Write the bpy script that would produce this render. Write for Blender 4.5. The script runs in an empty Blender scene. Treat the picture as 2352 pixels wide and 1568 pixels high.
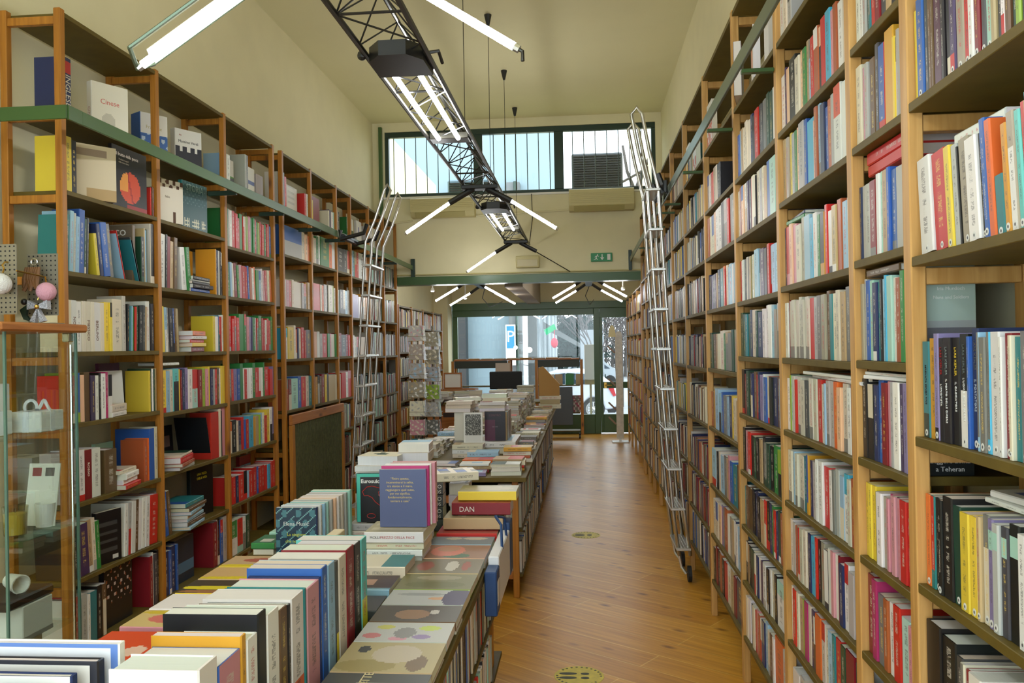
import bpy, bmesh, math, random
from mathutils import Vector, Matrix
rnd = random.Random(11)
sc = bpy.context.scene
COL = sc.collection
EYE = 1.655
PI = math.pi

# ------------------------------------------------------------------ camera
CR = Vector((0.99613213, 0.08605367, -0.01776338))
CU = Vector((0.01818877, -0.00416176, 0.99982591))
CF = Vector((-0.08596476, 0.99628181, 0.00571087))
cam_d = bpy.data.cameras.new('camera')
cam = bpy.data.objects.new('camera', cam_d)
COL.objects.link(cam)
cam_d.sensor_fit = 'HORIZONTAL'
cam_d.sensor_width = 36.0
cam_d.lens = 1890.0 / 2352.0 * 36.0
cam_d.clip_start = 0.05
cam_d.clip_end = 300
cam.matrix_world = Matrix(((CR.x, CU.x, -CF.x, 0), (CR.y, CU.y, -CF.y, 0), (CR.z, CU.z, -CF.z, EYE), (0, 0, 0, 1)))
sc.camera = cam


def proj(p):
    v = Vector(p) - Vector((0, 0, EYE))
    w = v.dot(CF)
    if w < 0.05:
        return None
    return (1176 + 1890 * v.dot(CR) / w, 784 - 1890 * v.dot(CU) / w)


def at_x(px, py, x):
    """point on the upright plane X = x seen at a given place of the frame"""
    d = CF + CR * ((px - 1176) / 1890) - CU * ((py - 784) / 1890)
    return Vector((0, 0, EYE)) + d * (x / d.x)


def y_at(px, x, z):
    """depth Y at which a line running along Y at (x, z) shows at image column px"""
    lo, hi = 0.6, 60.0
    for _ in range(40):
        m = math.sqrt(lo * hi)
        q = proj((x, m, z))
        far_left = q is None or (q[0] > px if x > 0 else q[0] < px)
        if far_left:
            lo = m
        else:
            hi = m
    return lo


# ------------------------------------------------------------------ colours and materials
def lin(c):
    c = c / 255.0
    return c / 12.92 if c <= 0.04045 else ((c + 0.055) / 1.055) ** 2.4


def rgb(r, g, b):
    return (lin(r), lin(g), lin(b))


def new_mat(name):
    m = bpy.data.materials.new(name)
    m.use_nodes = True
    nt = m.node_tree
    bs = nt.nodes['Principled BSDF']
    return m, nt, bs


def simple(name, c, rough=0.5, metal=0.0, spec=0.5, noise=0.0, nscale=30.0, bump=0.0):
    m, nt, bs = new_mat(name)
    bs.inputs['Base Color'].default_value = (*c, 1)
    bs.inputs['Roughness'].default_value = rough
    bs.inputs['Metallic'].default_value = metal
    bs.inputs['Specular IOR Level'].default_value = spec
    if noise or bump:
        tc = nt.nodes.new('ShaderNodeTexCoord')
        nz = nt.nodes.new('ShaderNodeTexNoise')
        nz.inputs['Scale'].default_value = nscale
        nz.inputs['Detail'].default_value = 5
        nt.links.new(tc.outputs['Object'], nz.inputs['Vector'])
        if noise:
            rp = nt.nodes.new('ShaderNodeValToRGB')
            rp.color_ramp.elements[0].position = 0.3
            rp.color_ramp.elements[1].position = 0.7
            rp.color_ramp.elements[0].color = (*[x * (1 - noise) for x in c], 1)
            rp.color_ramp.elements[1].color = (*[min(1, x * (1 + noise)) for x in c], 1)
            nt.links.new(nz.outputs['Fac'], rp.inputs['Fac'])
            nt.links.new(rp.outputs['Color'], bs.inputs['Base Color'])
        if bump:
            bp = nt.nodes.new('ShaderNodeBump')
            bp.inputs['Strength'].default_value = bump
            bp.inputs['Distance'].default_value = 0.004
            nt.links.new(nz.outputs['Fac'], bp.inputs['Height'])
            nt.links.new(bp.outputs['Normal'], bs.inputs['Normal'])
    return m


def emit(name, c, s):
    m, nt, bs = new_mat(name)
    bs.inputs['Base Color'].default_value = (*c, 1)
    bs.inputs['Emission Color'].default_value = (*c, 1)
    bs.inputs['Emission Strength'].default_value = s
    return m


def wood(name, c1, c2, knot, along='Z', rough=0.45):
    """pine: stretched grain along one object axis, with a few dark knots"""
    m, nt, bs = new_mat(name)
    N, L = nt.nodes, nt.links
    tc = N.new('ShaderNodeTexCoord')
    gm = N.new('ShaderNodeNewGeometry')
    mp = N.new('ShaderNodeMapping')
    s = {'X': (1.5, 26, 26), 'Y': (26, 1.5, 26), 'Z': (26, 26, 1.5)}[along]
    mp.inputs['Scale'].default_value = s
    L.new(gm.outputs['Position'], mp.inputs['Vector'])
    nz = N.new('ShaderNodeTexNoise')
    nz.inputs['Scale'].default_value = 1.6
    nz.inputs['Detail'].default_value = 6
    nz.inputs['Distortion'].default_value = 0.8
    L.new(mp.outputs['Vector'], nz.inputs['Vector'])
    rp = N.new('ShaderNodeValToRGB')
    rp.color_ramp.elements[0].position = 0.3
    rp.color_ramp.elements[1].position = 0.72
    rp.color_ramp.elements[0].color = (*c1, 1)
    rp.color_ramp.elements[1].color = (*c2, 1)
    L.new(nz.outputs['Fac'], rp.inputs['Fac'])
    mp2 = N.new('ShaderNodeMapping')
    k = {'X': (2.2, 7, 7), 'Y': (7, 2.2, 7), 'Z': (7, 7, 2.6)}[along]
    mp2.inputs['Scale'].default_value = k
    L.new(gm.outputs['Position'], mp2.inputs['Vector'])
    vo = N.new('ShaderNodeTexVoronoi')
    vo.inputs['Scale'].default_value = 1.0
    L.new(mp2.outputs['Vector'], vo.inputs['Vector'])
    r2 = N.new('ShaderNodeValToRGB')
    r2.color_ramp.elements[0].position = 0.04
    r2.color_ramp.elements[1].position = 0.16
    r2.color_ramp.elements[0].color = (1, 1, 1, 1)
    r2.color_ramp.elements[1].color = (0, 0, 0, 1)
    L.new(vo.outputs['Distance'], r2.inputs['Fac'])
    mx = N.new('ShaderNodeMix')
    mx.data_type = 'RGBA'
    mx.inputs[7].default_value = (*knot, 1)
    L.new(rp.outputs['Color'], mx.inputs[6])
    L.new(r2.outputs['Color'], mx.inputs[0])
    L.new(mx.outputs[2], bs.inputs['Base Color'])
    bs.inputs['Roughness'].default_value = rough
    return m


def book_cover_mat():
    """colour from the 'Col' attribute; little lines of lettering on spines where 'Ink' alpha > 0"""
    m, nt, bs = new_mat('printed_cover')
    N, L = nt.nodes, nt.links
    a = N.new('ShaderNodeAttribute'); a.attribute_name = 'Col'
    k = N.new('ShaderNodeAttribute'); k.attribute_name = 'Ink'
    uv = N.new('ShaderNodeUVMap'); uv.uv_map = 'UVMap'
    sp = N.new('ShaderNodeSeparateXYZ'); L.new(uv.outputs['UV'], sp.inputs[0])

    def mth(op, x, y=None, z=None):
        n = N.new('ShaderNodeMath'); n.operation = op
        for i, v in enumerate((x, y, z)):
            if v is None:
                continue
            if isinstance(v, (int, float)):
                n.inputs[i].default_value = v
            else:
                L.new(v, n.inputs[i])
        return n.outputs[0]
    u, v = sp.outputs[0], sp.outputs[1]
    seed = k.outputs['Alpha']
    # letter cells
    cu = mth('FLOOR', mth('MULTIPLY', u, 9.0))
    cv = mth('FLOOR', mth('MULTIPLY', v, 170.0))
    cb = N.new('ShaderNodeCombineXYZ'); L.new(cu, cb.inputs[0]); L.new(cv, cb.inputs[1]); L.new(mth('MULTIPLY', seed, 97.0), cb.inputs[2])
    wn = N.new('ShaderNodeTexWhiteNoise'); wn.noise_dimensions = '3D'; L.new(cb.outputs[0], wn.inputs['Vector'])
    letters = mth('GREATER_THAN', wn.outputs['Value'], 0.42)
    # word gaps
    cb2 = N.new('ShaderNodeCombineXYZ'); L.new(mth('FLOOR', mth('MULTIPLY', v, 24.0)), cb2.inputs[0]); L.new(mth('MULTIPLY', seed, 31.0), cb2.inputs[1])
    w2 = N.new('ShaderNodeTexWhiteNoise'); w2.noise_dimensions = '3D'; L.new(cb2.outputs[0], w2.inputs['Vector'])
    word = mth('GREATER_THAN', w2.outputs['Value'], 0.22)
    off = mth('MULTIPLY', mth('FRACT', mth('MULTIPLY', seed, 7.0)), 0.12)
    v2 = mth('ADD', v, off)
    band1 = mth('MULTIPLY', mth('GREATER_THAN', v2, 0.66), mth('LESS_THAN', v2, 0.93))
    band2 = mth('MULTIPLY', mth('GREATER_THAN', v2, 0.24), mth('LESS_THAN', v2, 0.60))
    band = mth('MAXIMUM', band1, band2)
    cen = mth('LESS_THAN', mth('ABSOLUTE', mth('SUBTRACT', u, 0.5)), 0.17)
    on = mth('GREATER_THAN', seed, 0.02)
    mask = mth('MULTIPLY', mth('MULTIPLY', mth('MULTIPLY', letters, word), mth('MULTIPLY', band, cen)), on)
    mask = mth('MULTIPLY', mask, 0.62)
    mx = N.new('ShaderNodeMix'); mx.data_type = 'RGBA'
    L.new(mask, mx.inputs[0]); L.new(a.outputs['Color'], mx.inputs[6]); L.new(k.outputs['Color'], mx.inputs[7])
    L.new(mx.outputs[2], bs.inputs['Base Color'])
    bs.inputs['Roughness'].default_value = 0.36
    bs.inputs['Specular IOR Level'].default_value = 0.45
    return m


def page_mat():
    m, nt, bs = new_mat('page_edges')
    N, L = nt.nodes, nt.links
    a = N.new('ShaderNodeAttribute'); a.attribute_name = 'Col'
    tc = N.new('ShaderNodeTexCoord')
    mp = N.new('ShaderNodeMapping'); mp.inputs['Scale'].default_value = (900, 6, 6)
    L.new(tc.outputs['Object'], mp.inputs['Vector'])
    nz = N.new('ShaderNodeTexNoise'); nz.inputs['Scale'].default_value = 1.0
    L.new(mp.outputs['Vector'], nz.inputs['Vector'])
    rp = N.new('ShaderNodeValToRGB')
    rp.color_ramp.elements[0].color = (0.8, 0.8, 0.8, 1); rp.color_ramp.elements[1].color = (1, 1, 1, 1)
    L.new(nz.outputs['Fac'], rp.inputs['Fac'])
    mx = N.new('ShaderNodeMix'); mx.data_type = 'RGBA'; mx.blend_type = 'MULTIPLY'; mx.inputs[0].default_value = 1.0
    L.new(a.outputs['Color'], mx.inputs[6]); L.new(rp.outputs['Color'], mx.inputs[7])
    L.new(mx.outputs[2], bs.inputs['Base Color'])
    bs.inputs['Roughness'].default_value = 0.85
    return m


def floor_mat():
    m, nt, bs = new_mat('pine_floorboards')
    N, L = nt.nodes, nt.links
    gm = N.new('ShaderNodeNewGeometry')
    mp = N.new('ShaderNodeMapping')
    mp.inputs['Rotation'].default_value = (0, 0, math.radians(36))
    L.new(gm.outputs['Position'], mp.inputs['Vector'])
    br = N.new('ShaderNodeTexBrick')
    br.offset = 0.37
    br.inputs['Scale'].default_value = 1.0
    br.inputs['Brick Width'].default_value = 2.3
    br.inputs['Row Height'].default_value = 0.19
    br.inputs['Mortar Size'].default_value = 0.005
    br.inputs['Mortar Smooth'].default_value = 0.6
    br.inputs['Color1'].default_value = (*rgb(212, 156, 60), 1)
    br.inputs['Color2'].default_value = (*rgb(196, 138, 48), 1)
    br.inputs['Mortar'].default_value = (*rgb(222, 176, 88), 1)
    L.new(mp.outputs['Vector'], br.inputs['Vector'])
    mp2 = N.new('ShaderNodeMapping'); mp2.inputs['Scale'].default_value = (1.4, 26, 1)
    L.new(mp.outputs['Vector'], mp2.inputs['Vector'])
    nz = N.new('ShaderNodeTexNoise'); nz.inputs['Scale'].default_value = 1.5; nz.inputs['Detail'].default_value = 6; nz.inputs['Distortion'].default_value = 0.6
    L.new(mp2.outputs['Vector'], nz.inputs['Vector'])
    rp = N.new('ShaderNodeValToRGB')
    rp.color_ramp.elements[0].position = 0.32; rp.color_ramp.elements[1].position = 0.68
    rp.color_ramp.elements[0].color = (0.80, 0.76, 0.70, 1); rp.color_ramp.elements[1].color = (1.08, 1.08, 1.08, 1)
    L.new(nz.outputs['Fac'], rp.inputs['Fac'])
    mx = N.new('ShaderNodeMix'); mx.data_type = 'RGBA'; mx.blend_type = 'MULTIPLY'; mx.inputs[0].default_value = 1
    L.new(br.outputs['Color'], mx.inputs[6]); L.new(rp.outputs['Color'], mx.inputs[7])
    mp3 = N.new('ShaderNodeMapping'); mp3.inputs['Scale'].default_value = (3.4, 8, 1)
    L.new(mp.outputs['Vector'], mp3.inputs['Vector'])
    vo = N.new('ShaderNodeTexVoronoi'); vo.inputs['Scale'].default_value = 1.0
    L.new(mp3.outputs['Vector'], vo.inputs['Vector'])
    r2 = N.new('ShaderNodeValToRGB')
    r2.color_ramp.elements[0].position = 0.05; r2.color_ramp.elements[1].position = 0.2
    r2.color_ramp.elements[0].color = (0.75, 0.75, 0.75, 1); r2.color_ramp.elements[1].color = (0, 0, 0, 1)
    L.new(vo.outputs['Distance'], r2.inputs['Fac'])
    m2 = N.new('ShaderNodeMix'); m2.data_type = 'RGBA'
    m2.inputs[7].default_value = (*rgb(96, 50, 18), 1)
    L.new(r2.outputs['Color'], m2.inputs[0]); L.new(mx.outputs[2], m2.inputs[6])
    L.new(m2.outputs[2], bs.inputs['Base Color'])
    bs.inputs['Roughness'].default_value = 0.33
    bs.inputs['Specular IOR Level'].default_value = 0.25
    return m


def glass_mat(name, tint=(0.96, 0.99, 0.98), refl=0.1):
    m = bpy.data.materials.new(name); m.use_nodes = True
    nt = m.node_tree; N, L = nt.nodes, nt.links
    for n in list(N):
        N.remove(n)
    o = N.new('ShaderNodeOutputMaterial')
    t = N.new('ShaderNodeBsdfTransparent'); t.inputs['Color'].default_value = (*tint, 1)
    g = N.new('ShaderNodeBsdfGlossy'); g.inputs['Roughness'].default_value = 0.01
    lw = N.new('ShaderNodeLayerWeight'); lw.inputs['Blend'].default_value = 0.25
    ad = N.new('ShaderNodeMath'); ad.operation = 'MULTIPLY_ADD'; ad.inputs[1].default_value = 0.25 + refl; ad.inputs[2].default_value = refl * 0.25
    L.new(lw.outputs['Fresnel'], ad.inputs[0])
    mx = N.new('ShaderNodeMixShader')
    L.new(ad.outputs[0], mx.inputs[0]); L.new(t.outputs[0], mx.inputs[1]); L.new(g.outputs[0], mx.inputs[2])
    L.new(mx.outputs[0], o.inputs['Surface'])
    return m


M = {}
M['cover'] = book_cover_mat()
M['pages'] = page_mat()
M['floor'] = floor_mat()
M['wall'] = simple('cream_plaster', rgb(226, 217, 178), 0.85, noise=0.03, nscale=3)
M['ceil'] = simple('ceiling_plaster', rgb(218, 210, 166), 0.9, noise=0.02, nscale=2)
M['pine_l'] = wood('orange_pine', rgb(154, 96, 24), rgb(188, 126, 42), rgb(96, 52, 14))
M['pine_r'] = wood('pale_pine', rgb(180, 132, 66), rgb(210, 164, 98), rgb(112, 60, 26))
M['pine_y'] = wood('pine_lengthwise', rgb(150, 88, 34), rgb(186, 120, 56), rgb(90, 46, 16), 'Y')
M['pine_x'] = wood('pine_crosswise', rgb(150, 88, 34), rgb(186, 120, 56), rgb(90, 46, 16), 'X')
M['olive'] = simple('olive_stained_board', rgb(98, 82, 30), 0.55, spec=.3, noise=0.12, nscale=14)
M['green'] = simple('green_enamel', rgb(62, 92, 44), 0.35, noise=0.05, nscale=5)
M['dkgreen'] = simple('dark_green_enamel', rgb(34, 56, 44), 0.35)
M['railsteel'] = simple('green_grey_steel', rgb(104, 118, 98), 0.3, metal=0.7)
M['alu'] = simple('brushed_aluminium', rgb(205, 203, 196), 0.3, metal=0.85)
M['black'] = simple('black_enamel', rgb(26, 26, 25), 0.4)
M['blackmatte'] = simple('black_matte', rgb(20, 20, 20), 0.7)
M['gunmetal'] = simple('gunmetal', rgb(70, 68, 60), 0.35, metal=0.8)
M['chrome'] = simple('chrome', rgb(220, 220, 218), 0.12, metal=1.0)
M['gold'] = simple('brass', rgb(200, 160, 80), 0.25, metal=1.0)
M['beige'] = simple('beige_plastic', rgb(198, 186, 132), 0.5)
M['white'] = simple('white_paint', rgb(228, 226, 220), 0.5)
M['card'] = simple('white_card', rgb(226, 222, 210), 0.7)
M['tube'] = emit('lit_tube', (0.97, 0.985, 1.0), 34.0)
M['glass'] = glass_mat('shop_glass', (0.95, 0.98, 0.98), 0.1)
M['cabglass'] = glass_mat('cabinet_glass', (0.93, 0.97, 0.95), 0.02)


# ------------------------------------------------------------------ mesh builder
class MB:
    def __init__(s):
        s.V = []; s.F = []; s.C = []; s.K = []; s.U = []; s.X = []; s.col = False

    def add(s, V, F, cols=None, inks=None, uvs=None, mi=0):
        o = len(s.V)
        s.V.extend(V)
        for i, f in enumerate(F):
            s.F.append([o + k for k in f])
            c = cols[i] if isinstance(cols, list) else cols
            if c is not None:
                s.col = True
            s.C.append(c or (1, 1, 1))
            s.K.append((inks[i] if inks else None) or (0, 0, 0, 0))
            s.U.append((uvs[i] if uvs else None))
            s.X.append(mi)
        return s

    def box(s, x0, x1, y0, y1, z0, z1, b=0.0, col=None, mi=0):
        if x0 > x1: x0, x1 = x1, x0
        if y0 > y1: y0, y1 = y1, y0
        if z0 > z1: z0, z1 = z1, z0
        if b <= 0:
            V = [(x, y, z) for x in (x0, x1) for y in (y0, y1) for z in (z0, z1)]
            F = [(0, 1, 3, 2), (4, 6, 7, 5), (0, 4, 5, 1), (2, 3, 7, 6), (0, 2, 6, 4), (1, 5, 7, 3)]
            return s.add(V, F, col, mi=mi)
        b = min(b, (x1 - x0) * .45, (y1 - y0) * .45, (z1 - z0) * .45)
        V = []; ix = {}
        for sx in (0, 1):
            for sy in (0, 1):
                for sz in (0, 1):
                    fx = (x0, x1)[sx]; fy = (y0, y1)[sy]; fz = (z0, z1)[sz]
                    nx = fx + (b if sx == 0 else -b); ny = fy + (b if sy == 0 else -b); nz = fz + (b if sz == 0 else -b)
                    ix[sx, sy, sz] = len(V)
                    V += [(fx, ny, nz), (nx, fy, nz), (nx, ny, fz)]
        F = []
        for a in (0, 1):
            q = [(0, 0), (1, 0), (1, 1), (0, 1)]
            F.append([ix[a, i, j] for i, j in (q if a else q[::-1])])
            F.append([ix[j, a, i] + 1 for i, j in (q if a else q[::-1])])
            F.append([ix[i, j, a] + 2 for i, j in (q if a else q[::-1])])
        for a in (0, 1):
            for c in (0, 1):
                F.append([ix[a, c, 0], ix[a, c, 0] + 1, ix[a, c, 1] + 1, ix[a, c, 1]])
                F.append([ix[a, 0, c], ix[a, 0, c] + 2, ix[a, 1, c] + 2, ix[a, 1, c]])
                F.append([ix[0, a, c] + 1, ix[0, a, c] + 2, ix[1, a, c] + 2, ix[1, a, c] + 1])
        for k in ix.values():
            F.append([k, k + 1, k + 2])
        return s.add(V, F, col, mi=mi)

    def tube(s, path, r, n=8, col=None, closed=False, mi=0):
        P = [Vector(p) for p in path]
        V = []; F = []
        m = len(P)
        up = None
        for i, p in enumerate(P):
            if closed:
                t = (P[(i + 1) % m] - P[i - 1]).normalized()
            else:
                t = (P[min(i + 1, m - 1)] - P[max(i - 1, 0)]).normalized()
            if up is None:
                up = t.orthogonal().normalized()
            else:
                up = (up - t * up.dot(t))
                up = up.normalized() if up.length > 1e-6 else t.orthogonal().normalized()
            w = t.cross(up)
            rr = r[i] if isinstance(r, (list, tuple)) else r
            for k in range(n):
                a = 2 * PI * k / n
                V.append(tuple(p + up * (rr * math.cos(a)) + w * (rr * math.sin(a))))
        for i in range(m if closed else m - 1):
            j = (i + 1) % m
            for k in range(n):
                l = (k + 1) % n
                F.append((i * n + k, i * n + l, j * n + l, j * n + k))
        if not closed:
            F.append(list(range(n))[::-1]); F.append([(m - 1) * n + k for k in range(n)])
        return s.add(V, F, col, mi=mi)

    def lathe(s, prof, n=20, c=(0, 0, 0), col=None, mi=0):
        V = []; F = []
        for r, z in prof:
            for k in range(n):
                a = 2 * PI * k / n
                V.append((c[0] + r * math.cos(a), c[1] + r * math.sin(a), c[2] + z))
        for i in range(len(prof) - 1):
            for k in range(n):
                l = (k + 1) % n
                F.append((i * n + k, i * n + l, (i + 1) * n + l, (i + 1) * n + k))
        F.append(list(range(n))[::-1]); F.append([(len(prof) - 1) * n + k for k in range(n)])
        return s.add(V, F, col, mi=mi)

    def prism(s, poly, axis, a0, a1, col=None, mi=0):
        """poly in the two other axes (order x,y,z without axis), extruded along axis"""
        def mk(p, a):
            return {'x': (a, p[0], p[1]), 'y': (p[0], a, p[1]), 'z': (p[0], p[1], a)}[axis]
        n = len(poly)
        V = [mk(p, a0) for p in poly] + [mk(p, a1) for p in poly]
        F = [[i, (i + 1) % n, n + (i + 1) % n, n + i] for i in range(n)] + [list(range(n))[::-1], [n + i for i in range(n)]]
        return s.add(V, F, col, mi=mi)

    def ball(s, c, r, n=14, m=8, col=None, sq=(1, 1, 1), mi=0):
        V = []; F = []
        for i in range(1, m):
            th = PI * i / m
            for k in range(n):
                a = 2 * PI * k / n
                V.append((c[0] + sq[0] * r * math.sin(th) * math.cos(a), c[1] + sq[1] * r * math.sin(th) * math.sin(a), c[2] + sq[2] * r * math.cos(th)))
        V.append((c[0], c[1], c[2] + sq[2] * r)); V.append((c[0], c[1], c[2] - sq[2] * r))
        T, B = len(V) - 2, len(V) - 1
        for i in range(m - 2):
            for k in range(n):
                l = (k + 1) % n
                F.append((i * n + k, i * n + l, (i + 1) * n + l, (i + 1) * n + k))
        for k in range(n):
            l = (k + 1) % n
            F.append((T, l, k)); F.append((B, (m - 2) * n + k, (m - 2) * n + l))
        return s.add(V, F, col, mi=mi)

    def merge(s, o, mat=None):
        V = [tuple(mat @ Vector(v)) for v in o.V] if mat is not None else o.V
        n = len(s.V)
        s.V.extend(V)
        s.F.extend([[n + k for k in f] for f in o.F])
        s.C.extend(o.C); s.K.extend(o.K); s.U.extend(o.U); s.X.extend(o.X)
        s.col = s.col or o.col
        return s

    def mesh(s, name, mats, smooth=False, recalc=True):
        me = bpy.data.meshes.new(name)
        me.from_pydata(s.V, [], s.F)
        for m in (mats if isinstance(mats, (list, tuple)) else [mats]):
            me.materials.append(m)
        if any(s.X):
            me.polygons.foreach_set('material_index', s.X)
        if s.col:
            lc = []; lk = []; lu = []
            for f, c, k, u in zip(s.F, s.C, s.K, s.U):
                for j in range(len(f)):
                    lc += [c[0], c[1], c[2], 1.0]
                    lk += list(k)
                    lu += list(u[j]) if u else [0.0, 0.0]
            a = me.attributes.new('Col', 'FLOAT_COLOR', 'CORNER'); a.data.foreach_set('color', lc)
            a = me.attributes.new('Ink', 'FLOAT_COLOR', 'CORNER'); a.data.foreach_set('color', lk)
            uvl = me.uv_layers.new(name='UVMap'); uvl.data.foreach_set('uv', lu)
        if recalc:
            bm = bmesh.new(); bm.from_mesh(me)
            bmesh.ops.recalc_face_normals(bm, faces=bm.faces)
            bm.to_mesh(me); bm.free()
        if smooth:
            me.polygons.foreach_set('use_smooth', [True] * len(me.polygons))
        me.update()
        return me


def tag(o, label=None, cat=None, group=None, kind=None):
    if label: o['label'] = label
    if cat: o['category'] = cat
    if group: o['group'] = group
    if kind: o['kind'] = kind
    return o


def obj(name, mb, mats, parent=None, smooth=False, origin=None):
    """links a mesh built in world coordinates; its origin goes to ORIGIN (or the parent's)"""
    off = Vector(origin) if origin is not None else (parent_loc(parent) if parent is not None else Vector((0, 0, 0)))
    if off.length > 0:
        mb.V = [(v[0] - off.x, v[1] - off.y, v[2] - off.z) for v in mb.V]
    o = bpy.data.objects.new(name, mb.mesh(name, mats, smooth))
    COL.objects.link(o)
    if parent is not None:
        o.parent = parent
        if origin is not None:
            o.location = off - parent_loc(parent)
    else:
        o.location = off
    return o


def parent_loc(p):
    v = Vector((0, 0, 0))
    while p is not None:
        v += Vector(p.location); p = p.parent
    return v


def empty(name, loc, label, cat, group=None):
    o = bpy.data.objects.new(name, None)
    COL.objects.link(o)
    o.location = loc
    o.empty_display_size = 0.1
    return tag(o, label, cat, group)


def struct(name, mb, mats, parent=None):
    o = obj(name, mb, mats, parent)
    if parent is None:
        o['kind'] = 'structure'
    return o


_font_cache = {}
def text_mesh(s, size, ext=0.0006, align='CENTER', bold=0.0, squeeze=1.0):
    key = (s, round(size, 4), ext, align, bold, squeeze)
    if key in _font_cache:
        return _font_cache[key]
    cu = bpy.data.curves.new('lettering', 'FONT')
    cu.body = s; cu.size = size; cu.extrude = ext; cu.align_x = align; cu.align_y = 'CENTER'; cu.offset = bold
    cu.resolution_u = 2
    to = bpy.data.objects.new('lettering_source', cu)
    COL.objects.link(to)
    bpy.context.view_layer.update()
    me = bpy.data.meshes.new_from_object(to.evaluated_get(bpy.context.evaluated_depsgraph_get()))
    bpy.data.objects.remove(to)
    bpy.data.curves.remove(cu)
    if squeeze != 1.0:
        for v in me.vertices:
            v.co.x *= squeeze
    _font_cache[key] = me
    return me


_inkm = {}
def ink_mat(c):
    k = tuple(round(x, 3) for x in c)
    if k not in _inkm:
        _inkm[k] = simple('printing_ink', c, 0.45)
    return _inkm[k]


def text(name, s, size, mat4, c, parent, ext=0.0006, align='CENTER', bold=0.0, squeeze=1.0):
    """MAT4 is local to the parent"""
    me = text_mesh(s, size, ext, align, bold, squeeze).copy()
    me.materials.clear(); me.materials.append(c if isinstance(c, bpy.types.Material) else ink_mat(c))
    o = bpy.data.objects.new(name, me)
    COL.objects.link(o)
    o.parent = parent
    o.matrix_local = mat4
    return o


def frame(px, py, pz, tx, ty, tn):
    """matrix whose text right / up / normal axes are tx, ty, tn"""
    return Matrix(((tx[0], ty[0], tn[0], px), (tx[1], ty[1], tn[1], py), (tx[2], ty[2], tn[2], pz), (0, 0, 0, 1)))
# ------------------------------------------------------------------ books
PAL = {
    'w': ((228, 226, 220), 'white'), 'W': ((218, 208, 184), 'cream'), 'i': ((203, 197, 180), 'ivory'), 'g': ((176, 174, 168), 'pale grey'),
    'G': ((122, 122, 116), 'grey'), 'd': ((66, 67, 70), 'dark grey'), 'k': ((28, 27, 29), 'black'), 'r': ((196, 44, 36), 'red'),
    'R': ((128, 26, 34), 'dark red'), 'm': ((78, 30, 58), 'plum'), 'p': ((206, 140, 150), 'pink'), 'P': ((172, 46, 104), 'magenta'),
    'o': ((222, 108, 44), 'orange'), 'O': ((172, 88, 52), 'rust'), 'y': ((226, 198, 62), 'yellow'), 'Y': ((208, 152, 46), 'mustard'),
    'l': ((146, 176, 52), 'lime green'), 'n': ((52, 128, 62), 'green'), 'N': ((38, 72, 54), 'dark green'), 't': ((44, 124, 130), 'teal'),
    'T': ((164, 208, 192), 'mint'), 'c': ((72, 172, 206), 'cyan'), 's': ((152, 190, 214), 'light blue'), 'b': ((48, 92, 168), 'blue'),
    'B': ((38, 48, 88), 'navy'), 'v': ((134, 122, 166), 'lilac'), 'V': ((72, 56, 90), 'violet'), 'u': ((102, 76, 50), 'brown'),
    'U': ((186, 160, 118), 'tan'), 'a': ((162, 152, 132), 'beige'), 'e': ((232, 186, 150), 'peach'), 'q': ((104, 196, 190), 'turquoise'),
}
ORD = ['', 'first', 'second', 'third', 'fourth', 'fifth', 'sixth', 'seventh', 'eighth', 'ninth', 'tenth', 'eleventh', 'twelfth', 'thirteenth',
       'fourteenth', 'fifteenth', 'sixteenth', 'seventeenth', 'eighteenth', 'nineteenth', 'twentieth', 'twenty-first', 'twenty-second',
       'twenty-third', 'twenty-fourth', 'twenty-fifth', 'twenty-sixth', 'twenty-seventh', 'twenty-eighth', 'twenty-ninth', 'thirtieth',
       'thirty-first', 'thirty-second', 'thirty-third', 'thirty-fourth', 'thirty-fifth', 'thirty-sixth', 'thirty-seventh', 'thirty-eighth',
       'thirty-ninth', 'fortieth', 'forty-first', 'forty-second', 'forty-third', 'forty-fourth', 'forty-fifth', 'forty-sixth', 'forty-seventh']


def pc(k, j=0.0):
    c = PAL[k][0]
    if j:
        f = 1 + rnd.uniform(-j, j)
        c = [max(4, min(240, x * f + rnd.uniform(-4, 4))) for x in c]
    return rgb(*c)


PAPER = rgb(222, 212, 188)
BOOKS = []


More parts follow.
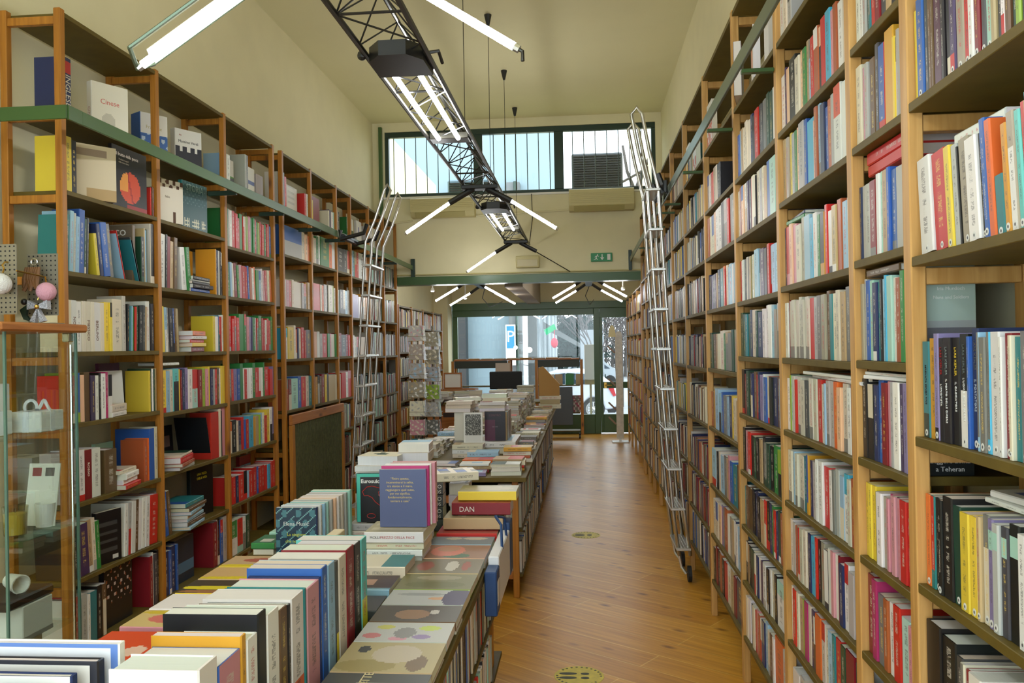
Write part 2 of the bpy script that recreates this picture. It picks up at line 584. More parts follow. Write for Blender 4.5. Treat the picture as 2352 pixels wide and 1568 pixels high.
def book_geo(t, d, h, col, ink=None, seed=0.0, bands=(), art=None, art_side=1, gn=(10, 14), hard=False, paper=PAPER, art2=None):
    """cover shell (two boards and a spine) and page block; thickness x, depth y (spine at 0), height z"""
    c = 0.0024 if hard else 0.0009
    c = min(c, t * 0.2)
    e = min(0.003, t * 0.18)
    A = [(-t / 2, d), (-t / 2, e), (-t / 2 + e, 0), (t / 2 - e, 0), (t / 2, e), (t / 2, d)]
    Bn = [(t / 2 - c, d), (t / 2 - c, c + e), (-t / 2 + c, c + e), (-t / 2 + c, d)]
    P = A + Bn
    n = 10
    cv = MB()
    V = [(x, y, 0) for x, y in P] + [(x, y, h) for x, y in P]
    F = []; C = []; K = []; U = []
    def q(i, skip=False):
        F.append((i, (i + 1) % n, n + (i + 1) % n, n + i)); C.append(col); K.append(None); U.append(None)
    for i in range(n):
        if i == 2:
            continue
        if art and ((i == 4 and art_side > 0) or (i == 0 and art_side < 0)):
            continue
        q(i)
    for z, s in ((0, 0), (1, n)):
        for f in ((0, 1, 8, 9), (1, 2, 3, 4, 7, 8), (4, 5, 6, 7)):
            F.append([s + k for k in f]); C.append(col); K.append(None); U.append(None)
    cv.add(V, F, C, K, U)
    # spine, split into bands of colour
    cuts = sorted(set([0.0, 1.0] + [b[0] for b in bands] + [b[1] for b in bands]))
    for z0, z1 in zip(cuts, cuts[1:]):
        bc = col
        for b in bands:
            if b[0] - 1e-6 <= z0 and z1 <= b[1] + 1e-6:
                bc = b[2]
        k = (*ink, seed) if ink is not None and seed > 0 else None
        for x0, y0, x1, y1, uu in ((-t / 2 + e, 0, t / 2 - e, 0, (0, 1)), ):
            cv.add([(x0, y0, z0 * h), (x1, y1, z0 * h), (x1, y1, z1 * h), (x0, y0, z1 * h)], [(0, 1, 2, 3)], bc, [k],
                   [[(uu[0], z0), (uu[1], z0), (uu[1], z1), (uu[0], z1)]])
    if art:
        nu, nv = gn
        x = t / 2 if art_side > 0 else -t / 2
        V = []; F = []; C = []
        for j in range(nv + 1):
            for i in range(nu + 1):
                V.append((x, e + (d - e) * i / nu, h * j / nv))
        for j in range(nv):
            for i in range(nu):
                a = j * (nu + 1) + i
                f = (a, a + 1, a + nu + 2, a + nu + 1)
                F.append(f if art_side > 0 else f[::-1])
                C.append(art((i + .5) / nu, (j + .5) / nv))
        cv.add(V, F, C)
    pg = MB()
    m = 0.003 if hard else 0.0008
    pg.box(-t / 2 + c + .0002, t / 2 - c - .0002, c + e + .0002, d - m - .0008, m, h - m, 0, paper)
    return cv, pg


def add_book(t, d, h, k, mat, where=None, desc=None, ink=None, bands=(), art=None, art_side=1, gn=(10, 14), hard=False,
             texts=(), faces='spine', w=1.0, group=None, paper=None, jit=0.05, label=None, letters=True):
    if isinstance(k, str):
        col = pc(k, jit); name = PAL[k][1]
        lum = sum(PAL[k][0]) / 3
    else:
        col = k; name = None; lum = 120
    if ink is None:
        ink = rgb(70, 66, 64) if lum > 120 else rgb(206, 200, 186)
        if rnd.random() < .2:
            ink = rgb(190, 50, 44) if lum > 130 else rgb(220, 190, 90)
    seed = rnd.uniform(.05, 1) if letters and rnd.random() < .8 else 0.0
    b = dict(t=t, d=d, h=h, col=col, mat=mat, where=where, desc=desc, ink=ink, bands=bands, art=art, art_side=art_side, gn=gn, hard=hard,
             texts=texts, group=group, seed=seed, name=name, label=label, paper=paper or rgb(*[x + rnd.uniform(-9, 6) for x in rnd.choice(((222, 212, 190), (226, 222, 212), (228, 226, 222)))]))
    # how large it shows
    if faces == 'spine':
        cs = [(-t / 2, 0, 0), (t / 2, 0, 0), (t / 2, 0, h), (-t / 2, 0, h)]
    elif faces == 'top':
        cs = [(t / 2, 0, 0), (t / 2, d, 0), (t / 2, d, h), (t / 2, 0, h)]
    else:
        x = t / 2 if art_side > 0 else -t / 2
        cs = [(x, 0, 0), (x, d, 0), (x, d, h), (x, 0, h)]
    P = [proj(mat @ Vector(p)) for p in cs]
    area = 0
    if all(P):
        inside = 0
        for i in range(6):
            for j in range(6):
                u, v = (i + .5) / 6, (j + .5) / 6
                x = (P[0][0] * (1 - u) + P[1][0] * u) * (1 - v) + (P[3][0] * (1 - u) + P[2][0] * u) * v
                y = (P[0][1] * (1 - u) + P[1][1] * u) * (1 - v) + (P[3][1] * (1 - u) + P[2][1] * u) * v
                inside += 0 <= x <= 2352 and 0 <= y <= 1568
        s = sum(P[i][0] * P[(i + 1) % 4][1] - P[(i + 1) % 4][0] * P[i][1] for i in range(4))
        area = abs(s) / 2 * inside / 36
    b['area'] = area * w
    if where is None and label is None:
        b['area'] = 0
    BOOKS.append(b)
    return b


def place(x, y, z, rot, lean=0.0, pivot=0.0):
    """standing book: bottom centre of the spine at (x, y, z); lean tips it sideways about its bottom edge"""
    m = Matrix.Translation((x, y, z)) @ Matrix.Rotation(rot, 4, 'Z')
    if lean:
        m = m @ Matrix.Translation((pivot, 0, 0)) @ Matrix.Rotation(lean, 4, 'Y') @ Matrix.Translation((-pivot, 0, 0))
    return m


FLAT = Matrix(((0, 0, -1, 0), (0, 1, 0, 0), (1, 0, 0, 0), (0, 0, 0, 1)))


def flat(x, y, z, t, d, h, yaw, tilt=0.0):
    """lying book, its centre over (x, y), its underside at z; yaw 0 = spine towards the camera"""
    return Matrix.Translation((x, y, z + t / 2)) @ Matrix.Rotation(yaw, 4, 'Z') @ Matrix.Rotation(tilt, 4, 'X') @ FLAT @ Matrix.Translation((0, -d / 2, -h / 2))


XR, XL = 0.75, -2.4
GR = {'R': 'books standing on the shelves along the aisle', 'L': 'books on the shelves behind the glass cabinet', 'T': 'books on the display tables', 'U': 'books under the display tables'}


def parse(seq):
    """'w r2 k' -> [('w',1),...]; a digit after a letter is a relative thickness"""
    out = []
    for tk in seq.split():
        f = 1.0
        if len(tk) > 1 and tk[1:].replace('.', '').isdigit():
            f = float(tk[1:])
        out.append((tk[0], f))
    return out


def row(side, ya, yb, z, seq=None, edges=None, hs=(.195, .215), ds=(.13, .15), place_name=None, lean=0.0, fill=1.0, bandp=.18, x_in=.012, w=1.0,
        pal=None, tn=(.014, .032), special=None, start=0.0, hard=.25, xface=None, dots=0):
    """a row of standing books. Right wall: from the far post (ya) towards the camera (yb). Left wall: from the near post (ya) away."""
    right = side == 'R'
    sgn = -1 if right else 1
    xf = xface if xface is not None else (XR + x_in if right else XL - x_in)
    rot = -PI / 2 if right else PI / 2
    span = abs(yb - ya) * fill - .006
    items = []
    if edges:
        y = None; dy = 0
        for tk in edges.split():
            k = tk[0]; px = float(tk[1:])
            yy = y_at(px, xf, z)
            if y is None:
                dy = max(0, yy - (ya - .003)) if right else 0
                y = yy - dy
                continue
            yy -= dy
            items.append((k, abs(yy - y), y))
            y = yy
        rest = abs(yb - y)
        while rest > .03 and pal:
            t = rnd.uniform(*tn)
            if t > rest: break
            items.append((rnd.choice(pal), t, y)); y += sgn * t; rest -= t
    else:
        if seq:
            L = parse(seq)
            ts = [rnd.uniform(.8, 1.25) * f for k, f in L]
            s = sum(ts)
            use = span
            items = []; y = ya + sgn * start
            for (k, f), t in zip(L, ts):
                tt = t / s * use
                items.append((k, tt, y)); y += sgn * tt
        else:
            y = ya + sgn * .002; used = 0
            while True:
                t = rnd.uniform(*tn)
                if used + t > span: break
                items.append((rnd.choice(pal), t, y)); y += sgn * t; used += t
    hbase = rnd.uniform(*hs)
    if lean:
        lm = max(abs(v) for v in lean) if isinstance(lean, tuple) else abs(lean)
        room = .5 * (hs[0] + hs[1]) * math.sin(lm)
        k_ = (span - room) / span / (1 if lm < .2 else 1 + lm * .3)
        y0_ = items[0][2] if items else ya
        neg = (lean[0] if isinstance(lean, tuple) else lean) < 0
        sh = sgn * room if neg else 0
        items = [(a, b * k_, y0_ + sh + (y - y0_) * k_) for a, b, y in items]
    for i, (k, t, y) in enumerate(items):
        if k == '_':
            continue
        t = max(.004, t - .0012)
        h = min(hs[1], max(hs[0], hbase + rnd.uniform(-.012, .012) + (rnd.random() < .18) * rnd.uniform(-.03, .03)))
        d = rnd.uniform(*ds)
        bands = []
        if rnd.random() < bandp:
            a = rnd.choice((.12, .2, .5, .7))
            bands.append((0, a, pc(rnd.choice('wgkGWr'))) if rnd.random() < .6 else (a, 1.0, pc(rnd.choice('wGkbrW'))))
        kw = dict(special.get(i, {})) if special else {}
        h = kw.pop('h', h); d = kw.pop('d', d); hd = kw.pop('hard', rnd.random() < hard)
        bands = kw.pop('bands', bands); ww = kw.pop('w', w)
        le = kw.pop('lean', lean)
        cy = y + sgn * (t + .0012) / 2
        where = None
        if place_name:
            where = f"{ORD[min(i + 1, 47)]} from the {'far' if right else 'near'} post, {place_name}"
        if dots and rnd.random() < dots:
            kw['texts'] = list(kw.get('texts', ())) + [('dot', '', min(.0065, t * .36), rgb(222, 222, 216), .5, .05)]
        size = 'slim ' if t < .011 else ('thick ' if t > .036 else '')
        if isinstance(le, tuple):
            le = rnd.uniform(*le)
        piv = (-t / 2 if le < 0 else t / 2) if le else 0
        add_book(t, d, h, k, place(xf + rnd.uniform(0, .008) * (1 if right else -1), cy, z + .001, rot, le, piv),
                 where=where, desc=f"{size}{PAL[k][1]} book", bands=bands, hard=hd, w=ww, group=GR[side], **kw)
    return items


def stack(x, y, z, spec, yaw=0.0, ds=.14, hh=.21, jitter=.012, place_name=None, label=None, w=.6, side='T', faces='top', arts=None, hard=.3, jy=.06):
    """flat pile, from the bottom up; spec 'w3 k2' = colour and thickness in cm"""
    zz = z + .0008
    L = parse(spec)
    for i, (k, f) in enumerate(L):
        t = f * .01
        d = ds * rnd.uniform(.95, 1.05); h = hh * rnd.uniform(.95, 1.05)
        m = flat(x + rnd.uniform(-jitter, jitter), y + rnd.uniform(-jitter, jitter), zz, t, d, h, yaw + rnd.uniform(-jy, jy))
        top = i == len(L) - 1
        where = None
        if place_name:
            pos = 'on top of' if top else ('at the bottom of' if i == 0 else f"{ORD[i + 1]} from the bottom of")
            if len(L) == 1: pos = 'lying'
            where = f"{pos} {place_name}" if len(L) > 1 else f"lying {place_name}"
        add_book(t, d, h, k, m, where=where, desc=f"{PAL[k][1]} book", faces='top' if top else 'spine', w=w, group=GR[side], hard=rnd.random() < hard,
                 art=(arts(i) if arts and top else (rand_art(k) if top else None)))
        zz += t + .0008
    return zz


def rand_art(k):
    """simple printed cover: a ground, a picture block and a band"""
    base = pc(k, .04)
    a = pc(rnd.choice('wWkBrRtNYoGus')); b = pc(rnd.choice('wWkyrGbU'))
    m = rnd.randint(0, 4)
    sx, sy, rr = rnd.uniform(.35, .65), rnd.uniform(.3, .6), rnd.uniform(.18, .34)
    ph = rnd.uniform(0, 6)
    def f(u, v):
        if m == 0:
            return a if v < .45 else base
        if m == 1:
            return a if (u - sx) ** 2 + ((v - sy) * 1.3) ** 2 < rr * rr else base
        if m == 2:
            return b if .72 < v < .82 and .15 < u < .85 else (a if v < .6 and .12 < u < .88 and .1 < v else base)
        if m == 3:
            n = math.sin(u * 9 + ph) * math.cos(v * 8 + ph * 2)
            return a if n > .35 else (b if n < -.55 else base)
        return b if v > .8 else base
    return f


def color_of(b):
    return b['name'] or ''


def finish_books(limit):
    seen = set()
    cand = sorted([b for b in BOOKS if b['area'] > 0], key=lambda b: -b['area'])
    single = []
    for b in cand:
        lab = b['label'] or f"{b['desc']}, {b['where']}"
        if len(lab.split()) > 16:
            lab = lab.replace('thick ', '').replace('slim ', '')
        if lab in seen:
            continue
        if len(single) < limit:
            seen.add(lab); b['lab'] = lab; single.append(b)
    ids = set(id(b) for b in single)
    rest = MB(); rest.col = True
    for b in BOOKS:
        if id(b) in ids:
            continue
        cv, pg = book_geo(b['t'], b['d'], b['h'], b['col'], b['ink'], b['seed'], b['bands'], b['art'], b['art_side'], (6, 8), b['hard'], b['paper'])
        pg.X = [1] * len(pg.F)
        rest.merge(cv, b['mat']); rest.merge(pg, b['mat'])
    if rest.V:
        o = obj('shelved_books', rest, [M['cover'], M['pages']])
        tag(o, 'all the remaining books packed along the shelves and heaped on the tables', 'books', kind='stuff')
    for b in single:
        cv, pg = book_geo(b['t'], b['d'], b['h'], b['col'], b['ink'], b['seed'], b['bands'], b['art'], b['art_side'], b['gn'], b['hard'], b['paper'])
        o = bpy.data.objects.new('book', cv.mesh('book', M['cover'])); COL.objects.link(o)
        o.matrix_world = b['mat']
        tag(o, b['lab'], 'book', b['group'])
        p = bpy.data.objects.new('page_block', pg.mesh('page_block', M['pages'])); COL.objects.link(p)
        p.parent = o
        for tx in b['texts']:
            kind, s, size, ink = tx[:4]
            if kind == 'dot':
                dm = MB().prism([(b['t'] * (tx[4] - .5) + size * math.cos(q), b['h'] * tx[5] + size * 1.15 * math.sin(q)) for q in [2 * PI * i / 12 for i in range(12)]], 'y', -.0006, -.0001)
                dm.prism([(b['t'] * (tx[4] - .5) + size * .4 * math.cos(q), b['h'] * tx[5] + size * .5 * math.sin(q)) for q in [2 * PI * i / 8 for i in range(8)]], 'y', -.0009, -.0006, mi=1)
                do = bpy.data.objects.new('publisher_mark', dm.mesh('publisher_mark', [ink_mat(ink), ink_mat(rgb(96, 96, 96))])); COL.objects.link(do); do.parent = o
                continue
            u, v = tx[4], tx[5]
            opt = tx[6] if len(tx) > 6 else {}
            t, d, h = b['t'], b['d'], b['h']
            if kind == 'spine':      # reads downwards
                mt = frame((u - .5) * t, -.0004, v * h, (0, 0, -1), (1, 0, 0), (0, -1, 0))
            elif kind == 'spine_up':
                mt = frame((u - .5) * t, -.0004, v * h, (0, 0, 1), (-1, 0, 0), (0, -1, 0))
            elif kind == 'spine_flat':
                mt = frame((u - .5) * t, -.0004, v * h, (1, 0, 0), (0, 0, 1), (0, -1, 0))
            elif kind == 'front':
                mt = frame(t / 2 + .0004, u * d, v * h, (0, 1, 0), (0, 0, 1), (1, 0, 0))
            else:
                mt = frame(-t / 2 - .0004, u * d, v * h, (0, -1, 0), (0, 0, 1), (-1, 0, 0))
            text('title_lettering', s, size, mt, ink, o, **opt)
    return len(single)
# ------------------------------------------------------------------ the room
WL, WR, YB, YM, YF = -2.72, 1.045, -1.0, 10.65, 15.4
ZC, ZLOW = 4.62, 2.95
struct('floor', MB().box(WL - .15, WR + .15, YB, YF + .1, -.1, 0), M['floor'])
struct('wall_left', MB().box(WL - .15, WL, YB, YF, 0, ZC + .1), M['wall'])
struct('wall_right', MB().box(WR, WR + .15, YB, YF, 0, ZC + .1), M['wall'])
mb = MB().box(WL - .15, WR + .15, YB - .15, YB, 0, .25).box(WL - .15, WR + .15, YB - .15, YB, 4.4, ZC + .1).box(WL - .15, -2.6, YB - .15, YB, .25, 4.4).box(.95, WR + .15, YB - .15, YB, .25, 4.4)
struct('wall_rear', mb, M['wall'])
rw_ = empty('added_fill_window', (-.8, YB, .5), None, None)  # unseen glazing added behind the camera to throw daylight on near surfaces
rw_['kind'] = 'structure'
mb = MB().box(-2.6, .95, YB - .1, YB - .04, .25, .31).box(-2.6, .95, YB - .1, YB - .04, 4.34, 4.4)
for x in (-2.6, -1.42, -.25, .89):
    mb.box(x, x + .06, YB - .1, YB - .04, .31, 4.34)
obj('window_frame', mb, M['green'], rw_)
obj('pane', MB().box(-2.54, .89, YB - .075, YB - .068, .31, 4.34), M['glass'], rw_)
struct('ceiling', MB().box(WL - .15, WR + .15, YB - .15, YM + .15, ZC, ZC + .15), M['ceil'])
struct('ceiling_low', MB().box(WL - .15, WR + .15, YM + .15, YF + .2, ZLOW, ZLOW + .12), M['ceil'])
# upper wall over the beam, with the opening of the clerestory window
CX0, CX1, CZ0, CZ1 = -2.56, .97, 3.64, 4.5
mb = MB()
mb.box(WL, WR, YM, YM + .15, 2.585, CZ0)
mb.box(WL, WR, YM, YM + .15, CZ1, ZC)
mb.box(WL, CX0, YM, YM + .15, CZ0, CZ1)
mb.box(CX1, WR, YM, YM + .15, CZ0, CZ1)
struct('wall_upper', mb, M['wall'])
mb = MB()
mb.box(WL, WR, YM - .05, YM + .16, 2.475, 2.583, .004)
mb.box(WL, WR, YM - .06, YM - .045, 2.475, 2.487)
struct('trim_1', mb, M['green'])
struct('trim_2', MB().tube([(WL, YM - .03, 2.61), (WR, YM - .03, 2.605)], .009), M['beige'])
# joist of the low zone
struct('beam', MB().box(-1.02, -.78, YM + .17, YF - .02, 2.44, ZLOW), simple('taupe_plaster', rgb(150, 134, 112), .8))
struct('wall_front', MB().box(WL, WR, YF, YF + .15, 2.47, ZLOW), M['wall'])
struct('pillar', MB().box(WL, -2.46, YF - .5, YF, 0, ZLOW), M['wall'])
struct('trim_3', MB().box(-2.45, WR, YF - .04, YF + .12, 2.34, 2.468, .004), M['green'])

# clerestory window
win = empty('window_1', (0, YM, CZ0), None, None)
win['kind'] = 'structure'
mb = MB()
y0, y1 = YM + .02, YM + .09
mb.box(CX0, CX1, y0, y1, CZ1 - .07, CZ1, .004)
mb.box(CX0, CX1, y0, y1, CZ0, CZ0 + .045, .004)
for x in (CX0, CX1 - .05):
    mb.box(x, x + .05, y0, y1, CZ0 + .045, CZ1 - .07)
for x in (-1.385, -.33):
    mb.box(x, x + .12, y0, y1, CZ0 + .045, CZ1 - .07, .004)
obj('window_frame', mb, M['dkgreen'], win)
for a, b in ((CX0 + .05, -1.385), (-1.265, -.33), (-.21, CX1 - .05)):
    obj('pane', MB().box(a, b, YM + .055, YM + .061, CZ0 + .045, CZ1 - .07), M['glass'], win)
mb = MB()
for k in range(24):
    x = CX0 + .1 + k * .148
    if -1.42 < x < -1.22 or -.36 < x < -.2: continue
    mb.tube([(x, YM + .1, CZ0 + .02), (x, YM + .1, CZ1 - .02)], .006, 6)
obj('window_bars', mb, M['dkgreen'], win)
obj('window_sill', MB().box(CX0 - .02, CX1 + .02, YM - .03, YM + .02, CZ0 - .03, CZ0 - .004), M['white'], win)
# green conduit at the corner of the window
struct('trim_4', MB().box(-2.63, -2.585, YM - .05, YM - .004, 3.3, 4.56, .003), M['green'])

# ---- shop window and door
sf = empty('window_2', (0, YF, 0), None, None)
sf['kind'] = 'structure'
mb = MB()
mb.box(-2.46, .2, YF, YF + .08, 2.22, 2.34, .005)
mb.box(-2.46, -2.36, YF, YF + .08, 0, 2.22, .004)
mb.box(-2.36, .2, YF, YF + .08, 0, .36, .004)
obj('window_frame', mb, M['green'], sf)
obj('mullion', MB().box(.2, .31, YF - .01, YF + .09, 0, 2.34, .005), M['green'], sf)
obj('pane', MB().box(-2.36, .2, YF + .035, YF + .043, .36, 2.22), M['glass'], sf)
dr = empty('door_1', (.31, YF, 0), None, None)
dr['kind'] = 'structure'
mb = MB()
mb.box(.312, 1.0, YF, YF + .06, 2.16, 2.34, .004)
mb.box(.312, .36, YF, YF + .06, .02, 2.16, .004)
mb.box(.95, 1.0, YF, YF + .06, .02, 2.16, .004)
mb.box(.36, .95, YF, YF + .06, .84, .96, .004)
mb.box(.36, .95, YF, YF + .06, .02, .36, .004)
obj('door_frame', mb, M['green'], dr)
obj('door_glass', MB().box(.36, .95, YF + .028, YF + .034, .36, .84).box(.36, .95, YF + .028, YF + .034, .96, 2.16), M['glass'], dr)
mb = MB()
mb.tube([(.40, YF - .005, .9), (.40, YF - .05, .9), (.52, YF - .05, .9)], .011, 8).box(.375, .425, YF - .008, YF, .84, .95, .003)
obj('door_handle', mb, M['gold'], dr)

# ------------------------------------------------------------------ outside
SZ = -.57
struct('street', MB().box(-25, 25, YF + .2, 120, SZ - .1, SZ), simple('pale_asphalt', rgb(136, 138, 140), .8, noise=.08, nscale=2))
struct('kerb', MB().box(-25, 25, YF + .16, YF + 1.2, SZ, -.12), simple('pavement_stone', rgb(150, 150, 146), .8))
facade = simple('pale_facade', rgb(128, 145, 151), .7)
b = empty('building', (-3.5, 22, SZ), 'pale blue-grey facade across the street with dark pillar and grey pier', 'building')
obj('wall', MB().box(-9, -1.78, 22, 22.3, SZ, 9.5).box(-1.78, -.45, 22, 22.3, 4.6, 9.5), facade, b)
obj('dark_pillar', MB().box(-3.35, -3.08, 21.5, 21.95, SZ, 6), M['black'], b)
obj('pier', MB().box(-1.95, -1.6, 21.7, 21.98, SZ, 6), simple('grey_pier', rgb(104, 106, 106), .7), b)
obj('downpipe', MB().tube([(-1.72, 21.62, SZ), (-1.72, 21.62, 6)], .04, 8), M['dkgreen'], b)
a = empty('arcade', (-.9, 27, SZ), 'receding white arcade with ribbed columns beyond the parking sign', 'building')
wc = simple('white_column', rgb(150, 156, 158), .6)
obj('soffit_beam', MB().box(-1.66, -1.3, 26.2, 40, 3.2, 3.7), wc, a)
for i in range(5):
    y = 26.3 + i * 2.6
    mb = MB().box(-1.62 + .05 * i, -1.36 + .05 * i, y, y + .3, SZ, 3.2, .02)
    for q in range(3):
        mb.tube([(-1.58 + .05 * i + q * .09, y - .01, SZ), (-1.58 + .05 * i + q * .09, y - .01, 3.2)], .02, 6)
    obj('column', mb, wc, a)
obj('dark_column', MB().box(-1.5, -1.25, 22.4, 22.7, SZ, 6), simple('dark_column', rgb(74, 76, 74), .7), a)
mb = MB()
mb.prism([(-1.25, 2.2), (-1.25, 2.42), (-.1, 1.72), (-.1, 1.58)], 'y', 26.0, 26.3)
for i in range(7):
    mb.prism([(-1.25, 2.22), (-1.25, 2.34), (-.1, 1.68), (-.1, 1.6)], 'y', 26.5 + i * .5, 26.55 + i * .5)
tag(obj('canopy', mb, simple('canopy_grey', rgb(96, 98, 96), .6)), 'grey sloping canopy of beams over the street outside', 'canopy')
s = empty('parking_sign', (-1.93, 21.5, 1.2), 'blue and white parking sign on the pier outside', 'sign')
obj('panel', MB().box(-2.02, -1.76, 21.46, 21.5, 1.15, 2.22, .01), M['white'], s)
obj('blue_field', MB().box(-1.99, -1.79, 21.455, 21.462, 1.6, 2.18), simple('sign_blue', rgb(40, 120, 190), .5), s)
text('lettering', 'P', .42, frame(-1.89 - s.location.x, 21.452 - s.location.y, 1.9 - s.location.z, (1, 0, 0), (0, 0, 1), (0, -1, 0)), rgb(225, 230, 235), s)
tag(obj('flag', MB().prism([(-.98, 2.05), (-.72, 2.2), (-.66, 2.07), (-.92, 1.92)], 'y', 20.8, 20.83), simple('flag_green', rgb(30, 140, 90), .7)), 'small green pennant hanging by the white columns outside', 'flag')
mb = MB().ball((-.72, 20.8, 1.72), .1, 12, 8, sq=(.9, .9, 1.3)).tube([(-.72, 20.8, 1.84), (-.72, 20.8, 2.05)], .008, 6)
tag(obj('lantern', mb, simple('lantern_red', rgb(180, 40, 60), .6)), 'red paper lantern hanging under the green pennant', 'lantern')
bulb = emit('street_bulb', (1, .92, .8), 6)
cold = emit('street_spot', (.9, .94, 1), 7)
for i, (x, y, z, r, m, l) in enumerate(((-1.72, 21, 1.62, .05, bulb, 'warm bulb glowing beside the parking sign'), (-1.38, 21.2, 1.55, .07, bulb, 'larger warm bulb on the dark column'),
                                        (-.62, 27, .66, .1, cold, 'cold white lamp low beside the last column'), (-.2, 27, .66, .1, cold, 'cold white lamp level with the tree foliage'), (-.55, 25, .1, .1, cold, 'lowest cold white lamp behind the bookcase top'))):
    tag(obj('street_lamp', MB().ball((x, y, z), r, 12, 8), m), l, 'lamp')
# parapet wall / pale board right of the canopy
tag(obj('advert_board', MB().box(.02, .24, YF + .3, YF + .34, .9, 1.66, .005).box(.11, .15, YF + .31, YF + .33, -.12, .9), simple('cream_board', rgb(204, 184, 156), .7)), 'cream board standing behind the shop window beside the door', 'board')
tag(obj('kiosk', MB().box(-.1, .6, 30, 31.5, SZ, 2.2).box(.6, .75, 29.9, 31.6, SZ, 2.3), simple('kiosk_white', rgb(160, 164, 168), .6)), 'small white kiosk across the street under the canopy end', 'kiosk')
tag(obj('notice_stand', MB().box(-.12, .12, 24.9, 24.95, .1, .55).box(-.06, .06, 24.88, 24.9, .2, .45, mi=1).box(-.1, -.07, 24.9, 24.95, SZ, .1).box(.07, .1, 24.9, 24.95, SZ, .1), [M['white'], M['black']]), 'small white notice board in front of the dark foliage outside', 'notice board')
tag(obj('wheelie_bin', MB().prism([(-2.25, .1), (-2.05, .28), (-1.6, .3), (-1.45, .2), (-1.5, .02), (-2.2, .0)], 'y', 19.6, 20.2).box(-2.12, -1.55, 19.65, 20.15, SZ, 0, mi=1), [simple('bin_blue', rgb(30, 100, 190), .5), M['dkgreen']]), 'waste bin with a blue lid in front of the pale facade', 'bin')

# distant backdrop of trees
bark = simple('bark', rgb(58, 54, 52), .9)
twig = simple('bare_twigs', rgb(92, 86, 84), .9)
def bare_tree(x, y, h, spread, label, seed, thick=.16):
    r = random.Random(seed)
    t = empty('bare_tree', (x, y, SZ), label, 'tree', 'pollarded trees across the street')
    obj('trunk', MB().tube([(x, y, SZ), (x + .03, y, SZ + h * .5), (x, y, SZ + h)], [thick, thick * .85, thick * 1.05], 8), bark, t)
    mb = MB()
    def grow(p, d, l, rad, dep):
        q = p + d * l
        mb.tube([p, (p + q) / 2 + Vector((r.uniform(-.05, .05), 0, 0)), q], [rad, rad * .8, rad * .6], 5)
        if dep > 0:
            for _ in range(3):
                nd = (d + Vector((r.uniform(-.6, .6), r.uniform(-.5, .5), r.uniform(-.1, .5)))).normalized()
                grow(q, nd, l * .72, rad * .6, dep - 1)
    for k in range(6):
        a = 2 * PI * k / 6 + r.uniform(-.3, .3)
        grow(Vector((x, y, SZ + h - .05)), Vector((math.cos(a) * spread, math.sin(a) * .6, 1)).normalized(), .85, thick * .22, 3)
    obj('branches', mb, twig, t)
bare_tree(.42, 27.2, 1.75, .7, 'first bare pollarded tree seen through the door glass', 1)
bare_tree(1.25, 29.5, 2.1, .8, 'second bare pollarded tree, taller, behind the white car', 2)
bare_tree(2.05, 27, 1.9, .7, 'third bare pollarded tree beside the door jamb', 3, .1)
bare_tree(.1, 42, 3.2, 1.0, 'distant bare tree above the canopy', 4)
dk = MB(); r4 = random.Random(5)
for _ in range(1500):
    x, y, z = r4.gauss(-.35, .55), r4.gauss(45, .5), r4.gauss(1.7, .85)
    a_ = r4.uniform(-1.2, 1.2)
    dk.tube([(x, y, z), (x + .3 * math.sin(a_), y, z + .18 - .12 * abs(a_)), (x + .55 * math.sin(a_), y + .05, z - .1)], [.05, .06, .02], 4)
t = empty('evergreen_tree', (-.35, 45, SZ), 'dark evergreen tree beyond the string of lamps', 'tree')
obj('foliage', dk, simple('dark_foliage', rgb(30, 48, 44), .9), t)
obj('trunk', MB().tube([(-.35, 45, SZ), (-.35, 45, 1.6)], .12, 8), bark, t)
hz = MB(); r4 = random.Random(8)
for _ in range(1300):
    x, y, z = r4.uniform(-3, 8), r4.uniform(54, 62), SZ + r4.uniform(.3, 5.5)
    a_ = r4.gauss(0, .5); l_ = r4.uniform(.8, 2.2)
    hz.tube([(x, y, z), (x + l_ * .5 * math.sin(a_) + .08, y, z + l_ * .5 * math.cos(a_)), (x + l_ * math.sin(a_), y, z + l_ * math.cos(a_))], [.05, .035, .012], 4)
for k in range(26):
    x = -3 + k * .45
    hz.tube([(x, 57, SZ), (x + .1, 57, SZ + 2.2), (x + .2, 57, SZ + 4)], [.12, .09, .05], 5)
tag(obj('treeline', hz, simple('hazy_trees', rgb(92, 86, 82), .9)), 'grey hazy line of trees closing off the street', 'trees', kind='stuff')

# white hatchback
car = empty('car', (-.8, 24.9, SZ), 'white hatchback parked side-on outside the shop', 'car')
cz = SZ
white = simple('car_white', rgb(190, 193, 198), .22, spec=.6)
X1 = 1.0; X0 = -3.05
prof = [(X0 + .02, cz + .42), (X0 + .08, cz + .66), (X0 + .5, cz + .86), (X0 + 1.15, cz + .95), (X0 + 1.75, cz + 1.33), (X0 + 2.2, cz + 1.47), (X0 + 2.9, cz + 1.5), (X1 - .62, cz + 1.42),
        (X1 - .25, cz + 1.12), (X1 - .06, cz + .98), (X1, cz + .8), (X1 - .02, cz + .45), (X1 - .12, cz + .3),
        (X1 - .42, cz + .3), (X1 - .46, cz + .52), (X1 - .62, cz + .66), (X1 - .84, cz + .66), (X1 - 1.0, cz + .52), (X1 - 1.04, cz + .3),
        (X0 + 1.1, cz + .26), (X0 + 1.06, cz + .5), (X0 + .9, cz + .64), (X0 + .66, cz + .64), (X0 + .5, cz + .5), (X0 + .46, cz + .28), (X0 + .1, cz + .28)]
body = obj('car_body', MB().prism(prof, 'y', 24.4, 26.0), white, car)
bev = body.modifiers.new('soft_edges', 'BEVEL'); bev.width = .07; bev.segments = 3; bev.limit_method = 'ANGLE'
dg = simple('car_window_glass', rgb(40, 54, 66), .08, spec=.8)
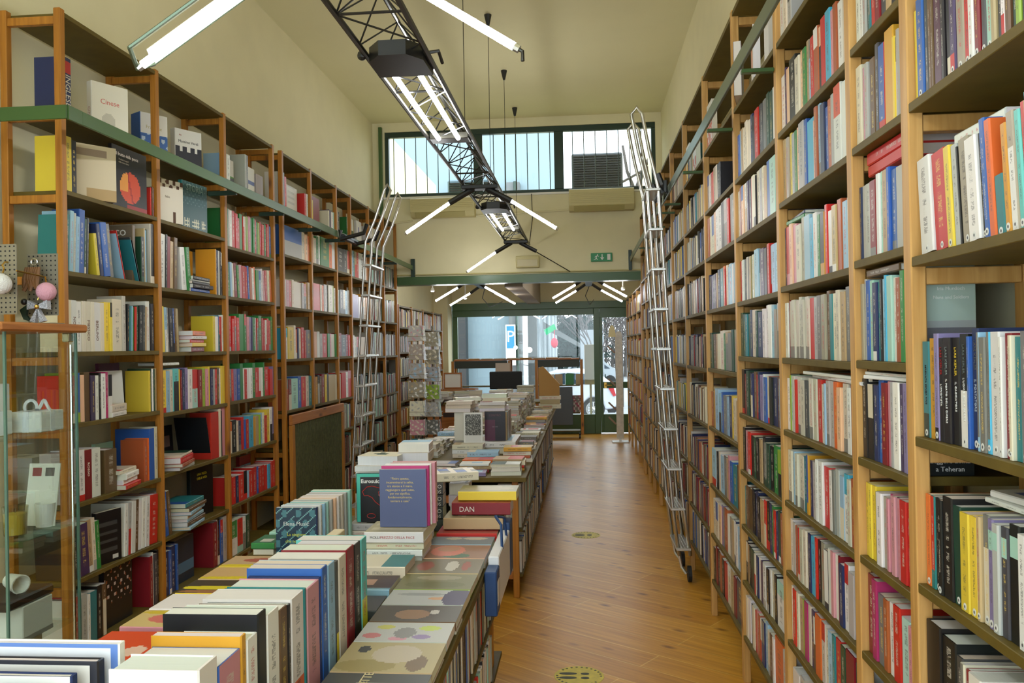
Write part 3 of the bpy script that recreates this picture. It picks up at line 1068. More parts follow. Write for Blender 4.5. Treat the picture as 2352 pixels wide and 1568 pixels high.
obj('side_window', MB().prism([(X0 + 1.36, cz + 1.0), (X0 + 1.85, cz + 1.32), (X0 + 2.5, cz + 1.4), (X0 + 2.5, cz + 1.02)], 'y', 24.38, 24.41), dg, car)
obj('side_window', MB().prism([(X0 + 2.56, cz + 1.02), (X0 + 2.56, cz + 1.4), (X1 - .78, cz + 1.36), (X1 - .55, cz + 1.1)], 'y', 24.38, 24.41), dg, car)
obj('tail_lamp', MB().prism([(X1 - .3, cz + .98), (X1 - .14, cz + .98), (X1 - .06, cz + .72), (X1 - .14, cz + .7)], 'y', 24.36, 24.45), simple('tail_red', rgb(170, 30, 40), .3), car)
obj('bumper', MB().prism([(X1 - .3, cz + .28), (X1 + .02, cz + .42), (X1 + .02, cz + .34), (X1 - .1, cz + .22), (X1 - .3, cz + .22)], 'y', 24.36, 26.0), M['blackmatte'], car)
for wx in (X1 - .73, X0 + .78):
    ring = [(wx, 24.5, cz + .325)]
    w = MB()
    pts = [(.325, -.09), (.335, -.05), (.335, .05), (.325, .09), (.22, .09), (.22, -.09)]
    V = []; F = []; n = 28
    for r_, yy in pts:
        for k in range(n):
            V.append((wx + r_ * math.cos(2 * PI * k / n), 24.46 + yy, cz + .33 + r_ * math.sin(2 * PI * k / n)))
    for i in range(len(pts)):
        j = (i + 1) % len(pts)
        for k in range(n):
            F.append((i * n + k, i * n + (k + 1) % n, j * n + (k + 1) % n, j * n + k))
    w.add(V, F)
    tyre = obj('wheel', w, M['blackmatte'], car)
    h = MB()
    for k in range(12):
        a_ = 2 * PI * k / 12
        h.tube([(wx + .03 * math.cos(a_), 24.38, cz + .33 + .03 * math.sin(a_)), (wx + .215 * math.cos(a_), 24.385, cz + .33 + .215 * math.sin(a_))], .014, 5)
    h.tube([(wx + .215 * math.cos(2 * PI * k / 24), 24.385, cz + .33 + .215 * math.sin(2 * PI * k / 24)) for k in range(24)], .016, 6, closed=True)
    h.ball((wx, 24.38, cz + .33), .045, 10, 6)
    o = obj('hubcap', h, M['alu'], tyre)
# parked cars far off
r6 = random.Random(3)
for i in range(3):
    x = .2 + i * 4.4
    c = empty('car', (x, 44 + i, SZ), ('far grey car parked behind the trees', 'far blue car parked behind the trees', 'far white car parked behind the trees')[i], 'car')
    m = (simple('far_grey', rgb(150, 156, 160), .3), simple('far_blue', rgb(110, 130, 150), .3), white)[i]
    bd = obj('car_body', MB().prism([(x - 1.9, SZ + .3), (x - 1.9, SZ + .8), (x - 1.1, SZ + .95), (x - .6, SZ + 1.4), (x + .8, SZ + 1.4), (x + 1.4, SZ + .95), (x + 1.9, SZ + .8), (x + 1.9, SZ + .3)], 'y', 44 + i, 45.6 + i), m, c)
    obj('side_window', MB().prism([(x - .95, SZ + .95), (x - .5, SZ + 1.32), (x + .7, SZ + 1.32), (x + 1.2, SZ + .95)], 'y', 43.98 + i, 44.0 + i), dg, c)
    for q in (-1.2, 1.2):
        obj('wheel', MB().tube([(x + q, 43.97 + i, SZ + .3), (x + q, 44.2 + i, SZ + .3)], .3, 14), M['blackmatte'], c)

# things outside the clerestory
for n_, (x0, x1, z0, z1, col_, l) in enumerate(((-.12, .62, 3.72, 4.44, (52, 56, 60), 'dark slatted cooling unit outside the high window panes'), (-1.95, -1.3, 3.6, 4.12, (96, 120, 136), 'blue-grey cooling unit standing outside the barred high window'))):
    c = empty('cooling_unit', ((x0 + x1) / 2, 12, 3.07), l, 'cooling unit')
    obj('casing', MB().box(x0, x1, 12, 12.4, z0 - .1, z1, .02), simple('unit_casing', rgb(*col_), .5), c)
    mb = MB()
    k = z0
    while k < z1 - .04:
        mb.box(x0 + .03, x1 - .03, 11.975, 12.0, k, k + .015); k += .035
    obj('grille', mb, M['blackmatte'], c)
    obj('stand', MB().box(x0 + .05, x0 + .12, 12.05, 12.35, 3.07, z0 - .1).box(x1 - .12, x1 - .05, 12.05, 12.35, 3.07, z0 - .1), M['gunmetal'], c)
mb = MB()
mb.tube([(.68, 12.6, 3.4), (.85, 12.7, 4.0), (1.0, 12.8, 4.4), (1.3, 13, 4.9)], [.05, .04, .035, .02], 6)
mb.tube([(.85, 12.7, 3.95), (.72, 12.7, 4.3), (.66, 12.7, 4.7)], [.03, .025, .02], 6)
mb.tube([(.6, 12.6, 4.1), (.8, 12.7, 4.22), (1.1, 12.8, 4.4)], .02, 6)
tag(obj('bare_tree', mb, twig), 'bare branches outside the end pane of the high window', 'tree', 'branches')

# ------------------------------------------------------------------ light
w = bpy.data.worlds.new('overcast')
sc.world = w
w.use_nodes = True
nt = w.node_tree
bg = nt.nodes['Background']
bg.inputs['Color'].default_value = (.80, .88, .95, 1)
bg.inputs['Strength'].default_value = 3.0
sc.view_settings.view_transform = 'Standard'
sc.view_settings.look = 'None'
sc.view_settings.exposure = 0.78
sc.view_settings.gamma = 1.0
sc.view_settings.use_curve_mapping = False
sc.cycles.use_denoising = True
sc.cycles.max_bounces = 8
sc.cycles.diffuse_bounces = 5
sc.cycles.transparent_max_bounces = 16
sc.cycles.sample_clamp_indirect = 8.0
sc.cycles.caustics_reflective = False
sc.cycles.caustics_refractive = False
# ------------------------------------------------------------------ bookcases
PW = .042


def bay(side, yf, yn, shelves, ztop, label, own_near=False, top=True, group=None, width_post=PW):
    """one bay of ladder-frame shelving between the post that starts at yn and the post that starts at yf (> yn)"""
    R = side == 'R'
    pm = M['pine_r'] if R else M['pine_l']
    xa, xb = (XR, 1.03) if R else (XL, -2.70)
    s = 1 if R else -1
    root = empty('bookcase', ((xa + xb) / 2, (yf + yn) / 2, 0), label, 'bookcase', group or ('bookcase bays along the aisle' if R else 'bookcase bays behind the glass cabinet'))
    frames = [yf] + ([yn] if own_near else [])
    for y in frames:
        obj('post', MB().box(xa, xa + s * .034, y, y + width_post, 0, ztop + .012, .003), pm, root)
        obj('post', MB().box(xb - s * .034, xb, y, y + width_post, 0, ztop + .012, .003), pm, root)
        for z in shelves + [ztop]:
            obj('rung', MB().box(xa + s * .0345, xb - s * .0345, y + .006, y + width_post - .006, z - .062, z - .024, .002), pm, root)
    for z in shelves + ([ztop] if top else []):
        obj('shelf', MB().box(xa + s * .001, xb - s * .002, yn + width_post + .001, yf - .001, z - .022, z, .0015), M['olive'], root)
    return root


Z = lambda *a: [EYE + v for v in a]
RP = [1.07, 1.952, 2.35, 3.20, 4.085, 5.075, 6.08, 6.95, 7.75, 8.50, 9.22, 9.90, 10.57]
RS = [Z(1.14, .89, .538, .187, -.222, -.556, -.88, -1.2, -1.43),
      Z(1.36, 1.08, .804, .53, .218, -.056, -.322, -.592, -.856, -1.13, -1.42),
      Z(1.4, 1.132, .789, .523, .206, -.062, -.333, -.60, -.865, -1.127, -1.42),
      Z(1.134, .787, .504, .194, -.068, -.343, -.617, -.882, -1.153, -1.423),
      Z(1.15, .791, .507, .194, -.152, -.502, -.849, -1.15, -1.43)] + [Z(1.14, .79, .51, .197, -.16, -.51, -.86, -1.15, -1.43)] * 7
RB = ['first aisle bay', 'narrow aisle bay', 'third aisle bay', 'fourth aisle bay', 'fifth aisle bay', 'sixth aisle bay', 'ladder aisle bay',
      'eighth aisle bay', 'ninth aisle bay', 'tenth aisle bay', 'eleventh aisle bay', 'twelfth aisle bay']
RL_ = ['tall pine bookcase bay cut off by the photo edge beside the aisle', 'narrow pine bookcase bay along the aisle, between two wide ones', 'pine bookcase bay just beyond the narrow bay along the aisle',
       'pine bookcase bay second beyond the narrow bay, face-out violet book on top', 'pine bookcase bay third beyond the narrow bay along the aisle', 'pine bookcase bay at the foot of the tall ladder with the wheel',
       'pine bookcase bay directly behind the tall leaning ladder', 'pine bookcase bay first beyond the tall ladder', 'pine bookcase bay second beyond the tall ladder',
       'pine bookcase bay third beyond the tall ladder', 'pine bookcase bay last but one before the green beam', 'last full-height pine bookcase bay before the green beam, by the exit sign']
for i in range(12):
    bay('R', RP[i + 1], RP[i], RS[i], EYE + 1.61, RL_[i], own_near=(i == 0), width_post=.045)
LP = [3.63, 4.49, 5.38, 6.26, 6.46, 7.16, 7.92, 8.42, 9.15, 9.85, 10.52]
LSa = [2.81, 2.425, 2.045, 1.665, 1.325, .945, .585, .245]
LSb = [2.81, 2.42, 2.03, 1.655, 1.305, .955, .59, .25]
LSc = [2.81, 2.375, 2.03, 1.655, 1.31, .955, .60, .25]
LSd = [2.81, 2.437, 2.012, 1.582, 1.162, .85, .5, .2]
LSe = [2.81, 2.42, 1.985, 1.565, 1.10, .86, .55, .2]
LSS = [LSa, LSb, LSc, None, LSd, LSd, LSd, LSe, LSe, LSe]
LL_ = ['orange pine bookcase bay at the end frame behind the glass cabinet', 'orange pine bookcase bay with the dark teal cover facing out', 'orange pine bookcase bay full of red and green travel guides', '',
       'orange pine bookcase bay over the corner of the green ribbed panel', 'orange pine bookcase bay over the far half of the ribbed panel', 'narrow orange pine bookcase bay between panel and ladder',
       'orange pine bookcase bay behind the small leaning ladder', 'orange pine bookcase bay just beyond the small ladder', 'last orange pine bookcase bay under the green rail end']
for i in range(10):
    if LSS[i] is None:
        continue
    bay('L', LP[i + 1], LP[i], LSS[i], EYE + 1.605, LL_[i], own_near=(i in (0, 4)), width_post=.038)
# low runs under the low ceiling
LFP = [10.62, 11.45, 12.28, 13.11, 13.94]
for i in range(4):
    bay('L', LFP[i + 1], LFP[i], [1.94, 1.6, 1.28, .95, .62, .3], 2.22, ['low orange bookcase bay beside the postcard racks', 'low orange bookcase bay second past the postcard racks', 'low orange bookcase bay third past the postcard racks', 'low orange bookcase bay beside the shop window'][i],
        own_near=(i == 0), group='low bookcase bays before the window', width_post=.038)
RFP = [10.7, 11.6, 12.5, 13.4, 14.25]
for i in range(4):
    bay('R', RFP[i + 1], RFP[i], [2.1, 1.8, 1.5, 1.2, .9, .6, .3], 2.42, ['low pale bookcase bay directly past the green beam', 'low pale bookcase bay second past the green beam', 'low pale bookcase bay third past the green beam', 'low pale bookcase bay beside the shop door'][i],
        own_near=(i == 0), group='low bookcase bays by the door', width_post=.04)

# framed ribbed panel closing the foot of two bays
p = empty('cloth_screen', (-2.36, 6.85, 0), 'wood-framed panel of dark green ribbed cloth against the bookcase foot', 'panel')
mb = MB()
obj('frame_rail', MB().box(-2.392, -2.362, 6.50, 7.96, 1.045, 1.125, .004), M['pine_y'], p)
obj('frame_stile', MB().box(-2.392, -2.362, 6.50, 6.57, .05, 1.043, .004), M['pine_l'], p)
obj('frame_stile', MB().box(-2.392, -2.362, 7.89, 7.96, .05, 1.043, .004), M['pine_l'], p)
k = 6.572
mb = MB()
while k < 7.875:
    mb.box(-2.386, -2.374 + .004 * (int(k * 100) % 2), k, k + .010, .06, 1.042); k += .0125
obj('ribbed_cloth', mb, simple('ribbed_green_cloth', rgb(84, 84, 50), .9, noise=.3, nscale=40), p)

# ------------------------------------------------------------------ ladder rails
r = empty('ladder_rail', (-2.2, 7, 2.7), 'green flat ladder rail along the bookcases behind the glass cabinet', 'rail')
obj('bar', MB().box(-2.206, -2.194, 3.47, 10.6, 2.67, 2.73, .002), M['green'], r)
obj('return_bar', MB().box(-2.71, -2.2, 3.36, 3.372, 2.67, 2.73, .002).box(-2.206, -2.194, 3.372, 3.47, 2.67, 2.73), M['green'], r)
obj('end_plate', MB().box(-2.225, -2.175, 10.6, 10.645, 2.58, 2.82, .002), M['dkgreen'], r)
for y in (5.12, 5.96, 6.82, 7.54, 8.87, 9.7):
    obj('bracket', MB().box(-2.398, -2.207, y, y + .02, 2.66, 2.69, .002), M['dkgreen'], r)
r = empty('ladder_rail', (.62, 6, 2.73), 'grey-green steel ladder rail along the aisle bookcases', 'rail')
obj('bar', MB().box(.614, .626, 1.2, 10.6, 2.705, 2.765, .002), M['railsteel'], r)
obj('end_plate', MB().box(.6, .64, 10.6, 10.645, 2.6, 2.86, .002), M['dkgreen'], r)
for y in (2.37, 3.22, 4.1, 5.09, 6.24, 6.64, 7.44, 8.24, 9.04):
    obj('bracket', MB().box(.627, .748, y, y + .03, 2.69, 2.705, .002), M['green'], r)


# ------------------------------------------------------------------ ladders
def ladder(name, label, s, y0, y1, prof, treads, tdepth, foot=True, hook=None):
    """prof: [(x, z)] of the front tube from the floor up; s = direction (in x) towards the bookcase"""
    root = empty(name, (prof[0][0], (y0 + y1) / 2, 0), label, 'ladder', 'library ladders')

    def x_at(z):
        for (xa, za), (xb, zb) in zip(prof, prof[1:]):
            if za <= z <= zb:
                return xa + (xb - xa) * (z - za) / (zb - za)
        return prof[-1][0]
    for y in (y0, y1):
        front = [(x, y, z) for x, z in prof]
        top = front[-1]
        loop = [(top[0] + s * tdepth * .5, y, top[2] + .05)]
        back = [(x + s * tdepth, y, z) for x, z in prof[::-1]]
        obj('stile', MB().tube(front + loop + back, .0125, 8), M['alu'], root, smooth=True)
    for z in treads:
        x = x_at(z)
        mb = MB().box(x - s * .015, x + s * (tdepth + .012), y0 - .02, y1 + .02, z - .018, z, .003)
        for q in range(4):
            mb.box(x + s * (.005 + q * tdepth / 4), x + s * (.012 + q * tdepth / 4), y0 - .015, y1 + .015, z, z + .003)
        obj('tread', mb, M['alu'], root)
    if foot:
        for y in (y0, y1):
            x = prof[0][0]
            obj('wheel', MB().tube([(x + s * .055, y, .056), (x + s * .08, y, .056)], .055, 18), M['blackmatte'], root)
            obj('wheel_fork', MB().tube([(x + s * .0, y + .02, prof[0][1]), (x + s * .015, y + .02, .10), (x + s * .045, y, .056)], .011, 6), M['alu'], root)
    if hook:
        hx, hz, rx = hook
        mb = MB()
        for y in (y0, y1):
            mb.tube([(x_at(hz) + s * .07, y, hz + .1), (x_at(hz) + s * .1, y, hz + .02), (rx - s * .032, y, hz - .03), (rx - s * .032, y, hz + .05)], .02, 6)
        mb.tube([(rx - s * .055, y0, hz - .01), (rx - s * .055, y1, hz - .01)], .028, 8)
        obj('rail_clamp', mb, M['black'], root)
    return root


ladder('library_ladder', 'tall aluminium ladder hooked to the rail above the aisle', 1, 5.8, 6.2,
       [(.64, .18), (.60, .5), (.52, 1.655), (.47, 2.74), (.41, 3.0), (.365, 3.26)], [.235 + .278 * i for i in range(10)], .075, hook=(.5, 2.74, .62))
ladder('library_ladder', 'smaller aluminium ladder leaning before the shelves behind the tables', -1, 7.28, 7.7,
       [(-2.06, .18), (-2.03, .6), (-1.98, 1.3), (-1.88, 2.62), (-1.79, 2.82), (-1.70, 3.08)], [.24 + .272 * i for i in range(9)], .06, hook=(-2.0, 2.68, -2.2))


# ------------------------------------------------------------------ tables
TZ = .80
def table(label, x0, x1, y0, y1, lower=(.42,), zt=TZ, legs=None):
    t = empty('display_table', ((x0 + x1) / 2, (y0 + y1) / 2, 0), label, 'table', 'display tables down the middle')
    obj('tabletop', MB().box(x0, x1, y0, y1, zt - .03, zt, .002), M['olive'], t)
    ly = legs or (y0 + .06, y1 - .1)
    for y in ly:
        for x in (x0 + .06, x1 - .1):
            obj('leg', MB().box(x, x + .04, y, y + .045, 0, zt - .031, .003), M['pine_l'], t)
        for z in (.12, .4, .62):
            obj('end_rail', MB().box(x0 + .101, x1 - .101, y + .008, y + .036, z, z + .05, .003), M['pine_x'], t)
    for z in lower:
        obj('lower_shelf', MB().box(x0 + .02, x1 - .04, y0 + .12, y1 - .11, z - .02, z, .002), M['olive'], t)
    return t


table('front olive-topped table with standing books down its middle', -1.42, -.385, 1.2, 4.14, lower=(.44, .16), legs=(1.26, 3.82))
table('second olive-topped table, past the walk-through, its bare front edge showing', -1.38, -.385, 5.34, 8.28, lower=(.44, .14))
table('last olive-topped table, heaped with stacks towards the shop window', -1.38, -.385, 8.34, 11.3, lower=(.44, .14))

# small counter left of the last table
d = empty('counter', (-1.9, 12.3, 0), 'low dark counter loaded with boxes before the shop window', 'counter')
obj('counter_top', MB().box(-2.3, -1.5, 11.7, 12.9, .82, .86, .004), M['olive'], d)
obj('counter_front', MB().box(-2.26, -1.54, 11.74, 11.77, 0, .818, .003), M['pine_x'], d)
obj('counter_side', MB().box(-1.57, -1.54, 11.775, 12.86, 0, .818, .003), M['pine_y'], d)
ch = empty('chair', (-1.75, 10.9, 0), 'dark curved wooden chair half hidden behind the heaped table', 'chair')
dwood = simple('dark_walnut', rgb(58, 36, 24), .4)
obj('seat', MB().box(-1.97, -1.55, 10.7, 11.1, .44, .48, .01), dwood, ch)
for x, y in ((-1.95, 10.72), (-1.6, 10.72), (-1.95, 11.06), (-1.6, 11.06)):
    obj('leg', MB().tube([(x, y, .44), (x + .01, y - .03, 0)], [.02, .014], 8), dwood, ch)
obj('backrest', MB().tube([(-1.95, 11.06, .48), (-1.96, 11.12, .85), (-1.9, 11.14, .93), (-1.65, 11.14, .93), (-1.58, 11.12, .85), (-1.6, 11.06, .48)], .016, 8).box(-1.92, -1.62, 11.12, 11.135, .7, .76), dwood, ch)

# low open bookcase on castors in front of the shop window
b = empty('display_case', (-1.2, 14.75, 0), 'low open wooden display case on castors across the shop window', 'display case')
dg_ = simple('dark_green_board', rgb(44, 50, 36), .5)
for x in (-2.36, -1.34, -.86, -.06):
    obj('upright', MB().box(x, x + .05, 14.6, 14.64, .07, 1.4, .003).box(x, x + .05, 14.92, 14.96, .07, 1.4, .003), M['pine_l'], b)
obj('top_board', MB().box(-2.31, -.07, 14.58, 14.98, 1.402, 1.425, .003), M['pine_x'], b)
obj('fascia', MB().box(-2.305, -1.345, 14.605, 14.63, 1.27, 1.4, .002), dg_, b)
obj('fascia', MB().box(-.805, -.065, 14.605, 14.63, 1.27, 1.4, .002), dg_, b)
for z in (.95, .46, .14):
    obj('shelf', MB().box(-2.3, -.07, 14.645, 14.915, z - .02, z, .002), M['olive'], b)
for x in (-2.3, -.1):
    for y in (14.62, 14.94):
        obj('castor', MB().tube([(x, y, .035), (x + .03, y, .035)], .034, 12).box(x, x + .03, y - .01, y + .01, .05, .069), M['black'], b)

# ------------------------------------------------------------------ hanging light truss
tr = empty('light_truss', (-.795, 4.5, 2.95), 'long black lattice truss carrying fluorescent tubes under the ceiling', 'ceiling light')
XA, XB, XC, TZ0, TZ1 = -.93, -.66, -.795, 2.95, 3.11
mb = MB()
for x, z, rr in ((XA, TZ0, .013), (XB, TZ0, .013), (XC, TZ1, .010)):
    mb.tube([(x, -.9, z), (x, 10.5, z)], rr, 8)
obj('chord', mb, M['gunmetal'], tr)
mb = MB()
y = -.85; k = 0
while y < 10.3:
    y2 = y + .33
    a, c = (XA, XB) if k % 2 == 0 else (XB, XA)
    mb.tube([(a, y, TZ0), (c, y2, TZ0)], .0042, 5)
    mb.tube([(XA, y, TZ0), (XC, y + .165, TZ1), (XA, y2, TZ0)], .004, 5)
    mb.tube([(XB, y, TZ0), (XC, y + .165, TZ1), (XB, y2, TZ0)], .004, 5)
    if k % 3 == 0:
        mb.tube([(XA, y, TZ0), (XB, y, TZ0)], .006, 5)
    y = y2; k += 1
obj('lattice', mb, M['black'], tr)
for Y in (-.22, 3.78, 7.78):
    hd = obj('lamp_housing', MB().prism([(-.855, Y - .31), (-.735, Y - .31), (-.675, Y - .23), (-.668, Y - .02), (-.922, Y - .02), (-.915, Y - .23)], 'z', TZ0 - .035, TZ0 + .03), M['black'], tr)
    obj('housing_clip', MB().tube([(-.668, Y - .16, TZ0 + .02), (-.62, Y - .15, TZ0 + .03), (-.62, Y - .05, TZ0 + .01)], .008, 6).ball((-.95, Y - .22, TZ0), .022, 8, 6), M['black'], hd)
    obj('end_plate', MB().box(-.915, -.675, Y + 1.19, Y + 1.31, TZ0 - .02, TZ0 + .02, .004), M['gunmetal'], tr)
    for x in (-.855, -.735):
        obj('fluorescent_tube', MB().tube([(x, Y, TZ0 - .022), (x, Y + 1.18, TZ0 - .022)], .0135, 12), M['tube'], tr)
for n_, Y in enumerate((2.53, 6.5, 10.0), 1):
    obj('hub', MB().box(-.94, -.65, Y - .05, Y + .05, TZ0 - .045, TZ0 - .012, .005), M['black'], tr)
    for s in (-1, 1):
        P0 = (XC + s * .05, Y, TZ0 - .035); P1 = (XC + s * .25, Y, TZ0 - .145); P2 = (XC + s * .60, Y, TZ0 - .37)
        sl = obj('lamp_sleeve', MB().tube([P0, P1], .024, 10), M['black'], tr)
        if n_ == 3 and s > 0:
            continue
        tb = obj('fluorescent_tube', MB().tube([P1, P2], .0128, 12), M['tube'], tr)
        e = Vector(P2); dvec = (Vector(P2) - Vector(P1)).normalized()
        obj('tube_cap', MB().tube([tuple(e), tuple(e + dvec * .018)], .013, 8), M['alu'], tb)
        if n_ == 1:
            nv = Vector((dvec.z * -s, 0, dvec.x * s)).normalized()
            mb = MB()
            for yy in (-.075, .075):
                mb.tube([tuple(Vector(P1) + Vector((0, yy, .03))), tuple(e + Vector((0, yy, .03)))], .006, 6)
            if s < 0:
                mb.tube([tuple(e + Vector((0, -.075, .03))), tuple(e + Vector((0, 0, .0)) + dvec * .02), tuple(e + Vector((0, .075, .03)))], .008, 6)
                obj('reflector_frame', mb, M['railsteel'], tr)
                rf = MB()
                for yy in (-.06, .06):
                    a_ = Vector(P1) + Vector((0, yy, .028)); c_ = e + Vector((0, yy, .028)); w_ = Vector((0, -.03 if yy > 0 else .03, .03))
                    rf.add([tuple(a_), tuple(c_), tuple(c_ + w_), tuple(a_ + w_), tuple(a_ + nv * .004), tuple(c_ + nv * .004), tuple(c_ + w_ + nv * .004), tuple(a_ + w_ + nv * .004)], [(0, 1, 2, 3), (4, 7, 6, 5), (0, 4, 5, 1), (1, 5, 6, 2), (2, 6, 7, 3), (3, 7, 4, 0)])
                obj('reflector', rf, M['alu'], tr)
            else:
                obj('tube_hook', MB().tube([tuple(e), tuple(e + dvec * .03), tuple(e + dvec * .03 + Vector((0, 0, -.03)))], .006, 6), M['gunmetal'], tb)
for y in (1.6, 5.7, 7.3, 8.8, 10.2):
    w_ = obj('suspension_wire', MB().tube([(XC, y, TZ1), (XC, y, ZC - .09)], .0028, 5), M['gunmetal'], tr)
    obj('ceiling_cap', MB().lathe([(.012, -.1), (.03, -.02), (.034, 0)], 12, (XC, y, ZC - .001)), M['black'], w_)
obj('power_cable', MB().tube([(-.55, 10.02, 2.80), (-.35, 10.3, 2.70), (-.15, 10.58, 2.60)], .006, 6).tube([(-.66, 10.5, 2.96), (-.62, 10.58, 3.3), (-.63, 10.62, 3.62)], .005, 6), M['black'], tr)


def low_lamp(x, label):
    t = empty('ceiling_lamp', (x, 11.8, ZLOW), label, 'ceiling light', 'drooping tube lamps under the low ceiling')
    obj('spine', MB().box(x - .05, x + .05, 10.95, 12.75, 2.555, 2.6, .004), M['black'], t)
    mb = MB()
    for y in (11.2, 12.5):
        mb.tube([(x, y, 2.6), (x, y, ZLOW)], .005, 6)
    obj('hanger', mb, M['black'], t)
    for y in (11.25, 12.5):
        for s in (-1, 1):
            P0, P1, P2 = (x + s * .05, y, 2.57), (x + s * .19, y, 2.475), (x + s * .5, y, 2.30)
            sl = obj('lamp_sleeve', MB().tube([P0, P1], .022, 8), M['black'], t)
            obj('fluorescent_tube', MB().tube([P1, P2], .0128, 10), M['tube'], t)
    obj('cable', MB().tube([(x + .02, 12.7, 2.58), (x - .05, 12.9, 2.42), (x + .02, 13.3, 2.3), (x + .1, 14.6, 2.45)], .006, 6), M['black'], t)


low_lamp(-1.52, 'drooping four-tube lamp over the counter side of the low ceiling')
low_lamp(.1, 'drooping four-tube lamp close to the shop door')
for x, y, l in ((-2.2, 12.0, 'small round spot lamp above the low bookcase by the racks'), (.62, 12.6, 'small round spot lamp by the aisle bookcases near the door'), (-2.0, 14.0, 'small round spot lamp near the shop window corner')):
    t = empty('spot_lamp', (x, y, 2.6), l, 'ceiling light')
    obj('stem', MB().tube([(x, y, 2.53), (x, y, ZLOW)], .012, 8), M['white'], t)
    obj('lamp_head', MB().lathe([(.012, .02), (.026, 0), (.03, -.03)], 14, (x, y, 2.52)), M['white'], t)
    obj('bulb', MB().lathe([(.024, -.031), (.018, -.042)], 14, (x, y, 2.52)), M['tube'], t)

# ------------------------------------------------------------------ on the upper wall
for x0, x1, z0, z1, l in ((-2.19, -1.36, 3.325, 3.585, 'beige air conditioner behind the truss, under the barred window'), (-.145, .675, 3.345, 3.635, 'beige air conditioner on the open wall above the exit sign')):
    a = empty('air_conditioner', ((x0 + x1) / 2, YM - .1, z0), l, 'air conditioner', 'wall air conditioners')
    obj('casing', MB().prism([(YM - .001, z0 + .02), (YM - .14, z0 + .02), (YM - .19, z0 + .08), (YM - .19, z1 - .01), (YM - .17, z1), (YM - .001, z1)], 'x', x0, x1), M['beige'], a)
    mb = MB()
    for k in range(6):
        mb.box(x0 + .02, x1 - .02, YM - .196, YM - .19, z0 + .115 + k * .024, z0 + .127 + k * .024)
    obj('grille', mb, M['beige'], a)
    obj('air_flap', MB().prism([(YM - .14, z0 + .012), (YM - .192, z0 + .07), (YM - .186, z0 + .076), (YM - .134, z0 + .018)], 'x', x0 + .06, x1 - .12), simple('flap_beige', rgb(176, 164, 108), .5), a)
struct('trim_5', MB().tube([(WL + .02, YM - .012, 3.28), (-2.2, YM - .012, 3.32)], .012, 6).tube([(-1.36, YM - .012, 3.36), (-.15, YM - .012, 3.40)], .012, 6), M['wall'])
e = empty('exit_sign', (.256, YM - .03, 2.72), 'green emergency exit sign with running man and down arrow', 'sign')
obj('panel', MB().box(.121, .392, YM - .03, YM - .002, 2.722, 2.832, .003), simple('exit_green', rgb(20, 130, 70), .4), e)
mb = MB(); yy0, yy1 = YM - .0325, YM - .0305
mb.box(.33, .37, yy0, yy1, 2.74, 2.815)
mb.box(.258, .270, yy0, yy1, 2.765, 2.815); mb.prism([(.238, 2.775), (.264, 2.740), (.290, 2.775), (.276, 2.775), (.264, 2.758), (.252, 2.775)], 'y', yy0, yy1)
obj('arrow_and_door', mb, M['white'], e)
mb = MB().ball((.205, YM - .0315, 2.806), .0085, 8, 6, sq=(1, .2, 1))
for pl in ([(.2, 2.796), (.192, 2.798), (.182, 2.772), (.192, 2.770)], [(.192, 2.772), (.2, 2.758), (.212, 2.752), (.21, 2.746), (.195, 2.75), (.184, 2.768)], [(.184, 2.774), (.176, 2.756), (.158, 2.752), (.158, 2.746), (.18, 2.748), (.19, 2.766)],
           [(.198, 2.794), (.215, 2.784), (.222, 2.79), (.22, 2.796), (.214, 2.79), (.2, 2.799)], [(.194, 2.796), (.176, 2.79), (.168, 2.776), (.173, 2.774), (.18, 2.784), (.19, 2.788)]):
    mb.prism(pl, 'y', yy0, yy1)
obj('running_man', mb, M['white'], e)
e = empty('emergency_lamp', (-.69, YM - .06, 2.69), 'beige emergency lamp box on the wall beneath the truss end', 'lamp')
obj('casing', MB().box(-.845, -.545, YM - .08, YM - .002, 2.665, 2.815, .006), M['beige'], e)
obj('diffuser', MB().box(-.825, -.565, YM - .086, YM - .081, 2.68, 2.77, .003), simple('dull_diffuser', rgb(196, 184, 140), .4), e)

# ------------------------------------------------------------------ floor stickers
for x, y, l in ((-.05, 4.137, 'yellow floor sticker with shoe prints, the one beside the front table'), (-.005, 7.2, 'worn yellow floor sticker with shoe prints, further down the aisle')):
    s = empty('floor_sticker', (x, y, 0), l, 'sticker', 'distance stickers on the floor')
    obj('disc', MB().lathe([(.125, .0003), (.124, .0012)], 36, (x, y, 0)), simple('sticker_yellow', rgb(206, 184, 40), .5, noise=.15, nscale=25), s)
    mb = MB()
    for q in (-1, 1):
        pts = [(x - .055 + .045 * math.cos(t) * 1.0, y + q * .026 + .016 * math.sin(t)) for t in [2 * PI * i / 14 for i in range(14)]]
        mb.prism(pts, 'z', .0013, .0017)
        pts = [(x + .03 + .022 * math.cos(t), y + q * .026 + .014 * math.sin(t)) for t in [2 * PI * i / 12 for i in range(12)]]
        mb.prism(pts, 'z', .0013, .0017)
    obj('shoe_print', mb, simple('print_dark', rgb(56, 56, 30), .6), s)
    for half in (0, 1):
        mb = MB()
        for i in range(half * 13, half * 13 + 11):
            a = 2 * PI * i / 26
            mb.prism([(x + r_ * math.cos(a + da), y + r_ * math.sin(a + da)) for r_, da in ((.104, -.05), (.115, -.05), (.115, .05), (.104, .05))], 'z', .0013, .0016)
        obj('lettering_arc', mb, simple('print_dark', rgb(70, 68, 34), .6), s)

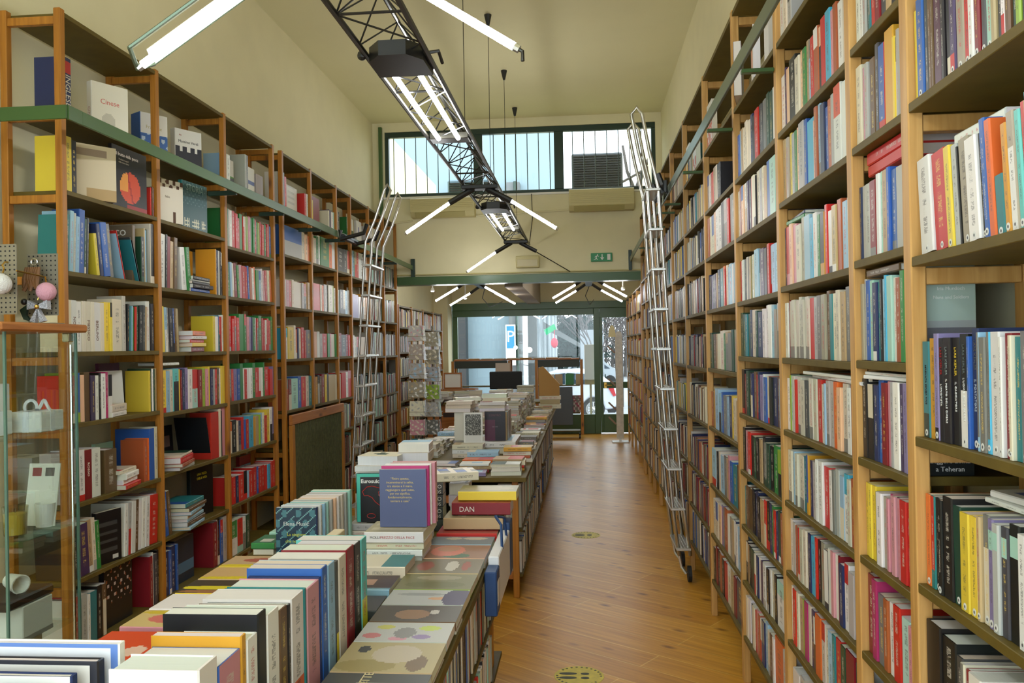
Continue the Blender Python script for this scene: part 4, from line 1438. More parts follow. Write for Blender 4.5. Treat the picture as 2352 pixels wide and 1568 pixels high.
# ------------------------------------------------------------------ tote bag on the table corner
t = empty('tote_bag', (-.355, 3.36, .58), 'white paper bag with navy stripes hanging off the front table edge', 'bag')
navy = simple('bag_navy', rgb(26, 62, 110), .5)
bw = simple('bag_white', rgb(222, 222, 224), .5, bump=.3, nscale=8)
obj('bag_panel', MB().box(-.378, -.336, 3.14, 3.6, .655, .85, .004), bw, t)
obj('stripe', MB().box(-.38, -.334, 3.601, 3.72, .65, .88, .004), navy, t)
obj('stripe', MB().box(-.38, -.334, 3.03, 3.139, .655, .82, .004), navy, t)
obj('window_patch', MB().box(-.3335, -.3325, 3.05, 3.11, .69, .78), bw, t)
obj('handle', MB().tube([(-.34, 3.3, .84), (-.345, 3.33, .93), (-.375, 3.4, .95), (-.345, 3.47, .93), (-.34, 3.5, .84)], .006, 6), navy, t)
# dark round-mouthed bag under the front table
t = empty('basket', (-.47, 2.16, .2), 'dark round basket with brown rim under the front table edge', 'basket')
obj('basket_body', MB().lathe([(.10, .0), (.14, .1), (.155, .24), (.145, .24), (.13, .11), (.09, .02)], 24, (-.555, 2.0, .4415)), M['blackmatte'], t)
obj('rim', MB().tube([(-.555 + .15 * math.cos(2 * PI * k / 24), 2.0 + .15 * math.sin(2 * PI * k / 24), .6835) for k in range(24)], .008, 6, closed=True), simple('rim_brown', rgb(110, 74, 40), .5), t)

# ------------------------------------------------------------------ tall card stand at the door
s = empty('totem_stand', (.62, 14.2, 0), 'tall narrow white flowered stand with a rounded top beside the door', 'display stand')
pn = [(.6 - .06, .06), (.6 + .06, .06), (.6 + .06, 1.78)] + [(.6 + .06 * math.cos(a), 1.78 + .1 * math.sin(a)) for a in [PI * i / 8 for i in range(1, 8)]] + [(.6 - .06, 1.78)]
obj('panel', MB().prism(pn, 'y', 14.0, 14.04), simple('flowered_white', rgb(214, 206, 190), .6, noise=.12, nscale=22), s)
obj('crest', MB().prism([(.49 + .06 * math.cos(a), 1.78 + .2 * math.sin(a)) for a in [PI * i / 10 for i in range(11)]], 'y', 13.98, 13.995), simple('pale_yellow', rgb(222, 206, 150), .5), s)
obj('foot', MB().box(.46, .74, 13.9, 14.14, .0, .02, .003).box(.58, .62, 14.0, 14.04, .02, .06), M['white'], s)
for k, z in enumerate((1.5, .95, .55, .3)):
    obj('card_holder', MB().prism([(.52, z), (.40, z + .12), (.42, z + .14), (.54, z + .02)], 'y', 13.99, 14.0), simple('holder_brown', rgb(150, 120, 96), .5), s)


# ------------------------------------------------------------------ postcard racks
def spinner(x, y, ztop, rows, label, gid, cols):
    s = empty('postcard_rack', (x, y, 0), label, 'postcard rack', 'revolving postcard racks')
    obj('base', MB().lathe([(.2, 0), (.2, .02), (.03, .05)], 24, (x, y, 0)), M['gunmetal'], s)
    obj('pole', MB().tube([(x, y, .05), (x, y, ztop + .05)], .014, 8), M['chrome'], s)
    for r_ in range(rows):
        z = ztop - .19 - r_ * .205
        mb = MB()
        for q in (-1, 1):
            for dz in (0, .05):
                mb.tube([(x - .09, y + q * .09, z + dz), (x + .09, y + q * .09, z + dz)], .0025, 5)
                mb.tube([(x + q * .09, y - .09, z + dz), (x + q * .09, y + .09, z + dz)], .0025, 5)
        mb.tube([(x - .09, y, z), (x + .09, y, z)], .003, 5).tube([(x, y - .09, z), (x, y + .09, z)], .003, 5)
        obj('wire_pocket', mb, M['chrome'], s)
        for side in (0, 1):
            c = cols[(r_ * 2 + side) % len(cols)]
            mb = MB()
            nu, nv = 16, 18
            V = []; F = []; C = []
            ph = rnd.uniform(0, 6)
            cc = pc(c, .05); c2 = pc(rnd.choice('gGagpWU')); c3 = pc(rnd.choice('wWGs'))
            def pic(u, v):
                q = math.sin(u * 11 + ph + 2 * math.sin(v * 6)) * math.cos(v * 9 - ph + u * 5)
                return c2 if q > .72 else (c3 if q < -.6 else cc)
            for j in range(nv):
                for i in range(nu):
                    u0, u1, v0, v1 = i / nu, (i + 1) / nu, j / nv, (j + 1) / nv
                    o = len(V)
                    V += [(u0 - .5, 0, v0), (u1 - .5, 0, v0), (u1 - .5, 0, v1), (u0 - .5, 0, v1)]
                    F.append((o, o + 1, o + 2, o + 3)); C.append(pic((u0 + u1) / 2, (v0 + v1) / 2))
            o = len(V)
            V += [(-.5, .02, 0), (.5, .02, 0), (.5, .02, 1), (-.5, .02, 1)]
            F.append((o, o + 3, o + 2, o + 1)); C.append(pc('w'))
            wdt, hgt = .165, .165
            mb.add([(v[0] * wdt, v[1] * .1, v[2] * hgt) for v in V], F, C)
            ob = bpy.data.objects.new('greeting_card', mb.mesh('greeting_card', M['cover'], recalc=False))
            COL.objects.link(ob)
            if side == 0:
                ob.matrix_world = Matrix.Translation((x, y - .082, z + .004)) @ Matrix.Rotation(math.radians(-6), 4, 'X')
            else:
                ob.matrix_world = Matrix.Translation((x + .082, y, z + .004)) @ Matrix.Rotation(PI / 2, 4, 'Z') @ Matrix.Rotation(math.radians(-6), 4, 'X')
            tag(ob, f"{PAL[c][1]} greeting card, {ORD[r_ + 1]} pocket from the top, {'front' if side == 0 else 'aisle'} side of the {gid} rack", 'greeting card', 'greeting cards in the postcard racks')


spinner(-1.81, 8.9, 1.92, 7, 'revolving postcard rack full of grey cards, the taller of two', 'taller', 'gaaggWaaWgpatWsWaaWc')
spinner(-1.76, 9.55, 1.86, 7, 'revolving postcard rack with the lime green card, the shorter of two', 'shorter', 'agaagalagTGoWPaGua')
# ------------------------------------------------------------------ glass cabinet and what stands in and on it
CX = (-2.28, -1.9); CY = (2.56, 2.95)
c = empty('glass_cabinet', (-2.09, 2.75, 0), 'tall glass display cabinet with a wooden top, gift boxes and candles inside', 'display cabinet')
obj('wooden_top', MB().box(CX[0] - .02, CX[1] + .025, CY[0] - .05, CY[1] + .03, 1.735, 1.765, .006), M['pine_y'], c)
obj('plinth', MB().box(CX[0], CX[1], CY[0], CY[1], 0, .30, .005), M['pine_l'], c)
for n_, z in enumerate((1.375, 1.025, .665)):
    obj('glass_shelf', MB().box(CX[0] + .012, CX[1] - .012, CY[0] + .012, CY[1] - .012, z - .007, z), M['cabglass'], c)
obj('glass_side', MB().box(CX[1] - .006, CX[1], CY[0] + .006, CY[1] - .006, .301, 1.734), M['cabglass'], c)
obj('glass_front', MB().box(CX[0], CX[1] - .008, CY[0], CY[0] + .006, .301, 1.734), M['cabglass'], c)
edge = simple('glass_edge_green', rgb(84, 118, 104), .15, spec=.8)
for x, y in ((CX[1] - .004, CY[0] + .003), (CX[1] - .004, CY[1] - .003), (CX[0] + .004, CY[0] + .003)):
    obj('glass_edge', MB().box(x - .004, x + .004, y - .004, y + .004, .302, 1.733), edge, c)
obj('top_clamp', MB().box(CX[1] - .035, CX[1] - .008, CY[1] - .04, CY[1] - .008, 1.70, 1.734, .003), M['chrome'], c)
obj('corner_post', MB().tube([(CX[1] - .016, CY[1] - .016, .302), (CX[1] - .016, CY[1] - .016, 1.69)], .005, 8), M['chrome'], c)

satin = simple('satin_ribbon', rgb(226, 226, 228), .25)
def gift(x, y, z, w, d, h, label):
    g = empty('gift_box', (x, y, z), label, 'gift box', 'ribboned boxes in the cabinet')
    obj('box_body', MB().box(x - w / 2, x + w / 2, y - d / 2, y + d / 2, z + .001, z + h, .003), M['white'], g)
    obj('ribbon', MB().box(x - w / 2 - .001, x + w / 2 + .001, y - .012, y + .012, z + .0015, z + h + .001).box(x - .012, x + .012, y - d / 2 - .001, y + d / 2 + .001, z + .0015, z + h + .001), satin, g)
    mb = MB()
    for s in (-1, 1):
        pts = [(x + s * (.004 + .03 * (1 - math.cos(a)) / 1.4), y + .008 * math.sin(a * 2), z + h + .004 + .022 * math.sin(a) ** 2 + .012 * math.sin(a)) for a in [PI * i / 12 for i in range(13)]]
        mb.tube(pts, .006, 6)
    obj('bow', mb, satin, g)
gift(-1.985, 2.84, 1.376, .115, .13, .075, 'white gift box with a bow on the upper glass shelf')
gift(-2.06, 2.68, 1.376, .11, .11, .085, 'cream gift box with a bow against the cabinet side, upper shelf')
b_ = empty('patterned_box', (-2.16, 2.84, 1.376), 'tall red-and-white lattice box behind the cream gift box', 'box')
mb = MB().box(-2.21, -2.12, 2.80, 2.88, 1.377, 1.55, .003)
obj('box_body', mb, M['white'], b_)
mb = MB()
for k in range(-3, 8):
    for s in (1, -1):
        for t in range(6):
            pass
for i in range(5):
    for j in range(7):
        x = -2.205 + i * .0175; z = 1.385 + j * .023
        mb.prism([(x, z), (x + .0012, z - .001), (x + .0175, z + .022), (x + .0163, z + .023)], 'y', 2.7988, 2.7995)
        mb.prism([(x + .0175, z), (x + .0163, z - .001), (x, z + .022), (x + .0012, z + .023)], 'y', 2.7982, 2.7987)
obj('lattice_print', mb, simple('lattice_red', rgb(180, 60, 70), .6), b_)
f_ = empty('picture_card', (-2.0, 2.86, 1.026), 'white printed card with two small pictures leaning inside the cabinet', 'card')
obj('card', MB().prism([(2.86, 1.027), (2.865, 1.027), (2.905, 1.25), (2.90, 1.25)], 'x', -2.06, -1.94), M['card'], f_)
obj('picture', MB().prism([(2.8915, 1.205), (2.8925, 1.205), (2.898, 1.235), (2.897, 1.235)], 'x', -2.045, -2.01), simple('pic_red', rgb(140, 40, 50), .5), f_)
obj('picture', MB().prism([(2.8915, 1.205), (2.8925, 1.205), (2.898, 1.235), (2.897, 1.235)], 'x', -1.995, -1.96), simple('pic_grey', rgb(90, 86, 84), .5), f_)

glassy = glass_mat('candle_glass', (.92, .9, .8), .15)
k_ = empty('candle', (-1.99, 2.72, 1.026), 'yellow candle in a clear glass on the middle glass shelf', 'candle', 'candles in the cabinet')
obj('wax', MB().lathe([(.033, .004), (.037, .075), (.0, .078)], 24, (-1.99, 2.72, 1.026)), simple('wax_yellow', rgb(214, 186, 60), .4), k_, smooth=False)
obj('glass_cup', MB().lathe([(.036, .001), (.042, .1), (.0405, .1), (.0345, .003)], 24, (-1.99, 2.72, 1.026)), glassy, k_)
obj('wick', MB().tube([(-1.99, 2.72, 1.103), (-1.988, 2.72, 1.118)], .0012, 5), M['black'], k_)
k_ = empty('candle', (-1.975, 2.86, 1.026), 'white candle in a white cup on the middle glass shelf', 'candle', 'candles in the cabinet')
obj('cup', MB().lathe([(.030, .001), (.035, .085), (.032, .085), (.028, .06)], 24, (-1.975, 2.86, 1.026)), M['white'], k_)
obj('wick', MB().tube([(-1.975, 2.86, 1.08), (-1.973, 2.86, 1.105)], .0014, 5), M['gold'], k_)
d_ = empty('figurine', (-2.16, 2.68, 1.026), 'white angel figurine with silver skirt on the middle glass shelf', 'figurine')
obj('body', MB().lathe([(.032, .001), (.03, .03), (.016, .07), (.02, .09), (.008, .11)], 18, (-2.16, 2.68, 1.026)), M['white'], d_)
obj('head', MB().ball((-2.16, 2.68, 1.15), .017, 12, 8), M['white'], d_)
obj('skirt_beads', MB().lathe([(.034, .002), (.036, .015), (.031, .02)], 18, (-2.16, 2.68, 1.026)), M['chrome'], d_)
for n_, (x, y, l) in enumerate(((-2.15, 2.66, 'cream storage box at the cabinet front under the dark tray'), (-2.0, 2.75, 'cream storage box under the far end of the dark tray'))):
    s_ = empty('storage_box', (x, y, .666), l, 'box', 'cream boxes on the lowest glass shelf')
    obj('box_body', MB().box(x - .07, x + .07, y - .08, y + .08, .667, .79, .003), M['card'], s_)
    obj('box_base', MB().box(x - .071, x + .071, y - .081, y + .081, .667, .685, .002), simple('box_grey', rgb(150, 146, 134), .6), s_)
t_ = empty('tray', (-2.08, 2.71, .791), 'dark brown tray across the two cream boxes', 'tray')
obj('tray_body', MB().box(-2.22, -1.93, 2.60, 2.84, .792, .825, .006), simple('dark_brown_tray', rgb(44, 26, 22), .4), t_)
for x, y, l, m_ in ((-2.15, 2.66, 'white cup lying on its side on the dark tray', M['white']), (-2.03, 2.74, 'small cream jar lying on the dark tray', M['card'])):
    u_ = empty('cup', (x, y, .826), l, 'cup', 'cups on the tray')
    P = [(.024, 0), (.034, .07), (.030, .07), (.02, .006)]
    mb = MB().lathe(P, 18, (0, 0, 0))
    rot = Matrix.Translation((x, y, .862)) @ Matrix.Rotation(math.radians(96), 4, 'Y') @ Matrix.Rotation(.4, 4, 'X')
    mb.V = [tuple(rot @ Vector(v)) for v in mb.V]
    obj('cup_body', mb, m_, u_)
for i in range(5):
    x, y = -2.19 + i * .032, 2.625 + (i % 2) * .014
    tag(obj('bauble', MB().ball((x, y, .840), .0135, 12, 8), M['gold'], origin=(x, y, .826)), 'small gold bauble in the cluster along the tray front', 'bauble', 'gold baubles on the tray')

# on top of the cabinet: perforated earring stands and hanging pendants
ZT = 1.766
perf = simple('perforated_steel', rgb(148, 142, 124), .35, metal=.5)
def perf_stand(x0, x1, y, z0, z1, label, rotz=0):
    s_ = empty('jewellery_stand', ((x0 + x1) / 2, y, ZT), label, 'jewellery stand', 'perforated jewellery stands')
    mb = MB().box(x0, x1, y, y + .003, z0, z1)
    obj('perforated_sheet', mb, perf, s_)
    mb = MB()
    nx = max(3, int((x1 - x0) / .0165)); nz = int((z1 - z0) / .0165)
    for i in range(nx):
        for j in range(nz):
            cx_, cz_ = x0 + (i + .5) * (x1 - x0) / nx, z0 + (j + .5) * (z1 - z0) / nz
            mb.prism([(cx_ + .0032 * math.cos(a), cz_ + .0032 * math.sin(a)) for a in [2 * PI * q / 6 for q in range(6)]], 'y', y - .0008, y - .0002)
    obj('hole_pattern', mb, M['blackmatte'], s_)
    obj('stand_foot', MB().box(x0, x1, y - .03, y + .04, ZT + .0005, ZT + .006, .001).box(x0, x0 + .006, y + .004, y + .01, ZT, z1), perf, s_)
perf_stand(-2.30, -2.0, 2.76, 1.80, 2.05, 'perforated steel earring stand at the cabinet front')
perf_stand(-2.06, -1.94, 2.90, 1.80, 2.03, 'perforated brass-coloured earring stand behind the leather pendants')
def pendant(x, y, z, label, cat, parts):
    o = empty('pendant', (x, y, z), label, cat, 'pendants hanging on the jewellery stands')
    for nm, mb, mt in parts:
        obj(nm, mb, mt, o)
fur_w = simple('white_fur', rgb(222, 220, 214), .95, bump=1.0, nscale=260)
fur_p = simple('pink_fur', rgb(214, 158, 172), .95, bump=1.0, nscale=260)
leather = simple('brown_leather', rgb(112, 74, 40), .5, noise=.2)
pendant(-2.09, 2.52, 1.98, 'fluffy white ball pendant under a gold crescent hook', 'pendant', (
    ('fur_ball', MB().ball((-2.03, 2.717, 1.905), .037, 18, 12), fur_w),
    ('hook', MB().tube([(-2.03, 2.73, 1.945), (-2.023, 2.728, 1.96), (-2.03, 2.728, 1.972), (-2.032, 2.745, 1.985), (-2.03, 2.756, 1.985)], .003, 6), M['gold'])))
pendant(-1.97, 2.855, 1.95, 'fluffy pink ball pendant beside the brown leather strips', 'pendant', (
    ('fur_ball', MB().ball((-1.955, 2.855, 1.885), .034, 18, 12), fur_p),
    ('hook', MB().tube([(-1.955, 2.855, 1.919), (-1.965, 2.865, 1.94), (-1.972, 2.72, 1.95)], .003, 6), M['gold'])))
lt = MB()
for k in range(7):
    x = -2.03 + k * .008
    lt.tube([(x, 2.855, 1.975), (x + .006 * math.sin(k), 2.845, 1.93), (x + .02 * math.sin(k * 2.1), 2.840, 1.90 - .006 * (k % 3))], [.006, .010, .007], 6)
pendant(-2.0, 2.855, 1.98, 'brown leather tassel pendant with a wire loop', 'pendant', (
    ('strips', lt, leather), ('loop', MB().tube([(-2.0 + .012 * math.cos(a), 2.855, 1.995 + .012 * math.sin(a)) for a in [2 * PI * i / 14 for i in range(14)]], .0018, 5, closed=True), M['chrome'])))
bw_ = MB()
for s in (-1, 1):
    bw_.prism([(-1.985, 1.835), (-1.985 + s * .038, 1.855), (-1.985 + s * .04, 1.82), (-1.985 + s * .004, 1.826)], 'y', 2.845, 2.867)
    bw_.prism([(-1.985, 1.828), (-1.985 + s * .03, 1.778), (-1.985 + s * .008, 1.772)], 'y', 2.845, 2.861)
m_, nt_, bs_ = new_mat('mottled_cloth')
vo = nt_.nodes.new('ShaderNodeTexVoronoi'); vo.inputs['Scale'].default_value = 90
rp = nt_.nodes.new('ShaderNodeValToRGB'); rp.color_ramp.interpolation = 'CONSTANT'
rp.color_ramp.elements[0].color = (*rgb(214, 216, 220), 1); rp.color_ramp.elements[1].color = (*rgb(52, 56, 70), 1); rp.color_ramp.elements[1].position = .55
nt_.links.new(vo.outputs['Color'], rp.inputs['Fac']); nt_.links.new(rp.outputs['Color'], bs_.inputs['Base Color'])
pendant(-1.985, 2.855, 1.86, 'black and white mottled bow pendant under the pink ball', 'pendant', (
    ('bow', bw_, m_), ('knot', MB().ball((-1.985, 2.845, 1.83), .009, 8, 6), M['gold']), ('chain', MB().tube([(-1.985, 2.850, 1.855), (-1.98, 2.855, 1.88)], .002, 5), M['gold'])))
pendant(-2.04, 2.865, 1.84, 'dark green stone cross pendant in front of the steel sheet', 'pendant', (
    ('stone', MB().prism([(-2.06, 1.82), (-2.03, 1.84), (-2.035, 1.80), (-2.015, 1.775), (-2.045, 1.785)], 'y', 2.855, 2.867), M['dkgreen']), ('bead', MB().ball((-2.045, 2.860, 1.85), .012, 10, 8), M['black'])))
s_ = empty('price_sign', (-2.17, 2.60, 2.1), 'white sign block on a post above the earring stand', 'sign')
obj('sign_block', MB().box(-2.32, -2.085, 2.60, 2.64, 2.10, 2.185, .004), M['card'], s_)
obj('sign_post', MB().box(-2.19, -2.18, 2.63, 2.64, ZT + .001, 2.099), M['white'], s_)
mb = MB()
for j, (a, b_) in enumerate(((-2.30, -2.16), (-2.25, -2.13), (-2.27, -2.19))):
    x = a
    while x < b_:
        w_ = rnd.uniform(.006, .016); mb.box(x, min(b_, x + w_), 2.5985, 2.5995, 2.163 - j * .02, 2.1665 - j * .02); x += w_ + .004
obj('handwriting', mb, simple('pencil', rgb(150, 146, 140), .7), s_)
# ------------------------------------------------------------------ what stands on the shelves
def shelf_name(shelves, z):
    s = sorted(shelves, reverse=True)
    eye = max(v for v in s if v <= EYE + .06)
    i, e = s.index(z), s.index(eye)
    if i == e:
        return 'eye-level shelf'
    return f"{ORD[abs(i - e)]} shelf {'above' if i < e else 'below'} eye-level"


def fit(kw, shelves, z):
    """keep heights under the shelf above"""
    lim = min([v for v in shelves if v > z + .01] + [z + 9]) - z - .03
    a, b = kw.get('hs', (.195, .215))
    kw['hs'] = (min(a, lim - .02), min(b, lim))
    return kw


def rrow(bi, si, seq=None, **kw):
    z = RS[bi][si]
    kw = fit(kw, RS[bi] + [EYE + 1.61], z)
    kw.setdefault('place_name', f"{shelf_name(RS[bi], z)}, {RB[bi]}")
    return row('R', RP[bi + 1] - .003, RP[bi] + .048, z, seq, **kw)


def adel(u, v):
    if v > .42: return rgb(168, 188, 178)
    if v > .36: return rgb(160, 166, 166)
    g = .5 + .5 * math.sin(u * 23) * math.sin(v * 31)
    return rgb(104, 104, 112) if v > .14 or g < .55 else rgb(170, 160, 140)
# ---- first bay along the aisle (cut by the frame): positions follow the photograph
rrow(0, 2, edges='y2078 y2083 b2097 d2105 u2112 u2117 m2133 k2141 k2152 V2164 a2180 w2192 w2203 R2214 d2224 T2238 U2248 k2259 w2270 u2281 N2293 l2304 k2326 k2350 u2372 k2400', hs=(.214, .224), ds=(.14, .15), pal='kbgwRt', hard=0, lean=-.02, dots=.75,
     special={0: dict(h=.205), 9: dict(h=.222), 18: dict(bands=[(.55, 1, rgb(30, 110, 110))])})
rrow(0, 3, edges='w2094 w2121 r2150 y2164 g2177 k2181 a2202 w2227 k2236 b2248 o2262 t2281 Y2294 a2311 q2324 U2336 c2366 y2380', hs=(.20, .215), ds=(.135, .15), pal='gwabyr', lean=-.085, hard=0, dots=.75,
     special={9: dict(h=.222), 8: dict(h=.23, d=.15), 14: dict(h=.222), 15: dict(h=.235), 16: dict(h=.228), 10: dict(h=.11)})
sp = lambda s, c, v=.66, size=.011: ('spine', s, size, c, .5, v, dict(squeeze=.95))
rrow(0, 4, edges='t2116 t2131 Y2146 v2157 k2168 k2184 k2199 b2204 k2222 b2228 B2243 s2250 G2265 c2274 w2295 w2303 R2318 W2326 t2342 G2362 k2378', hs=(.222, .232), ds=(.14, .15), pal='kwgRb', hard=0, dots=.75,
     special={0: dict(h=.215, bands=[(0, .25, rgb(30, 60, 62))], letters=False, texts=[sp('SERENATA SENZA FINE', rgb(40, 40, 42), .55, .009)]),
              3: dict(letters=False, texts=[sp('LARS KEPLER', rgb(150, 30, 30), .78), sp("L'IPNOTISTA", rgb(220, 220, 215), .45, .009)]),
              4: dict(letters=False, texts=[sp('LARS KEPLER', rgb(120, 130, 125), .78), sp('IL PORTO DELLE OMBRE', rgb(220, 220, 215), .4, .009)]),
              5: dict(letters=False, texts=[sp('LARS KEPLER', rgb(210, 180, 50), .78), sp('IL CACCIATORE', rgb(220, 220, 215), .45, .009)]),
              7: dict(letters=False, texts=[sp('LARS KEPLER', rgb(90, 100, 96), .78), sp("L'UOMO DELLA SABBIA", rgb(220, 220, 215), .42, .009)]),
              9: dict(h=.24, letters=False, texts=[sp('LARS KEPLER', rgb(84, 86, 88), .78), sp('IL PORTATORE', rgb(170, 180, 190), .45, .010)])})
rrow(0, 5, edges='o2110 o2121 t2131 k2141 k2151 k2172 N2190 y2210 y2226 U2235 G2250 v2262 g2277 d2293 k2316 w2334 k2364 k2400', hs=(.205, .217), ds=(.14, .15), pal='kwgy', hard=0, dots=.75,
     special={5: dict(lean=-.03), 6: dict(h=.2), 7: dict(h=.2), 10: dict(bands=[(.72, .9, pc('T'))]), 11: dict(bands=[(.76, .92, pc('T'))]), 12: dict(bands=[(.72, .9, pc('T'))]), 13: dict(bands=[(.72, .9, pc('T'))])})
rrow(0, 6, edges='k2093 k2122 k2150 d2163 W2172 R2180 w2206 y2218 o2236 k2250 W2275 w2300 w2330', hs=(.19, .235), ds=(.14, .16), pal='wWk', hard=.3,
     special={0: dict(h=.245, d=.19), 1: dict(h=.235, d=.19), 2: dict(h=.215), 3: dict(h=.21), 4: dict(h=.205), 5: dict(h=.205), 6: dict(h=.185), 7: dict(h=.18)})
for si, s in ((0, 'kwgrb'), (1, 'gkwUb'), (7, 'kwr'), (8, 'wgk')):
    rrow(0, si, pal=s, place_name=None)
stack(.90, 1.62, RS[0][5] + .219, 'w1 w1.4', yaw=-PI / 2 + .1, ds=.14, hh=.3, jitter=.01, side='R', place_name='the papers over the yellow pair, first aisle bay')
add_book(.03, .15, .21, 'w', flat(.875, 1.73, RS[0][3] + .218, .03, .15, .21, -PI / 2), label='white book lying flat over the leaning row, upper first aisle bay', group=None, w=.4, faces='spine')

# ---- narrow bay
rrow(1, 2, 'w1.6 w g N t.6 r R1.6 d2 U g1.4 w1.4', hs=(.21, .235), pal='wg')
rrow(1, 3, 'W1.8 e.7 p.7 g1.2 u1.8 d1.2 r2 Y2.4 y k.6 g w1.6', hs=(.20, .235), special={5: dict(h=.235), 7: dict(h=.24), 6: dict(h=.22), 11: dict(h=.22)}, hard=0)
rrow(1, 4, 'B.6 g g1.4 R1.6 w.7 T.8 U b.7 b g1.6 a', hs=(.20, .22))
rrow(1, 5, 'a g.8 b1.2 T B1.2 t.8 k.7 s c.7 T1.2 w O1.2 n T', hs=(.205, .22), hard=0, special={13: dict(h=.226, d=.145, art=adel, art_side=1, w=4, texts=[('front', 'ADELPHI', .011, rgb(225, 228, 222), .60, .90), ('front', 'Iris Murdoch', .012, rgb(225, 228, 222), .62, .76), ('front', 'Nuns and Soldiers', .011, rgb(225, 228, 222), .62, .67)])})
rrow(1, 6, 'k1.8 k2 B1.4 b1.2 R1.6 p g1.2 w2 V v k', hs=(.195, .215), hard=0, special={1: dict(bands=[(.55, 1, pc('W'))]), 10: dict(w=3, texts=[('front', 'Leggere Lolita', .016, rgb(222, 222, 218), .60, .16), ('front', 'a Teheran', .016, rgb(222, 222, 218), .60, .07)])})
rrow(1, 7, 'y1.2 y1.2 y1.2 N.8 w2 a p P.7 p1.2 k.6 p r1.8 r.8 p', hs=(.185, .20), hard=0)
rrow(1, 8, 'R2 P2 G2.6 O1.6 w1.6 r2.4 T2.8 p1.4 V', hs=(.175, .215), special={0: dict(h=.215), 1: dict(h=.212), 5: dict(h=.19), 6: dict(h=.175), 7: dict(h=.17)}, hard=0)
rrow(1, 9, 'w1.4 g w2 g1.4 k a', hs=(.18, .2), fill=.7)
rrow(1, 10, pal='wgkr', place_name=None)
rrow(1, 0, pal='wgkr', place_name=None); rrow(1, 1, 'g W k r b w g U', place_name=None)
stack(.86, 2.18, RS[1][4] + .222, 'r3 r3.4', yaw=-PI / 2, ds=.17, hh=.26, jitter=.004, jy=.02, side='R', place_name='the red pair lying over books, narrow bay', hard=1)
stack(.84, 2.18, RS[1][5] + .222, 'u2', yaw=-PI / 2, ds=.15, hh=.24, side='R', jitter=.002, jy=.02, place_name='flat over the eye-level row, narrow aisle bay')
stack(.84, 2.18, RS[1][6] + .217, 'w1 w.8', yaw=-PI / 2 + .1, ds=.14, hh=.25, side='R', jitter=.002, place_name='the papers over the row below eye-level, narrow bay')

# ---- third bay
rrow(2, 1, 'w W g', fill=.2, place_name=None)
rrow(2, 2, 'w1.2 V.6 e k2 W1.8 e n1.4 U.7 s.7 r1.2 O1.4 e.7 r1.2 c1.6 p.7 O w1.2 W1.2', hs=(.205, .225), special={3: dict(h=.23)}, hard=0)
rrow(2, 3, 'U y.7 a y.7 g n e g2.2 b c2.6 e.7 O s B1.2 b O g.7 w1.8 w2', hs=(.19, .235), hard=0, special={9: dict(h=.215), 17: dict(h=.235, bands=[(.6, 1, rgb(214, 78, 30))]), 18: dict(h=.228)})
rrow(2, 4, 'V.7 p e p i1.6 a s1.2 c.8 w n.8 Y1.2 r.6 w U O s w', hs=(.195, .222))
rrow(2, 5, 'w R.5 i i i i i i i r1.2 g G a1.2 u1.2 t.7 W1.2 W U1.2 G p.8 c.7', hs=(.205, .217), bandp=0, hard=0, special={k: dict(bands=[(0, .2, rgb(128, 122, 112))]) for k in range(2, 9)})
rrow(2, 6, 'w l.6 T.6 i r.5 i1.4 i1.4 d1.2 i1.2 i r1.2 i s.6 g g o1.4 e1.2 i w R', hs=(.19, .205), bandp=.1, hard=0, special={5: dict(bands=[(0, .16, pc('G'))]), 8: dict(bands=[(0, .2, pc('G'))]), 13: dict(bands=[(0, .18, pc('G'))])})
rrow(2, 7, 'i1.4 W s.7 i i1.4 i t1.2 Y.8 B.8 V.7 g w w1.4 r1.6 w c.6 G g s1.2 c1.2 i O w', hs=(.19, .205), hard=0, special={k: dict(bands=[(0, .2, pc('G'))]) for k in (0, 3, 4, 5)})
rrow(2, 8, 'w1.2 g O.7 U r.7 i1.4 W1.2 W B c1.6 r.6 k a1.2 d1.4 w p1.2 w R.7 B w1.4 g1.4 v l.6', hs=(.185, .205), hard=0)
rrow(2, 9, 'w1.2 r1.4 W U1.4 l.7 P1.4 W V u.7 o1.8 i1.4 W1.2 s1.4 t r1.4 N1.2 R2.6 d1.2 w', hs=(.185, .205), hard=0)
rrow(2, 10, 'w1.4 g W r w W U k r w g W b', hs=(.19, .205))
stack(.85, 3.05, RS[2][4] + .224, 'n1.5 B1.2', yaw=-PI / 2, ds=.15, hh=.2, side='R', jitter=.004)
stack(.84, 2.62, RS[2][6] + .207, 'w1 w1', yaw=-PI / 2, ds=.14, hh=.6, side='R', jitter=.004)

# ---- fourth and fifth bays
rrow(3, 1, 'b s.7 U W1.4 W W1.2 B k r1.4 k1.2 d G N N w a', hs=(.2, .23), ds=(.13, .15))
rrow(3, 2, 'W R.7 e U V k r.7 W k W g W U b1.8 T2 a', hs=(.2, .235))
rrow(3, 3, 'r w1.2 w k W k U n.6 W s1.6 s.6 d V1.8 k1.6 r s.8 s1.4 s B', hs=(.195, .225))
rrow(3, 4, 'N N1.2 t N B W1.2 N B1.6 w1.4 w w1.4 s a g1.4', hs=(.195, .22), lean=.015)
rrow(3, 5, 'k1.4 R N1.2 k B u r B.8 v1.2 w.7 b r k B1.4 u s2', hs=(.19, .21), hard=.1)
rrow(3, 6, 'k p1.2 r k1.4 N.7 k1.2 U k N1.2 N k n1.6 l N', hs=(.185, .205))
rrow(3, 7, 't1.4 u1.4 u1.6 k k B1.2 k1.2 U1.6 r k1.2 B n r B N O n', hs=(.185, .205))
rrow(3, 8, 'k U.8 k N1.6 N W B w V w1.2 k w W k T2.6 t', hs=(.185, .205))
